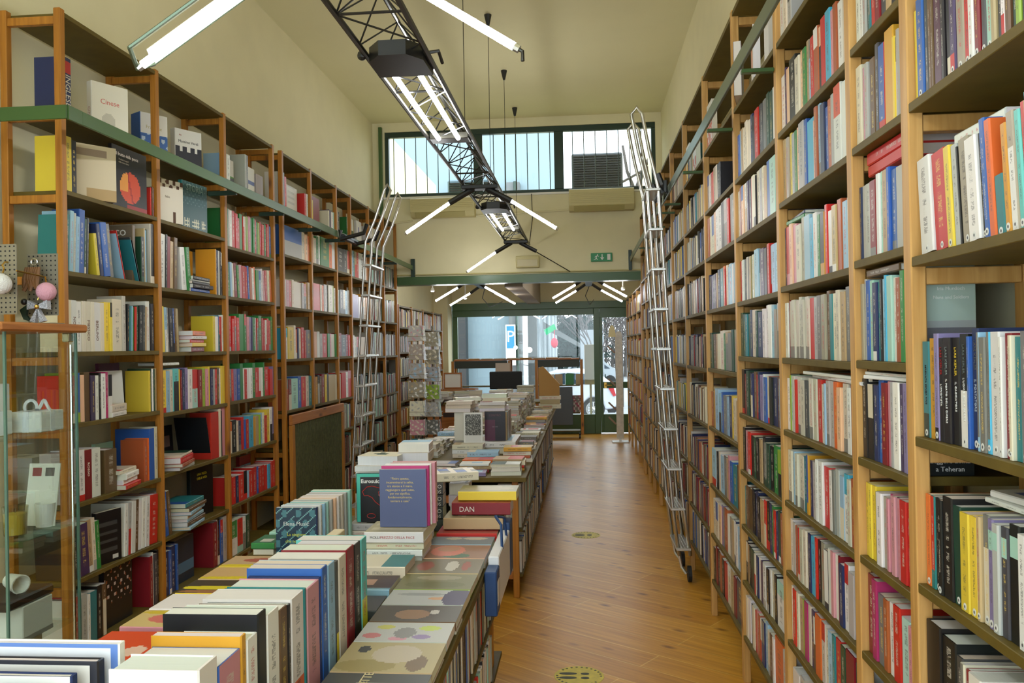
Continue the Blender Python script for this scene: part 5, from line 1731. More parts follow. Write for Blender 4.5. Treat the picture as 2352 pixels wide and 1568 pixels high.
rrow(3, 9, 'W w1.2 k1.2 W r.8 p O w.8 B1.4 s1.2 W u1.2 w o3 g1.2 w', hs=(.18, .205), special={13: dict(h=.21)})
rrow(4, 1, 'g w r U W k', fill=.5)
rrow(4, 2, 'O W.8 W e w w1.4 k g1.4 r.7 G2.4', hs=(.2, .25))
rrow(4, 3, 'B d v1.4 B1.6 V U B1.4 t2 o1.2 r.6 W s1.4 s1.4 w.7 s1.4 s', hs=(.2, .23))
rrow(4, 4, 'N N.8 u U.7 W1.4 W1.6 n.7 U1.2 G N a g', hs=(.2, .235), lean=-.02)
rrow(4, 5, 'O u.7 Y s1.6 s1.2 b.7 G1.4 s B1.2 y W U1.2', hs=(.2, .235))
rrow(4, 6, 's2 w.6 k.8 W s1.8 G1.4 U p b t1.6 u t', hs=(.21, .24))
rrow(4, 7, 'W2 W1.4 W e v G O1.6 w1.6 a U B w s2', hs=(.2, .24))
rrow(4, 8, 'k R k O k r1.6 w2 U R d2.4', hs=(.19, .22))
# further bays: muted rows
PALS = ['wWiggaUbBkdR', 'WWiaUuGdkVR', 'wWgUaykbBt', 'uUkVRdGWiR', 'kuURVBGWiO', 'WiUaGkub']
for bi in range(5, 12):
    for si in range(len(RS[bi])):
        if si == 0 and bi > 6: continue
        rrow(bi, si, pal=(PALS[rnd.randint(0, 2)] if si < 6 and bi < 8 else PALS[rnd.randint(3, 5)]), hs=(.195, .23), fill=rnd.uniform(.82, 1.0) if si else .5, w=.8)
for i in range(4):
    for z in (2.1, 1.8, 1.5, 1.2, .9, .6, .3):
        row('R', RFP[i + 1] - .003, RFP[i] + .043, z, pal='WWiyUrOuRkdgB', hs=(.19, .225))

# face-out books on the top of the aisle bookcases
def face_R(x, y, z, t, d, h, k, label, art=None, texts=(), yaw=0.0):
    # cover towards the aisle (-x), spine to the far side
    m = Matrix.Translation((x, y, z + .001)) @ Matrix.Rotation(PI + yaw, 4, 'Z')
    add_book(t, d, h, k, m, label=label, art=art, texts=texts, faces='cover', w=1.2, group=None, letters=False)
zt = RS[3][0]
vio = lambda u, v: rgb(196, 150, 190) if (v < .1 or v > .93 or .44 < v < .5 or u < .06) else rgb(70, 52, 128)
face_R(.775, 4.03, zt, .035, .18, .25, 'V', 'violet language course with lilac borders facing out, top of fourth aisle bay', vio, [('front', 'ESPAÑOL', .022, rgb(225, 220, 230), .5, .82), ('front', 'DICCIONARIO', .019, rgb(225, 220, 230), .5, .74), ('front', 'avanzado', .014, rgb(225, 220, 230), .5, .62)], yaw=-.25)
org = lambda u, v: rgb(206, 112, 40) if .15 < u < .7 and .25 < v < .72 else rgb(226, 222, 214)
face_R(.79, 3.77, zt, .03, .17, .23, 'w', 'white book with an orange square facing out, top of fourth aisle bay', org, yaw=-.15)
face_R(.80, 3.55, zt, .03, .15, .22, 'w', 'plain white book facing out, beside the orange square one, fourth bay', None, yaw=-.1)
z4 = RS[4][0]
orp = lambda u, v: (rgb(226, 224, 218) if v > .55 or (math.sin(u * 14) * math.cos(v * 17) > .2) else rgb(196, 84, 40))
face_R(.78, 5.02, z4, .03, .19, .26, 'w', 'white and orange patterned book facing out behind the rail, fifth bay', orp, [('front', 'Merdes', .03, rgb(40, 40, 40), .5, .7)])
rw = lambda u, v: rgb(228, 224, 216) if v > .45 else (rgb(170, 40, 44) if math.sin(u * 15 + v * 22) > -.4 else rgb(228, 224, 216))
face_R(.77, 4.0, RS[3][1] + .0, .02, .13, .26, 'w', 'white and red cover facing out, second shelf of the fifth bay', rw, [('front', 'Yuzhi', .03, rgb(150, 50, 50), .5, .72)]) if False else None
z5 = RS[5][0]
face_R(.78, 6.02, z5, .03, .19, .26, 'w', 'grey-white book with orange flowers facing out behind the rail, sixth bay', orp)
face_R(.78, 5.70, z5, .03, .19, .2, 'w', 'second book with orange flowers facing out behind the rail, sixth bay', orp)

# ------------------------------------------------------------------ left wall
LB = ['cabinet-side bay', 'second cabinet-side bay', 'travel-guide bay', None, 'first panel bay', 'second panel bay', 'slim panel bay', 'small-ladder bay', 'bay past small ladder', 'last railed bay']
def lrow(bi, si, seq=None, **kw):
    z = LSS[bi][si]
    kw = fit(kw, LSS[bi] + [EYE + 1.605], z)
    kw.setdefault('place_name', f"{shelf_name(LSS[bi], z)}, {LB[bi]}")
    y0 = LP[bi] + .041
    a, b = kw.pop('span', (0, 1))
    y1 = LP[bi + 1] - .004
    return row('L', y0 + a * (y1 - y0), y0 + b * (y1 - y0), z, seq, **kw)


def face_L(bi, si, frac, t, d, h, k, label, art=None, texts=(), yaw=0.0, x=-2.43, lean=0.0, w=1.2):
    """cover towards the room (+x), spine on the near side; frac = place along the shelf of the spine"""
    y0, y1 = LP[bi] + .041, LP[bi + 1] - .004
    m = Matrix.Translation((x - t / 2, y0 + frac * (y1 - y0), LSS[bi][si] + .001)) @ Matrix.Rotation(yaw, 4, 'Z') @ Matrix.Rotation(lean, 4, 'Y')
    add_book(t, d, h, k, m, label=label, art=art, texts=texts, faces='cover', w=w, group=None, letters=False, gn=(30, 38))


# cabinet-side bay
lrow(0, 0, 'B1', span=(.01, .085), hs=(.25, .252), hard=1, special={0: dict(h=.25, letters=False, bands=[(.70, .93, rgb(176, 34, 38))], texts=[('spine', 'INGLESE', .052, rgb(214, 206, 186), .5, .37, dict(squeeze=.8))])})
cin = lambda u, v: rgb(196, 190, 172) if (u - .45) ** 2 + (v - .22) ** 2 < .035 else rgb(226, 220, 202)
face_L(0, 0, .46, .045, .20, .255, 'w', 'white phrasebook facing out on the top shelf, maroon spine', cin, [('front', 'Cinese', .038, rgb(206, 110, 100), .5, .62), ('spine', 'CINESE', .03, rgb(200, 160, 150), .5, .3)], yaw=-.5, x=-2.50)
# second shelf
lrow(0, 1, 'y1.2 k1', span=(0, .13), hs=(.24, .26))
tan = lambda u, v: (rgb(150, 130, 110) if .80 < v < .92 and .1 < u < .8 else (rgb(176, 146, 96) if v < .22 and u > .35 else rgb(206, 190, 156)))
face_L(0, 1, .2, .02, .235, .275, 'U', 'tan book with a faded landscape facing out on the second shelf', tan, yaw=-.62, x=-2.50)
def peach(u, v):
    q = ((u - .5) / .30) ** 2 + ((v - .36) / .26) ** 2
    if q < 1:
        s = (u - .5) + (v - .36) * .3
        if abs(s) < .02: return rgb(160, 30, 16)
        return rgb(226, 150, 60) if u < .42 and v > .3 else rgb(206, 70, 30)
    return rgb(150, 22, 18) if v < .07 and u > .4 else rgb(24, 18, 18)
face_L(0, 1, .52, .025, .31, .325, 'k', 'large black book with a glowing red peach on its cover', peach, [('front', 'Il frutto della pesca', .026, rgb(216, 206, 196), .42, .87), ('front', 'Profumi e sapori', .013, rgb(200, 190, 180), .32, .79), ('front', 'della nostra terra', .013, rgb(200, 190, 180), .32, .745)], yaw=-.05, x=-2.43)
lrow(0, 1, 'r1 u.7 R.6', span=(.955, .998), hs=(.16, .19))
# third shelf (atlases, leaning)
lrow(0, 2, 't1 s1.6 g.8 s1 b1.6 N1 d.8', span=(0, .25), hs=(.27, .31), special={1: dict(h=.29), 4: dict(h=.31)}, lean=.05)
lrow(0, 2, 'y1 B1.4 b2.2 G1.2', span=(.27, .5), hs=(.22, .29), lean=-.14, special={0: dict(h=.21)})
lrow(0, 2, 's.8 r2 B1.4', span=(.52, .62), hs=(.24, .26), lean=-.3, ds=(.18, .2))
lrow(0, 2, 'k1.6 d1.2 t.7', span=(.70, .77), hs=(.23, .25), lean=-.34, ds=(.17, .19))
un = lambda u, v: rgb(120, 104, 84)
lrow(0, 2, 'N2 U1 s1 G1.4 a1.2 W3', span=(.82, .998), hs=(.27, .33), special={0: dict(h=.25, d=.24), 1: dict(h=.30), 5: dict(h=.335, d=.24)}, ds=(.2, .22))
add_book(.03, .25, .305, 'u', Matrix.Translation((-2.432, LP[0] + .041 + .79 * .79, LSS[0][2] + .001)) @ Matrix.Rotation(PI / 2, 4, 'Z'), label='brown heritage atlas standing before the cream volume, cover to camera', art=lambda u, v: rgb(112, 98, 80), art_side=-1, faces='cover', w=1,
         texts=[('back', 'UNESCO', .045, rgb(220, 216, 204), .5, .86, dict(bold=.0008))], letters=False, group=None)
# fourth shelf: white travel series
wt = lambda s: dict(letters=False, bands=[], texts=[('spine', s, .026, rgb(110, 70, 50), .5, .42)], h=.245)
lrow(0, 3, 'W1 w1.1 w1.1 W.7 W.9 W.9 w1.4 W1.1 y1.2 y.6 W2.6 i1.1', span=(0, .62), hs=(.24, .26), hard=0,
     special={0: wt('PARIGI'), 1: wt('NORVEGIA'), 3: wt('VENEZIA'), 4: wt('MESSICO'), 5: wt('CANADA'), 6: wt('BERLINO'), 7: wt('PROVENZA'), 8: dict(h=.25), 9: dict(h=.25, bands=[(.7, 1, rgb(40, 36, 30))]), 10: dict(h=.27), 11: dict(h=.29)})
lrow(0, 3, 'k1.6 t1 s.8 n1 r1 N1 k2 d1.2 U1.2 w2 k1 d2', span=(.63, .998), hs=(.22, .25), lean=.04, special={9: dict(h=.275, lean=0, d=.22), 10: dict(h=.2, lean=0), 11: dict(h=.265, lean=0)})
# fifth shelf
lrow(0, 4, 'r.7 O.8 l1.6 e1.2 u1.2 V1 w1 k.6 w1 P.8 w1', span=(0, .47), hs=(.22, .26), hard=.1)
stack(-2.49, LP[0] + .041 + .57 * .79, LSS[0][4], 'w2.4 W3.8', yaw=PI / 2 + .2, ds=.14, hh=.2, side='L', place_name='the little pile before the tilted white cover, end bay')
face_L(0, 4, .60, .02, .15, .235, 'w', 'white book showing its back cover, tilted on the fifth shelf, end bay', None, yaw=-.35, x=-2.55, lean=-.08)
face_L(0, 4, .70, .02, .2, .275, 'm', 'dark plum book leaning behind the tilted white cover, end bay', None, x=-2.6, lean=-.05)
lrow(0, 4, 'y1 N.7 w1 N.8 U1', span=(.89, .998), hs=(.21, .24))
# sixth shelf
lrow(0, 5, 'g1.4 w1.4 R1.1 w1.5', span=(0, .33), hs=(.24, .25), hard=0, special={2: dict(letters=False, texts=[('spine', 'ROSSO', .022, rgb(226, 214, 200), .5, .6)])})
lrow(0, 5, 'u3.6', span=(.36, .50), hs=(.215, .22), hard=1)
stack(-2.47, LP[0] + .041 + .62 * .79, LSS[0][5], 'r2.4 w2.4 w3 W2', yaw=PI / 2 + .15, ds=.15, hh=.2, side='L', place_name='the white pile on the sixth shelf, end bay')
face_L(0, 5, .62, .02, .17, .225, 'T', 'mint cover standing behind the white pile on the sixth shelf', None, x=-2.6)
lrow(0, 5, 'O1.6 o1 b2.8 W1.6', span=(.82, .998), hs=(.21, .28), special={0: dict(h=.23), 1: dict(h=.235), 2: dict(h=.285, d=.2), 3: dict(h=.29)})
# seventh and eighth shelves
lrow(0, 6, 'k1.8 V2 U1 W.8 n1', span=(0, .32), hs=(.235, .27), lean=-.07, ds=(.18, .2))
face_L(0, 6, .33, .03, .17, .265, 'k', 'black book showing its text-covered back with a white barcode', lambda u, v: (rgb(214, 212, 206) if .62 < u < .88 and .06 < v < .13 else (rgb(70, 70, 70) if int(v * 18) % 3 == 1 and .1 < u < .85 and .2 < v < .85 else rgb(24, 22, 24))), x=-2.45, yaw=-.2)
lrow(0, 6, 'w1.6 g1 w1.4 u1.2 w1.4 w1.4 w1.6 r3.2', span=(.56, .998), hs=(.25, .275), lean=.06, ds=(.18, .2))
lrow(0, 7, 'w1 r1 k.8 g1.2 w.8 t1.6 k1 u1.2', span=(0, .36), hs=(.23, .27))
face_L(0, 7, .40, .03, .26, .30, 'k', 'black cover strewn with pale blossoms on the bottom shelf', lambda u, v: rgb(196, 176, 170) if v > .42 and math.sin(u * 27 + 1) * math.sin(v * 33) > .72 else (rgb(150, 80, 50) if v > .4 and math.sin(u * 19) * math.sin(v * 23 + 2) > .82 else rgb(20, 18, 20)), x=-2.45)
lrow(0, 7, 'R1.4 w.8 d1.6 k1', span=(.86, .998), hs=(.27, .30))

# second bay
mw = lambda u, v: (rgb(224, 222, 216) if v > .5 else (rgb(180, 200, 220) if math.sin(u * 17) * math.sin(v * 21) > .4 else rgb(44, 96, 168)))
face_L(1, 0, .05, .10, .17, .24, 'b', 'very thick white and blue manual facing out on the top shelf, second bay', mw, [('front', 'Francese', .028, rgb(180, 170, 120), .5, .66)], yaw=-.55, x=-2.52)
mz = lambda u, v: (rgb(228, 226, 220) if v > .55 else (rgb(52, 54, 66) if v < .42 or math.sin(u * 22) > -.2 else rgb(228, 226, 220)))
face_L(1, 0, .46, .05, .19, .24, 'w', 'white and black manual facing out on the top shelf, second bay', mz, [('front', 'Massime Verdi', .024, rgb(50, 50, 56), .5, .68), ('front', 'PIA', .012, rgb(190, 80, 70), .2, .84)], yaw=-.5, x=-2.5)
fl = lambda u, v: (rgb(92, 66, 50) if (v > .82 and math.sin(u * 25) * math.cos(v * 30) > .1) or (.62 < u < .72 and v < .26) or (u < .1 and .2 < v < .35) else rgb(226, 218, 200))
face_L(1, 1, .03, .02, .22, .25, 'W', 'cream cover with brown blossoms facing out, second bay', fl, yaw=-.3, x=-2.45, texts=[('front', 'fiabe', .02, rgb(140, 130, 110), .45, .6)])
st = lambda u, v: (rgb(206, 206, 176) if v < .24 and v > .05 and (.08 < u < .27 or .36 < u < .68 or .76 < u < .94) and not ((u * 13 % 1) > .4 and (v * 25 % 1) > .5) else (rgb(84, 120, 120) if v > .5 and math.sin(u * 40) * math.sin(v * 50) > .6 else rgb(44, 88, 92)))
face_L(1, 1, .42, .03, .27, .30, 't', 'dark teal art history cover with three small pictures facing out', st, [('front', 'STORIA', .06, rgb(140, 166, 160), .5, .87, dict(squeeze=.9))], yaw=-.12, x=-2.45)
stack(-2.55, LP[1] + .041 + .90 * .79, LSS[1][1], 'W5 O1.2 N3 W4 N2', yaw=PI / 2, ds=.12, hh=.09, side='L', place_name='the box pile beside the teal cover, second bay')
lrow(1, 2, 'w2 k.6 R1 U1 u1.2', span=(0, .26), hs=(.28, .32), lean=.04)
lrow(1, 2, 'w2.6 n2', span=(.3, .46), hs=(.25, .27), lean=-.1)
face_L(1, 2, .44, .03, .33, .285, 'Y', 'mustard hardcover with a grey title facing out, second bay', lambda u, v: rgb(188, 130, 28), [('front', 'LUIGI', .045, rgb(110, 90, 50), .42, .80, dict(squeeze=.8)), ('front', 'PARTINI', .045, rgb(110, 90, 50), .42, .66, dict(squeeze=.8))], x=-2.56)
stack(-2.47, LP[1] + .041 + .62 * .79, LSS[1][2], 'b2 k2.6 k1.6 g1 k2.2', yaw=PI / 2, ds=.16, hh=.26, side='L', place_name='the dark pile before the mustard cover, second bay')
lrow(1, 2, 'Y.8 k1 B1.4 w.8 k1.2 d1.2', span=(.86, .998), hs=(.28, .31))
lrow(1, 3, 'y2 s1.2 G1.2 k2.4 k1 u1.2 U1', span=(0, .28), hs=(.26, .30), lean=-.05)
face_L(1, 3, .30, .03, .27, .275, 'U', 'tan cover with two small photographs facing out behind a pile', lambda u, v: (rgb(60, 54, 44) if .50 < v < .62 and (.06 < u < .42 or .52 < u < .84) else rgb(190, 156, 84)), x=-2.58, texts=[('front', 'terra', .03, rgb(160, 90, 40), .45, .86)])
stack(-2.47, LP[1] + .041 + .52 * .79, LSS[1][3], 'R3 y2.4 r2 w2.2 o3', yaw=PI / 2 + .1, ds=.16, hh=.24, side='L', place_name='the bright pile before the tan cover, second bay')
lrow(1, 3, 'y1.2 w1.2 t.8 r1 r.8 w1', span=(.80, .998), hs=(.21, .26))
lrow(1, 4, 'y1.8 s1.6 W1.4 q2.6 y.9 R.6 B1.4 v1.6 w1.6 T2 R1.8 l1.6 p1 y.8 B1.4 g.8 r1.2 u1 w.6 y1.6', hs=(.22, .27), hard=.1)
stack(-2.49, LP[1] + .041 + .17 * .79, LSS[1][4] + .272, 'w1.6', yaw=PI / 2, ds=.16, hh=.2, side='L', place_name='tipped over the colourful row, second bay')
stack(-2.47, LP[1] + .041 + .30 * .79, LSS[1][5], 'g2 O2.2 r3.4 W1.4', yaw=PI / 2 + .2, ds=.17, hh=.28, side='L', place_name='the red-topped pile on the sixth shelf, second bay')
face_L(1, 5, .30, .02, .24, .24, 'k', 'black picture book leaning behind the red-topped pile', lambda u, v: rgb(110, 90, 88) if .45 < v < .75 and u < .85 else rgb(22, 20, 22), x=-2.6, lean=-.05)
lrow(1, 5, 'k1.4', span=(.66, .72), hs=(.28, .285), lean=-.25, ds=(.2, .22))
lrow(1, 5, 'r4.6 W1.4 k1 p2.6', span=(.73, .998), hs=(.29, .33), special={3: dict(h=.36)}, hard=1)
lrow(1, 6, 'b2 u1.4', span=(0, .13), hs=(.26, .28), lean=-.12)
stack(-2.47, LP[1] + .041 + .42 * .79, LSS[1][6], 's2 u2.6 s2 U2 s2 u2 t2.6', yaw=PI / 2 + .15, ds=.18, hh=.3, side='L', place_name='the tall bluish pile on the seventh shelf, second bay')
face_L(1, 6, .60, .03, .26, .33, 'k', 'black cover with yellow lettering leaning beside the bluish pile', lambda u, v: rgb(214, 212, 206) if .05 < v < .1 and .3 < u < .55 else rgb(20, 18, 20), [('front', 'UNA PIZZA', .022, rgb(206, 190, 40), .5, .82), ('front', 'DELLA VITA', .022, rgb(206, 190, 40), .5, .74)], x=-2.50, yaw=-.1)
lrow(1, 7, 'B1.4 b1 B1.6 b.8', span=(0, .2), hs=(.24, .27))
face_L(1, 7, .25, .1, .24, .27, 'B', 'thick navy volume with a blue picture on the bottom shelf, second bay', lambda u, v: rgb(70, 110, 140) if .2 < v < .45 else rgb(26, 40, 58), x=-2.46)
lrow(1, 7, 'R1.6 W1 b1 g1', span=(.75, .998), hs=(.26, .3))

# travel-guide bay
w3 = lambda u, v: rgb(226, 222, 214) if v > .42 or u < .1 else (rgb(70, 76, 90) if v < .38 else rgb(90, 150, 60))
lrow(2, 0, 's1 w1.4', span=(0, .12), hs=(.2, .22))
face_L(2, 0, .12, .02, .17, .2, 'w', 'small white and grey cover facing out, top of travel-guide bay', w3, x=-2.47)
lrow(2, 0, 'g1 G.8', span=(.42, .50), hs=(.27, .29))
bl = lambda u, v: rgb(70, 86, 150) if .42 < v < .55 else (rgb(120, 170, 60) if v < .12 else rgb(226, 222, 206))
face_L(2, 0, .52, .03, .21, .22, 'w', 'white cover with a blue band facing out, top of travel-guide bay', bl, x=-2.47)
face_L(2, 0, .82, .03, .13, .2, 'g', 'plain grey folder facing out, top of travel-guide bay', None, x=-2.47)
lrow(2, 1, 'n1 g.8 w1.2 r1.2 r1.2 r1 n1.4 r.8 W.8 l1 p n1.2 n1 r1 n l r1 r1.2 n1 r r n1', hs=(.22, .28), hard=0, bandp=.1)
lrow(2, 2, 'n1 s1 w1 R1.2 n1 p1.2 r1.4 r1 b.8 O1.2 w1.2 o1 n1.4 s w1 p r1 W1 o1.2', hs=(.22, .27), lean=(-.12, -.02), hard=0)
lrow(2, 3, 'r1 r1.2 r1 r1.2 r1.2 n2 n1 p1 v1 B.8 n1 w.8 r.8 n1.6 r1 r.8 w.8 r1 r1 n1.2', hs=(.22, .245), hard=0, special={k: dict(h=.262) for k in (5, 6, 13, 19)})
lrow(2, 4, 'u1 r.8 v1.4 b1 n1.2 w.8 r1 w1 w n1.2 r1.4 r1 w.8 n.6 r2.4 r1.2 v.6', hs=(.2, .22), hard=0, special={k: dict(h=.255) for k in (4, 9, 13)})
lrow(2, 5, 'o1.2 k1.4 W.7 B1 r1 b1 r1.2 c1.6 Y1 U1.2 l.6 s1 W1 r1.2 y1.2 w1 v1', hs=(.2, .235), special={14: dict(h=.25), 15: dict(h=.26), 16: dict(h=.26)}, hard=0)
lrow(2, 6, 'r1 r.8 B.8 r1.2 r1 s.6 r1.2 r1 b.5 r1 r1.2 r1 c1 r.7 r1', hs=(.185, .2), hard=0)
face_L(2, 6, .66, .03, .2, .26, 'R', 'dark red box with a light blue label behind the red guides', lambda u, v: rgb(150, 190, 206) if .55 < v < .75 else rgb(150, 34, 32), x=-2.58)
lrow(2, 7, 'n2 T1.4 w1 N1', span=(0, .4), hs=(.23, .26))
# panel bays and beyond
seqs = {(4, 1): 'b8 W1.4 e1.2 o1', (4, 2): 'w1 p1 r.8 W1 W3 g1 r1 Y.6 U1', (4, 3): 'c1.2 y2 W.8 o1 B.6 W r1.2 r.8 G2.4', (4, 4): 'O1 R1 T2.4 b1.2 r2 W1.2 t1',
        (5, 1): 'e1 W.8 n1 w.7 n3 o1 w1', (5, 2): 'R1 r3 W1 o1 g1.4 k.8 W2 l.8 w1', (5, 3): 'e1.6 w1.2 g1 r2.6 n1 p.6 W1.4 n.6', (5, 4): 'n1.2 Y1.2 k1 u1 R1.6 y1 k1 U3 W1',
        (6, 1): 'k3 d2 W1', (6, 2): 'T1 k1.4 W1 s1.2 g1', (6, 3): 'R2 d2 R1 r1', (6, 4): 'W1 r2 w1 p1.4', (7, 1): 's1.2 t1 U1 r.8 w3 e1', (7, 2): 'v3.4 w1 Y1.6 U1 e1', (7, 3): 'w1.4 W1 k1 e1 U2 W1.4 u1'}
for bi in (4, 5, 6, 7, 8, 9):
    for si in range(1, 8):
        if bi in (4, 5) and si > 4: continue
        s = seqs.get((bi, si))
        lrow(bi, si, s, pal=None if s else 'WUuGdkiRaNTg', hs=(.22, .28), fill=1.0 if s else rnd.uniform(.85, 1), w=.9)
lrow(4, 0, 'w.6 s1 r1.4', span=(0, .17), hs=(.27, .30), hard=1)
face_L(4, 0, .22, .04, .33, .24, 'W', 'wide cream book facing out on the top shelf over the ribbed panel', lambda u, v: rgb(190, 186, 170) if int(v * 16) % 3 == 0 and .3 < u < .8 and v > .3 else rgb(222, 216, 200), x=-2.46)
lrow(4, 0, 'r1.2 w1 W.8', span=(.82, .99), hs=(.2, .23))
face_L(5, 0, .2, .09, .24, .26, 'R', 'thick dark red encyclopedia facing out on the top shelf', None, x=-2.46)
lrow(5, 0, 'W1 y1', span=(0, .12), hs=(.2, .22)); lrow(5, 0, 'W1.4 V2 w1.6 T1', span=(.72, .99), hs=(.18, .22))
lrow(6, 0, 'W1 k1', span=(0, .3), hs=(.2, .22), place_name=None)
gb = lambda u, v: rgb(222, 220, 208) if v > .55 else (rgb(150, 170, 120) if math.sin(u * 20) * math.sin(v * 20) > .5 else rgb(48, 82, 48))
face_L(7, 0, .05, .08, .24, .24, 'n', 'thick white and green dictionary facing out above the small ladder', gb, x=-2.46, texts=[('front', 'illich', .04, rgb(40, 60, 40), .5, .72)])
face_L(7, 0, .6, .03, .2, .26, 'w', 'white cover with a small blue stamp behind the small ladder top', lambda u, v: rgb(60, 70, 150) if .3 < u < .5 and .5 < v < .72 else rgb(220, 218, 210), x=-2.46)
lrow(8, 0, 'w1.6 W1 g1', span=(.1, .5), hs=(.22, .27))
for i in range(4):
    for z in (1.94, 1.6, 1.28, .95, .62, .3):
        row('L', LFP[i] + .041, LFP[i + 1] - .004, z, pal='WUuGdkiRaygO', hs=(.2, .25))
# ------------------------------------------------------------------ books on the tables
T0 = TZ
def standing(xs, y, t, d, h, k, label, art=None, gn=(30, 40), texts=(), lean=0.0, z=T0, w=.6, bands=(), side=-1, hard=False, yaw=0.0, letters=True):
    """upright book, cover to the camera, spine on the aisle side at x = xs; y = near face"""
    m = Matrix.Translation((xs, y, z + .0012)) @ Matrix.Rotation(yaw, 4, 'Z') @ Matrix.Rotation(lean, 4, 'X') @ Matrix.Translation((0, t / 2, 0)) @ Matrix.Rotation(PI / 2, 4, 'Z')
    add_book(t, d, h, k, m, label=label, art=art, art_side=-1, texts=texts, faces='cover', w=w, bands=bands, gn=gn, group='books standing in rows on the front table', hard=hard, letters=letters)


# the long middle row, from the camera backwards: (px of the spine's far top edge, depth, height, colour, ...)
rowA = [(500, 1503, .17, 'w', 'white booklet printed with red lines, first of the middle row'), (553, 1487, .185, 'b', 'blue book with a pink spine, second of the middle row'),
        (566, 1452, .19, 'Y', 'thick gold-brown book, third of the middle row'), (592, 1450, .03, 'w', 'slim white book standing before the big black cover'),
        (612, 1396, .21, 'k', 'large plain black cover with a white dash, middle row'), (641, 1390, .215, 'w', 'pale white volume directly behind the big black cover'),
        (660, 1387, .21, 'u', 'brown-spined book two behind the big black cover'), (668, 1384, .20, 'k', 'slim black book before the white and orange spine'), (697, 1353, .215, 'w', 'white spine with an orange foot, middle row'), (704, 1348, .20, 't', 'slim dark teal book next to the white and orange spine'),
        (733, 1329, .21, 'p', 'pink-spined book in the middle row'), (738, 1322, .19, 'B', 'slim dark blue book just behind the pink spine'), (752, 1295, .20, 'b', 'royal blue spine with white lettering, middle row'),
        (769, 1286, .21, 's', 'pale blue-white spine behind the royal blue one'), (777, 1285, .19, 'd', 'slim grey spine with a yellow foot, middle row'), (795, 1268, .20, 'W', 'cream spine in front of the red one, middle row'),
        (813, 1249, .19, 'R', 'red spine near the far end of the middle row'), (828, 1240, .18, 'k', 'black spine with small white titles near the row end'), (842, 1229, .20, 'q', 'turquoise and yellow spine ending the middle row')]
y = 1.43
for i, (px, py, d, k, l) in enumerate(rowA):
    xa = -.70 + .028 * i / 18
    q_ = at_x(px, py, xa)
    y1, h = q_.y, q_.z - T0 - .0012
    t = y1 - y
    if t < .008: t = .01; y1 = y + t
    bands = []; kw = {}
    if i == 0:
        kw = dict(texts=[('back', 'nota per gli amici', .009, rgb(200, 110, 110), .45, .9 - .045 * q) for q in range(6)], letters=False)
    if i == 1: bands = [(0, 1, pc('p'))]
    if i == 4: kw = dict(art=lambda u, v: rgb(24, 26, 32), texts=[('back', '-nik', .014, rgb(220, 220, 222), .12, .62)])
    if i == 8: bands = [(0, .27, rgb(222, 110, 70))]
    if i == 14: bands = [(0, .3, rgb(222, 206, 40))]
    if i == 18: bands = [(0, .36, rgb(206, 206, 40)), (.36, 1, rgb(84, 190, 186))]
    dd = d if d > .05 else .16
    standing(xa, y, t - .0014, dd, h, k, l, bands=bands, w=.8 if i < 6 else .5, hard=rnd.random() < .3, **kw)
    y = y1
# cream divider board along the left of the middle row
tag(obj('divider_board', MB().box(-1.03, -.985, 2.6, 3.3, T0 + .001, T0 + .12, .003), simple('cream_divider', rgb(222, 206, 172), .6)), 'cream divider board with a tan side behind the middle row of books', 'divider')
# white-bordered albums at the left front
fr = lambda c, b, m=.12: (lambda u, v: c if m < u < 1 - m and .06 < v < 1 - m * .8 else b)
for i, (xs, yy, t, d, h, k, a, l) in enumerate((
        (-.955, 1.36, .02, .40, .262, 'd', fr(rgb(60, 66, 74), rgb(36, 38, 44)), 'dark grey album with a pale portrait corner, lowest of the front albums'),
        (-.925, 1.405, .02, .42, .275, 'B', fr(rgb(220, 218, 210), rgb(42, 44, 58), .03), 'navy and white album, second of the front albums'),
        (-.902, 1.45, .022, .42, .285, 'k', fr(rgb(214, 210, 200), rgb(48, 48, 54), .035), 'white-edged black album, third of the front albums'),
        (-.885, 1.49, .022, .43, .303, 'w', fr(rgb(224, 224, 226), rgb(96, 128, 190), .018), 'white album framed in light blue behind the dark front albums'))):
    standing(xs, yy, t, d, h, k, l, art=a, w=.7, letters=False, hard=True)

# second standing row, mid-table
em = lambda u, v: rgb(70, 120, 130) if math.sin(u * 18) * math.sin(v * 15 + 1) > .35 else (rgb(120, 170, 170) if math.sin(u * 25 + v * 31) > .93 else rgb(26, 52, 72))
y = 3.33
for i, (t, d, h, k, l, xs) in enumerate(((.02, .175, .20, 'B', 'dark teal patterned novel with yellow title, front of second standing row', -1.112), (.022, .17, .203, 'w', 'white paperback second in the second standing row', -1.106),
        (.02, .17, .203, 's', 'pale blue paperback in the second standing row', -1.10), (.02, .165, .205, 'T', 'mint paperback in the second standing row', -1.096), (.026, .17, .207, 'g', 'grey paperback mid second standing row', -1.09),
        (.02, .165, .207, 'e', 'peach-spined paperback in the second standing row', -1.085), (.028, .17, .209, 'w', 'tall white paperback after the peach spine', -1.08), (.026, .17, .209, 'W', 'ivory paperback third from the end, second standing row', -1.076),
        (.028, .175, .21, 'g', 'pale grey paperback second from the end, second standing row', -1.07), (.034, .18, .214, 'T', 'green-mint book closing the second standing row', -1.064))):
    kw = {}
    if i == 0:
        kw = dict(art=em, texts=[('back', 'Elena Musić', .023, rgb(214, 220, 216), .5, .66), ('back', 'La stagione', .018, rgb(196, 200, 60), .5, .44), ('back', 'che non cera', .018, rgb(196, 200, 60), .5, .30)], letters=False)
    standing(xs, y, t, d, h, k, l, w=.7, **kw)
    y += t + .012
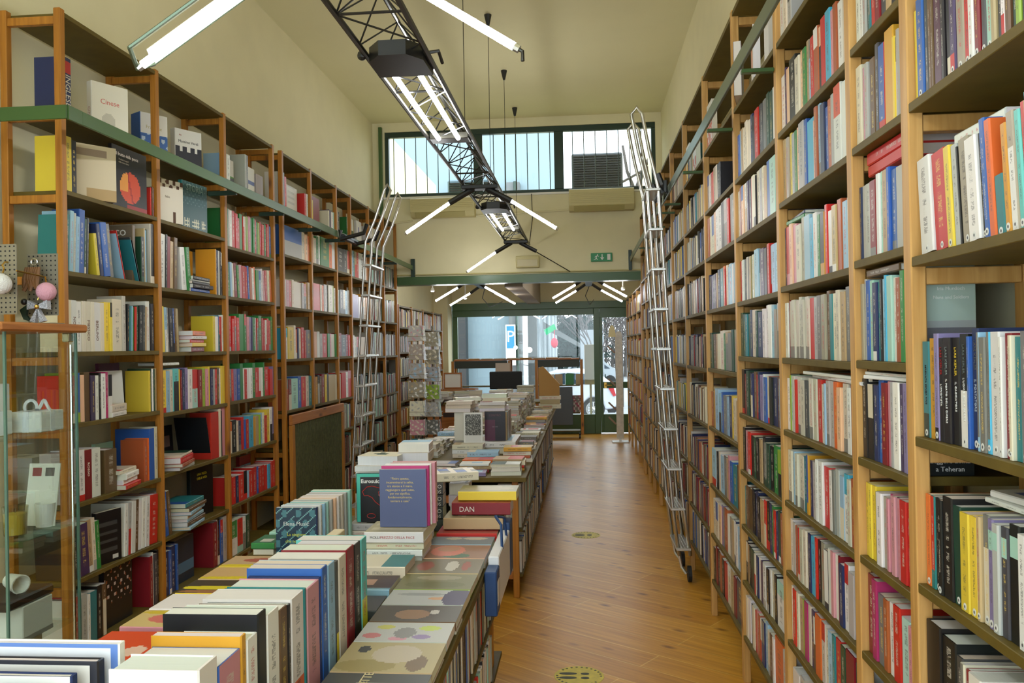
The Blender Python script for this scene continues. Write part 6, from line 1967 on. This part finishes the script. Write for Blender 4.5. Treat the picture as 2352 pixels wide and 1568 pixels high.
# black and blue covers standing at the far end
eur = lambda u, v: rgb(70, 180, 160) if (u < .07 or u > .94 or v > .93) else rgb(22, 20, 22)
ye = 3.735
stack(-.985, 3.75, T0, 'W2 g3.2', yaw=0, ds=.10, hh=.19, jitter=.0, jy=0)
m = Matrix.Translation((-1.055, ye, T0 + .058)) @ Matrix.Rotation(-PI / 2, 4, 'Z')
add_book(.025, .17, .222, 'k', m, label='black cover with turquoise border and red outline of Italy', art=eur, art_side=1, faces='cover', w=.9, group=None, letters=False, hard=True,
         texts=[('front', 'Eurosuicidio', .025, rgb(222, 220, 214), .5, .84, dict(bold=.0006)), ('front', 'come salvarsi', .007, rgb(210, 208, 204), .72, .56)])
ITALY = (-1.055, ye - .0135, T0 + .058)
stack(-.735, 3.205, T0, 'W2.6 g2.8 w2.6 W2.6', yaw=0, ds=.19, hh=.22, jitter=0, jy=0)
zm = T0 + .0008 + .106 + .0032
add_book(.042, .2, .23, 'w', flat(-.735, 3.20, zm, .042, .2, .23, 0), label='white hardcover with red spine title under the blue-grey back cover', faces='spine', w=1.4, group=None, letters=False, hard=True,
         art=lambda u, v: rgb(196, 186, 158) if int(u * 5) % 2 and .1 < v < .9 else rgb(170, 160, 128), texts=[('spine', 'MOLLI', .014, rgb(80, 76, 74), .5, .82), ('spine', 'PREZZO DELLA PACE', .014, rgb(176, 80, 76), .5, .44)])
zb2 = zm + .0435
bl_ = lambda u, v: rgb(84, 92, 128)
standing(-.622, 3.18, .018, .185, .225, 'v', 'blue-grey back cover with a yellow paragraph standing on the front table', art=bl_, z=zb2, w=.9, letters=False,
         texts=[('back', s, .0125, rgb(206, 180, 110), .56, .84 - .065 * q) for q, s in enumerate(('“Finire questo,', 'incamminarsi la salita,', 'tra stanze e il mare,', 'raggiungere quel tutto,', 'per me significa,', 'fondamentalmente,', 'tornare a casa”'))])
standing(-.614, 3.202, .02, .19, .236, 'P', 'violet-magenta book standing behind the blue-grey back cover', z=zb2, w=.5)
standing(-.61, 3.226, .018, .185, .24, 'w', 'white book between the magenta and the pink one', z=zb2, w=.5)
standing(-.598, 3.248, .045, .18, .242, 'p', 'dusty pink hardcover closing the little group', z=zb2, w=.5, hard=True)
stack(-.735, 3.46, T0, 'w4 W4 w5 W5 w5 w5 w4', yaw=PI, ds=.16, hh=.155, place_name='the white pile behind the blue-grey cover')
# tall cream piles at the wall-side far corner
stack(-.985, 3.92, T0, 'W4.6 w4.6 w3 W4 W5.5 W5 w2.4 W4.6', yaw=PI, ds=.16, hh=.2, jitter=.012, jy=.1, place_name='the tall cream pile, front table far corner', w=.9)
stack(-.84, 4.025, T0, 'w4.6 W4.6 w5 W5 W5 w5 W5 w4', yaw=PI / 2 + .1, ds=.15, hh=.19, jitter=.008, jy=.1, place_name='the second tall cream pile, partly behind the first', w=.9)
# dark pile with white letters
zz = T0
for q in range(4):
    m = flat(-.745, 3.845, zz + .001, .055, .12, .16, .02 * q)
    add_book(.055, .12, .16, 'd', m, label=f"{('lowest', 'second', 'third', 'topmost')[q]} of the dark grey volumes with white letters piled by the walk-through", faces='spine', w=1, group=None, letters=False, texts=[('spine', 'UMO', .026, rgb(220, 220, 216), .66, .22), ('spine', 'EROS', .022, rgb(220, 220, 216), .22, .22)] if q else ())
    zz += .0565
stack(-.63, 3.89, zz, 'W4', yaw=.3, ds=.16, hh=.2, place_name='across the dark grey volumes', w=1)
stack(-.60, 3.93, T0, 'W5 w5 W5 w5.4', yaw=PI, ds=.1, hh=.1, jitter=0, jy=0)

# flat covers along the aisle edge, front to back
def cover_flat(x, y, z, t, d, h, k, label, art=None, yaw=0.0, tilt=0.0, texts=(), w=1.0, hard=False, face='top'):
    m = flat(x, y, z + .0012, t, d, h, yaw, tilt)
    add_book(t, d, h, k, m, label=label, art=art, faces=face, w=w, group='books lying along the aisle edge of the front table', hard=hard, texts=texts, letters=False, gn=(30, 40))

def blobs(base, *bl):
    def f(u, v):
        for (cu, cv, ru, rv, c) in bl:
            if ((u - cu) / ru) ** 2 + ((v - cv) / rv) ** 2 < 1: return c
        return base
    return f
# for lying covers u runs away from the spine (towards the back), v runs from the aisle end to the inner end
c1 = blobs(rgb(70, 70, 62), (.55, .5, .12, .3, rgb(150, 148, 132)))
c2 = blobs(rgb(176, 160, 112), (.75, .82, .12, .06, rgb(60, 56, 52)), (.6, .45, .3, .25, rgb(190, 176, 150)), (.3, .2, .26, .10, rgb(120, 96, 62)), (.2, .7, .2, .3, rgb(156, 140, 84)))
c3 = blobs(rgb(190, 190, 182), (.75, .75, .12, .1, rgb(200, 196, 90)), (.3, .85, .13, .1, rgb(200, 120, 120)), (.7, .25, .13, .12, rgb(190, 206, 80)), (.25, .3, .12, .1, rgb(150, 130, 170)), (.45, .5, .28, .12, rgb(140, 138, 132)), (.15, .55, .1, .1, rgb(210, 150, 160)))
c4 = blobs(rgb(84, 76, 62), (.45, .55, .3, .2, rgb(150, 116, 84)), (.6, .3, .12, .06, rgb(196, 190, 180)))
c5 = blobs(rgb(180, 182, 178), (.5, .12, .6, .18, rgb(72, 62, 92)), (.42, .32, .1, .16, rgb(206, 160, 120)), (.7, .6, .1, .3, rgb(150, 152, 150)))
c6 = blobs(rgb(120, 116, 76), (.3, .5, .2, .4, rgb(104, 104, 56)), (.75, .5, .15, .3, rgb(150, 140, 110)))
c7 = blobs(rgb(124, 114, 92), (.5, .8, .3, .12, rgb(150, 84, 74)), (.5, .42, .34, .09, rgb(196, 190, 176)), (.5, .22, .3, .06, rgb(160, 84, 70)))
c8 = blobs(rgb(150, 110, 84), (.7, .62, .2, .18, rgb(180, 130, 96)), (.55, .62, .4, .26, rgb(206, 120, 96)), (.2, .45, .16, .2, rgb(70, 110, 80)))
c9 = blobs(rgb(120, 134, 140), (.75, .3, .16, .2, rgb(196, 190, 170)), (.75, .65, .14, .14, rgb(186, 184, 160)))
for (y0c, y1c, k, l, a, txs) in (
        (1.86, 2.03, 'k', 'dark cover with pale title at the very front of the aisle edge', c1, [('front', 'TUTTE', .034, rgb(206, 190, 140), .72, .6), ('front', 'LE FORME', .026, rgb(206, 190, 140), .36, .6)]),
        (2.035, 2.245, 'U', 'ochre painted cover second along the aisle edge', c2, []),
        (2.25, 2.41, 'g', 'pale cover with coloured circles along the aisle edge', c3, []),
        (2.415, 2.57, 'u', 'brown cover with a dim face along the aisle edge', c4, []),
        (2.575, 2.735, 'g', 'pale grey cover with a violet edge along the aisle', c5, []),
        (2.74, 2.93, 'l', 'olive landscape cover along the aisle edge', c6, []),
        (2.935, 3.14, 'U', 'olive and red cover with white block letters along the aisle', c7, []),
        (3.145, 3.36, 'e', 'peach portrait cover along the aisle edge', c8, []),
        (3.365, 3.51, 's', 'blue-grey cover with cream panels at the end of the aisle edge', c9, [])):
    d = y1c - y0c
    xc = -.522
    stack(xc + .01, (y0c + y1c) / 2, T0, 'W1.2', yaw=0, ds=d * .9, hh=.235, jitter=0, jy=0)
    cover_flat(xc, (y0c + y1c) / 2, T0 + .0135, .026, d, .262, k, l, a, rnd.uniform(-.012, .012), 0.0, txs, w=.8)
# middle gap: piles between the standing rows and the aisle edge
stack(-.755, 2.995, T0, 'w2.6 W4.4', yaw=0, ds=.17, hh=.2, jitter=.004, jy=.01, place_name='the pale pair in front of the red-titled hardcover', w=1)
add_book(.05, .17, .19, 's', flat(-.755, 2.79, T0, .05, .17, .19, .0), label='book with a dark face and sky-blue spine beyond the turquoise spine', faces='top', w=1.2, group=None, letters=False,
         art=lambda u, v: rgb(110, 150, 170) if u < .12 else (rgb(170, 130, 110) if .35 < v < .8 and .3 < u < .7 else rgb(60, 40, 36)))
stack(-.755, 2.60, T0, 'd3.4', yaw=0, ds=.16, hh=.19, place_name='dark cover directly beyond the turquoise spine')

# thick piled novels at the far aisle corner
zz = T0
for q, (t, k, l, tx, a) in enumerate(((.05, 'r', 'thick red novel lowest in the pile at the far aisle corner', [('spine', 'NORVEG', .03, rgb(150, 30, 30), .5, .78)], blobs(rgb(150, 50, 46), (.6, .4, .2, .3, rgb(206, 190, 170)))),
        (.05, 'U', 'thick olive-tan novel second in the far corner pile', [], blobs(rgb(150, 138, 104), (.5, .7, .3, .08, rgb(206, 200, 180)))),
        (.055, 'R', 'thick dark red novel with white capitals in the far corner pile', [('spine', 'DAN', .032, rgb(226, 220, 206), .45, .74)], blobs(rgb(150, 84, 48), (.5, .5, .45, .4, rgb(160, 94, 54)))),
        (.04, 'y', 'yellow-green novel on top of the far corner pile', [], blobs(rgb(150, 142, 98), (.5, .5, .3, .4, rgb(170, 156, 116)))))):
    yy = (3.605, 3.665, 3.715, 3.745)[q]
    m = flat((-.515, -.495, -.465, -.44)[q], yy, zz + .0012, t, .17, .262, 0.0)
    add_book(t, .17, .262, k, m, label=l, art=a, faces='top', w=1.2, group=None, letters=False, texts=tx, hard=False)
    zz += t + .0035

# left edge of the front table
cl = [(2.13, 'r', 'red-orange poster-like cover on the wall side of the front table', blobs(rgb(214, 74, 30), (.5, .5, .12, .1, rgb(226, 190, 170)), (.25, .3, .1, .14, rgb(226, 150, 120)), (.2, .75, .2, .1, rgb(120, 80, 60)))),
      (2.395, 'p', 'pink and tan illustrated cover on the wall side of the front table', blobs(rgb(206, 180, 120), (.5, .5, .3, .34, rgb(206, 110, 100)), (.85, .5, .12, .5, rgb(206, 180, 50)))),
      (2.56, 'w', 'white pages of an open-edged book on the wall side', None), (2.725, 'y', 'dark cover with a yellow band on the wall side of the front table', blobs(rgb(60, 50, 36), (.4, .5, .14, .6, rgb(214, 196, 30)), (.12, .5, .12, .5, rgb(150, 100, 60)))),
      (2.89, 'U', 'tan cover with a yellow strip on the wall side of the front table', blobs(rgb(200, 164, 110), (.1, .5, .12, .6, rgb(214, 190, 30)), (.5, .3, .2, .2, rgb(120, 70, 40)))),
      (3.055, 'y', 'second yellow-striped cover on the wall side of the front table', blobs(rgb(190, 160, 120), (.1, .5, .12, .6, rgb(214, 190, 30)), (.6, .5, .2, .3, rgb(170, 90, 70)))),
      (3.42, 'n', 'green illustrated cover on the wall side of the front table', blobs(rgb(50, 110, 80), (.3, .5, .2, .3, rgb(190, 190, 180)))), (3.62, 'T', 'mint cover on the wall side of the front table', None), (3.8, 'w', 'white cover on the wall side of the front table', None)]
for yy, k, l, a in cl:
    dd = .30 if k == 'r' else .155
    hw = .3 if yy < 3.1 else .1
    xx = -1.225 if yy < 3.1 else -1.35
    stack(xx, yy, T0, 'W2.2', yaw=PI, ds=dd * .9, hh=hw * .9, jitter=0, jy=0)
    cover_flat(xx, yy, T0 + .024, .025, dd, hw, k, l, a, 0, 0, w=.7)

# ------------------------------------------------------------------ under the front table
for z, sh in ((.44, .30), (.16, .24)):
    row('L', 2.30 if z > .3 else 1.45, 3.70, z, pal='wkgWgdwTbr', hs=(sh - .06, sh), ds=(.14, .16), x_in=0, xface=-.43, tn=(.012, .03), place_name=('upper' if z > .3 else 'lower') + ' shelf under the front table', w=.3)

# ------------------------------------------------------------------ second and last tables
cream = 'WWWwiWUgaWiw'
tops = 'WUwOUWysgaeWGUai'
cols_ = (-1.24, -1.0, -.76, -.52)
def pile_at(x, y, n, yaw, top, label=None, w=.45):
    spec = ' '.join(f"{rnd.choice(cream) if q < n - 1 else top}{rnd.uniform(1.4, 3.4):.1f}" for q in range(n))
    return stack(x, y, T0, spec, yaw=yaw, ds=rnd.uniform(.13, .155), hh=rnd.uniform(.2, .215), jitter=.01, jy=.07, place_name=label, w=w)
# front edge of the second table
pile_at(-1.24, 5.47, 2, PI, 'W'); 
stack(-1.02, 5.45, T0, 'W3.4 W.8', yaw=PI, ds=.15, hh=.22, place_name='the pale pair at the bare table edge, wall side of the purple-spined book')
stack(-.76, 5.45, T0, 'v2.6', yaw=0, ds=.15, hh=.215, place_name='at the second table edge, with a lilac to cream spine', w=1.5)
stack(-.755, 5.62, T0, 'R2 U2.4 w1.4', yaw=0, ds=.15, hh=.21, place_name='the maroon and tan pile behind the lilac spine')
stack(-.52, 5.50, T0, 'w2.6 w2.6 w2', yaw=PI, ds=.15, hh=.2, place_name='the white pile at the aisle corner of the second table', w=.8)
stack(-1.0, 5.64, T0, 'G1.6 s1.4 G1.4 g1.6', yaw=PI, ds=.15, hh=.23, place_name='the grey layered pile on the second table')
stack(-.52, 5.70, T0, 'Y2 r1.6 W3 U1.4', yaw=0, ds=.15, hh=.2, place_name='the red-striped pile by the aisle on the second table')
stack(-.76, 5.86, T0, 'W2 o3.4', yaw=0, ds=.15, hh=.21, place_name='the pile topped with a bright orange spine', w=1)
stack(-.74, 6.04, T0, 'W3 W2 s3.6', yaw=0, ds=.16, hh=.22, place_name='the pile topped with a light blue spine', w=1)
red_sun = blobs(rgb(206, 180, 120), (.5, .62, .3, .2, rgb(190, 50, 50)))
stack(-.5, 6.1, T0, 'W3 O2 W3 Y3', yaw=0, ds=.16, hh=.2, arts=lambda i: red_sun, place_name='the pile with a red sun on its top cover')
# two covers standing to face the camera
ph = lambda u, v: (rgb(222, 220, 214) if u < .06 or u > .94 or v > .95 or v < .03 else (rgb(206, 204, 200) if v < .26 else (rgb(92, 90, 84) if math.sin(u * 37 + v * 11) * math.sin(v * 41 - u * 13) > .0 else (rgb(160, 158, 148) if math.sin(u * 61) * math.sin(v * 53) > .1 else rgb(52, 50, 46)))))
m = Matrix.Translation((-1.01, 6.30, T0 + .02)) @ Matrix.Rotation(-.1, 4, 'X') @ Matrix.Rotation(-PI / 2, 4, 'Z')
add_book(.015, .165, .27, 'w', m, label='tall white-framed crowd photograph cover standing on the second table', art=ph, faces='cover', w=2, group=None, letters=False, gn=None) if False else None
BOOKS_ = None
add_book(.015, .15, .235, 'w', Matrix.Translation((-.945, 6.40, T0 + .105)) @ Matrix.Rotation(-PI / 2, 4, 'Z'), label='white-framed crowd photograph cover standing on the second table', art=ph, faces='cover', w=3, group=None, letters=False, gn=(26, 36))
stack(-.9, 6.36, T0, 'W3 w3.4 W3.6', yaw=0, ds=.17, hh=.24, jitter=0, jy=0)
mar = lambda u, v: rgb(84, 30, 56) if v < .7 and u < .5 else rgb(34, 26, 34)
add_book(.03, .165, .235, 'm', Matrix.Translation((-.795, 6.55, T0 + .103)) @ Matrix.Rotation(-PI / 2, 4, 'Z'), label='dark maroon cover with faint lettering standing on the second table', art=mar, faces='cover', w=3, group=None, letters=False,
         texts=[('front', 'CONTRO', .022, rgb(110, 60, 70), .5, .86), ('front', 'ogni cosa', .012, rgb(160, 140, 150), .5, .48)])
yy = 6.60
for i, (t, k) in enumerate(((.02, 'U'), (.02, 'k'), (.03, 's'), (.03, 'w'), (.035, 'R'), (.03, 'w'), (.03, 'u'), (.03, 'k'), (.03, 'W'), (.03, 'R'), (.03, 'i'))):
    standing(-.62, yy, t, .15, .225, k, f"{ORD[i + 1]} spine behind the maroon cover, {PAL[k][1]}", z=T0 + .099, w=.35)
    standing(-.90, yy + .005, t, .15, .225, rnd.choice('Wkiuw'), f"{ORD[i + 1]} book of the inner rank behind the crowd photograph", z=T0 + .099, w=.1)
    yy += t + .006
stack(-.72, 6.78, T0, 'W5 w4.6', yaw=0, ds=.55, hh=.34, jitter=0, jy=0)
zt = T0 + .1 + .228
for x, y, n in ((-1.0, 6.66, 3), (-.75, 6.70, 3), (-.98, 6.84, 4), (-.74, 6.86, 4)):
    spec = ' '.join(f"{rnd.choice('WWiwW')}{rnd.uniform(2.2, 3.6):.1f}" for q in range(n))
    stack(x, y, zt, spec, yaw=PI + rnd.uniform(-.2, .2), ds=.145, hh=.21, jitter=.012, jy=.12, place_name=f"the {('loose', 'twin', 'rear', 'rear twin')[(int(y * 100) + n) % 4]} cream pile on top of the standing books")
# the rest: piles in four ranks
y = 5.66
while y < 11.2:
    for ci, x in enumerate(cols_):
        if y < 6.2 and ci in (1, 2, 3): continue
        if y < 7.05 and ci in (1, 2): continue
        if 8.2 < y < 8.42: continue
        if y > 11.0 and ci > 1: continue
        n = rnd.choice((1, 2, 2, 3)) if ci == 3 else (rnd.choice((2, 3, 3, 4)) if ci == 0 else rnd.choice((4, 6, 7, 8)))
        if y > 8.4 and ci in (1, 2): n += rnd.choice((2, 4, 5))
        yaw = rnd.choice((0, PI, PI, PI / 2)) if ci < 3 else rnd.choice((0, 0, PI))
        top = rnd.choice('YUOGtWURwaWiU') if ci == 3 else rnd.choice(tops)
        pile_at(x + (0 if ci < 3 else .0), y, n, yaw, top, label=None)
    y += .235
for y0_, y1_ in ((5.50, 8.15), (8.48, 11.15)):
    for z, sh in ((.44, .29), (.14, .26)):
        row('L', y0_, y1_, z, pal='wwgWgdkTbUuw', hs=(sh - .06, sh), ds=(.14, .16), x_in=0, xface=-.43, tn=(.014, .035))
        row('R', y1_, y0_, z, pal='wgWkuUR', hs=(sh - .06, sh - .02), ds=(.12, .14), x_in=0, xface=-1.34, tn=(.03, .05))
# covers on end inside the second table's frame
stack(-.78, 5.56, .14, 'w6 B7 s6', yaw=0, ds=.12, hh=.35, jitter=.01)

# counter clutter
for x, y, s in ((-2.1, 11.9, 'W4 U3 i5 W3'), (-1.8, 11.95, 'W6 r2 b3 i4'), (-1.65, 12.3, 'i8 W6'), (-2.1, 12.5, 'W5 W4 y3')):
    stack(x, y, .86, s, yaw=PI + .2, ds=.16, hh=.22, jitter=.02, jy=.3)

# window display: covers and objects on the case
for i, (x, z, d, h, k, l) in enumerate(((-1.28, .95, .16, .22, 'd', 'grey-framed black cover on the window case shelf'), (-1.52, .95, .15, .2, 'k', 'dark cover in the window case beside the beige card'), (-.44, .95, .13, .19, 'U', 'tan cover standing on the window case shelf'), (-.60, .95, .15, .19, 'W', 'cream cover next to the magazine file'),
        (-.25, .95, .15, .2, 'n', 'green cover standing on the window case shelf'), (-.10, .95, .08, .19, 'U', 'narrow tan cover at the end of the case shelf'))):
    m = Matrix.Translation((x - d / 2, 14.70, z + .001)) @ Matrix.Rotation(-PI / 2, 4, 'Z')
    add_book(.025, d, h, k, m, label=l, faces='cover', w=2.5, group=None, letters=False)
for x0, z, h, pal_ in ((-.62, .46, .28, None), (-.32, .46, .3, None)):
    fl2 = lambda u, v: rgb(196, 180, 170) if math.sin(u * 21) * math.sin(v * 23) > .2 else (rgb(150, 60, 80) if math.sin(u * 13 + v * 9) > .6 else rgb(120, 110, 100))
    add_book(.03, .26, h, 'g', Matrix.Translation((x0, 14.72, z + .001)) @ Matrix.Rotation(-PI / 2, 4, 'Z'), label=('flowery comic cover low in the window case, by the table leg' if x0 < -.5 else 'flowery comic cover low in the window case, by the upright'), art=fl2, faces='cover', w=2, group=None, letters=False)
for i in range(9):
    x = -2.2 + i * .235
    stack(x, 14.78, 1.426, rnd.choice(('U1.4', 'U1.2', 'Y1.6', 'i1.4')), yaw=0, ds=.2, hh=.21, jitter=.004, jy=.02)
zf = stack(-.46, 11.2, T0, 'W6 U6 W5', yaw=0, ds=.12, hh=.28, jitter=0, jy=0)
f_ = empty('magazine_file', (-.46, 11.2, zf), 'tan cardboard magazine file at the end of the heaped table', 'magazine file')
obj('file_body', MB().prism([(-.61, zf + .001), (-.61, zf + .38), (-.55, zf + .40), (-.33, zf + .16), (-.33, zf + .001)], 'y', 11.15, 11.24), simple('kraft_card', rgb(186, 140, 76), .7), f_)
# monitor, card and frames between the table end and the window case
m_ = empty('monitor', (-1.2, 12.4, .86), 'black computer screen seen from behind the heaped table', 'monitor')
obj('screen', MB().box(-1.44, -.94, 12.55, 12.58, 1.0, 1.27, .012), M['blackmatte'], m_)
obj('stand', MB().box(-1.22, -1.16, 12.565, 12.6, .84, 1.02, .004).box(-1.32, -1.06, 12.5, 12.68, .821, .839, .004), M['black'], m_)
k_ = empty('desk', (-1.2, 12.6, 0), 'small desk behind the last table carrying the computer screen', 'desk')
obj('desktop', MB().box(-1.48, -.55, 12.3, 12.95, .79, .82, .003), M['olive'], k_)
for x in (-1.44, -.62):
    for y in (12.33, 12.88):
        obj('leg', MB().box(x, x + .04, y, y + .04, 0, .789, .003), M['pine_l'], k_)
tag(obj('notice_card', MB().prism([(14.52, 1.02), (14.525, 1.02), (14.575, 1.36), (14.57, 1.36)], 'x', -1.56, -1.3), simple('kraft_notice', rgb(196, 180, 164), .7)), 'plain beige card propped against the window case', 'card')
tag(obj('slate_board', MB().box(-.62, -.2, 14.55, 14.58, .25, .92, .004), simple('slate_grey', rgb(86, 94, 102), .6)), 'slate-grey board standing in front of the window case', 'board')
bf = empty('framed_picture', (-2.3, 13.4, 1.0), 'small wooden picture frame among the boxes before the window', 'picture frame')
obj('frame', MB().box(-2.28, -1.98, 13.3, 13.33, .98, 1.0).box(-2.28, -1.98, 13.3, 13.33, 1.22, 1.24).box(-2.28, -2.26, 13.3, 13.33, 1.001, 1.219).box(-2.0, -1.98, 13.3, 13.33, 1.001, 1.219), M['pine_x'], bf)
obj('picture', MB().box(-2.259, -2.001, 13.31, 13.32, 1.001, 1.219), M['card'], bf)
bx = empty('crate', (-2.1, 13.4, 0), 'brown open wooden crate carrying the picture frame', 'crate')
obj('crate_body', MB().box(-2.34, -1.75, 13.2, 13.24, .0, .97).box(-2.34, -1.75, 13.56, 13.6, 0, .97).box(-2.34, -2.3, 13.241, 13.559, 0, .97).box(-1.79, -1.75, 13.241, 13.559, 0, .97).box(-2.299, -1.791, 13.241, 13.559, .93, .96), M['pine_x'], bx)
# outline of Italy on the black cover
ix, iy, iz = ITALY
pts = [(.03, .14), (.05, .16), (.075, .165), (.095, .16), (.115, .155), (.118, .145), (.105, .138), (.108, .122), (.125, .10), (.14, .086), (.152, .078), (.158, .066), (.148, .066), (.150, .052), (.144, .040), (.136, .052), (.126, .066), (.108, .078), (.088, .094), (.075, .112), (.055, .122), (.038, .12), (.03, .14)]
NB = finish_books(300)
it = MB().tube([(ix + u, iy - .0006, iz + v) for u, v in pts], .0018, 5)
it.tube([(ix + .07 + .02 * math.cos(a), iy - .0006, iz + .028 + .011 * math.sin(a)) for a in [2 * PI * q / 10 for q in range(10)]], .0016, 5, closed=True)
host = [o for o in bpy.data.objects if o.get('label') == 'black cover with turquoise border and red outline of Italy']
if host:
    bpy.context.view_layer.update()
    h_ = host[0]
    inv = h_.matrix_world.inverted()
    it.V = [tuple(inv @ Vector(v)) for v in it.V]
    o = bpy.data.objects.new('map_outline', it.mesh('map_outline', simple('map_red', rgb(180, 44, 36), .5)))
    COL.objects.link(o); o.parent = h_
bpy.context.view_layer.update()
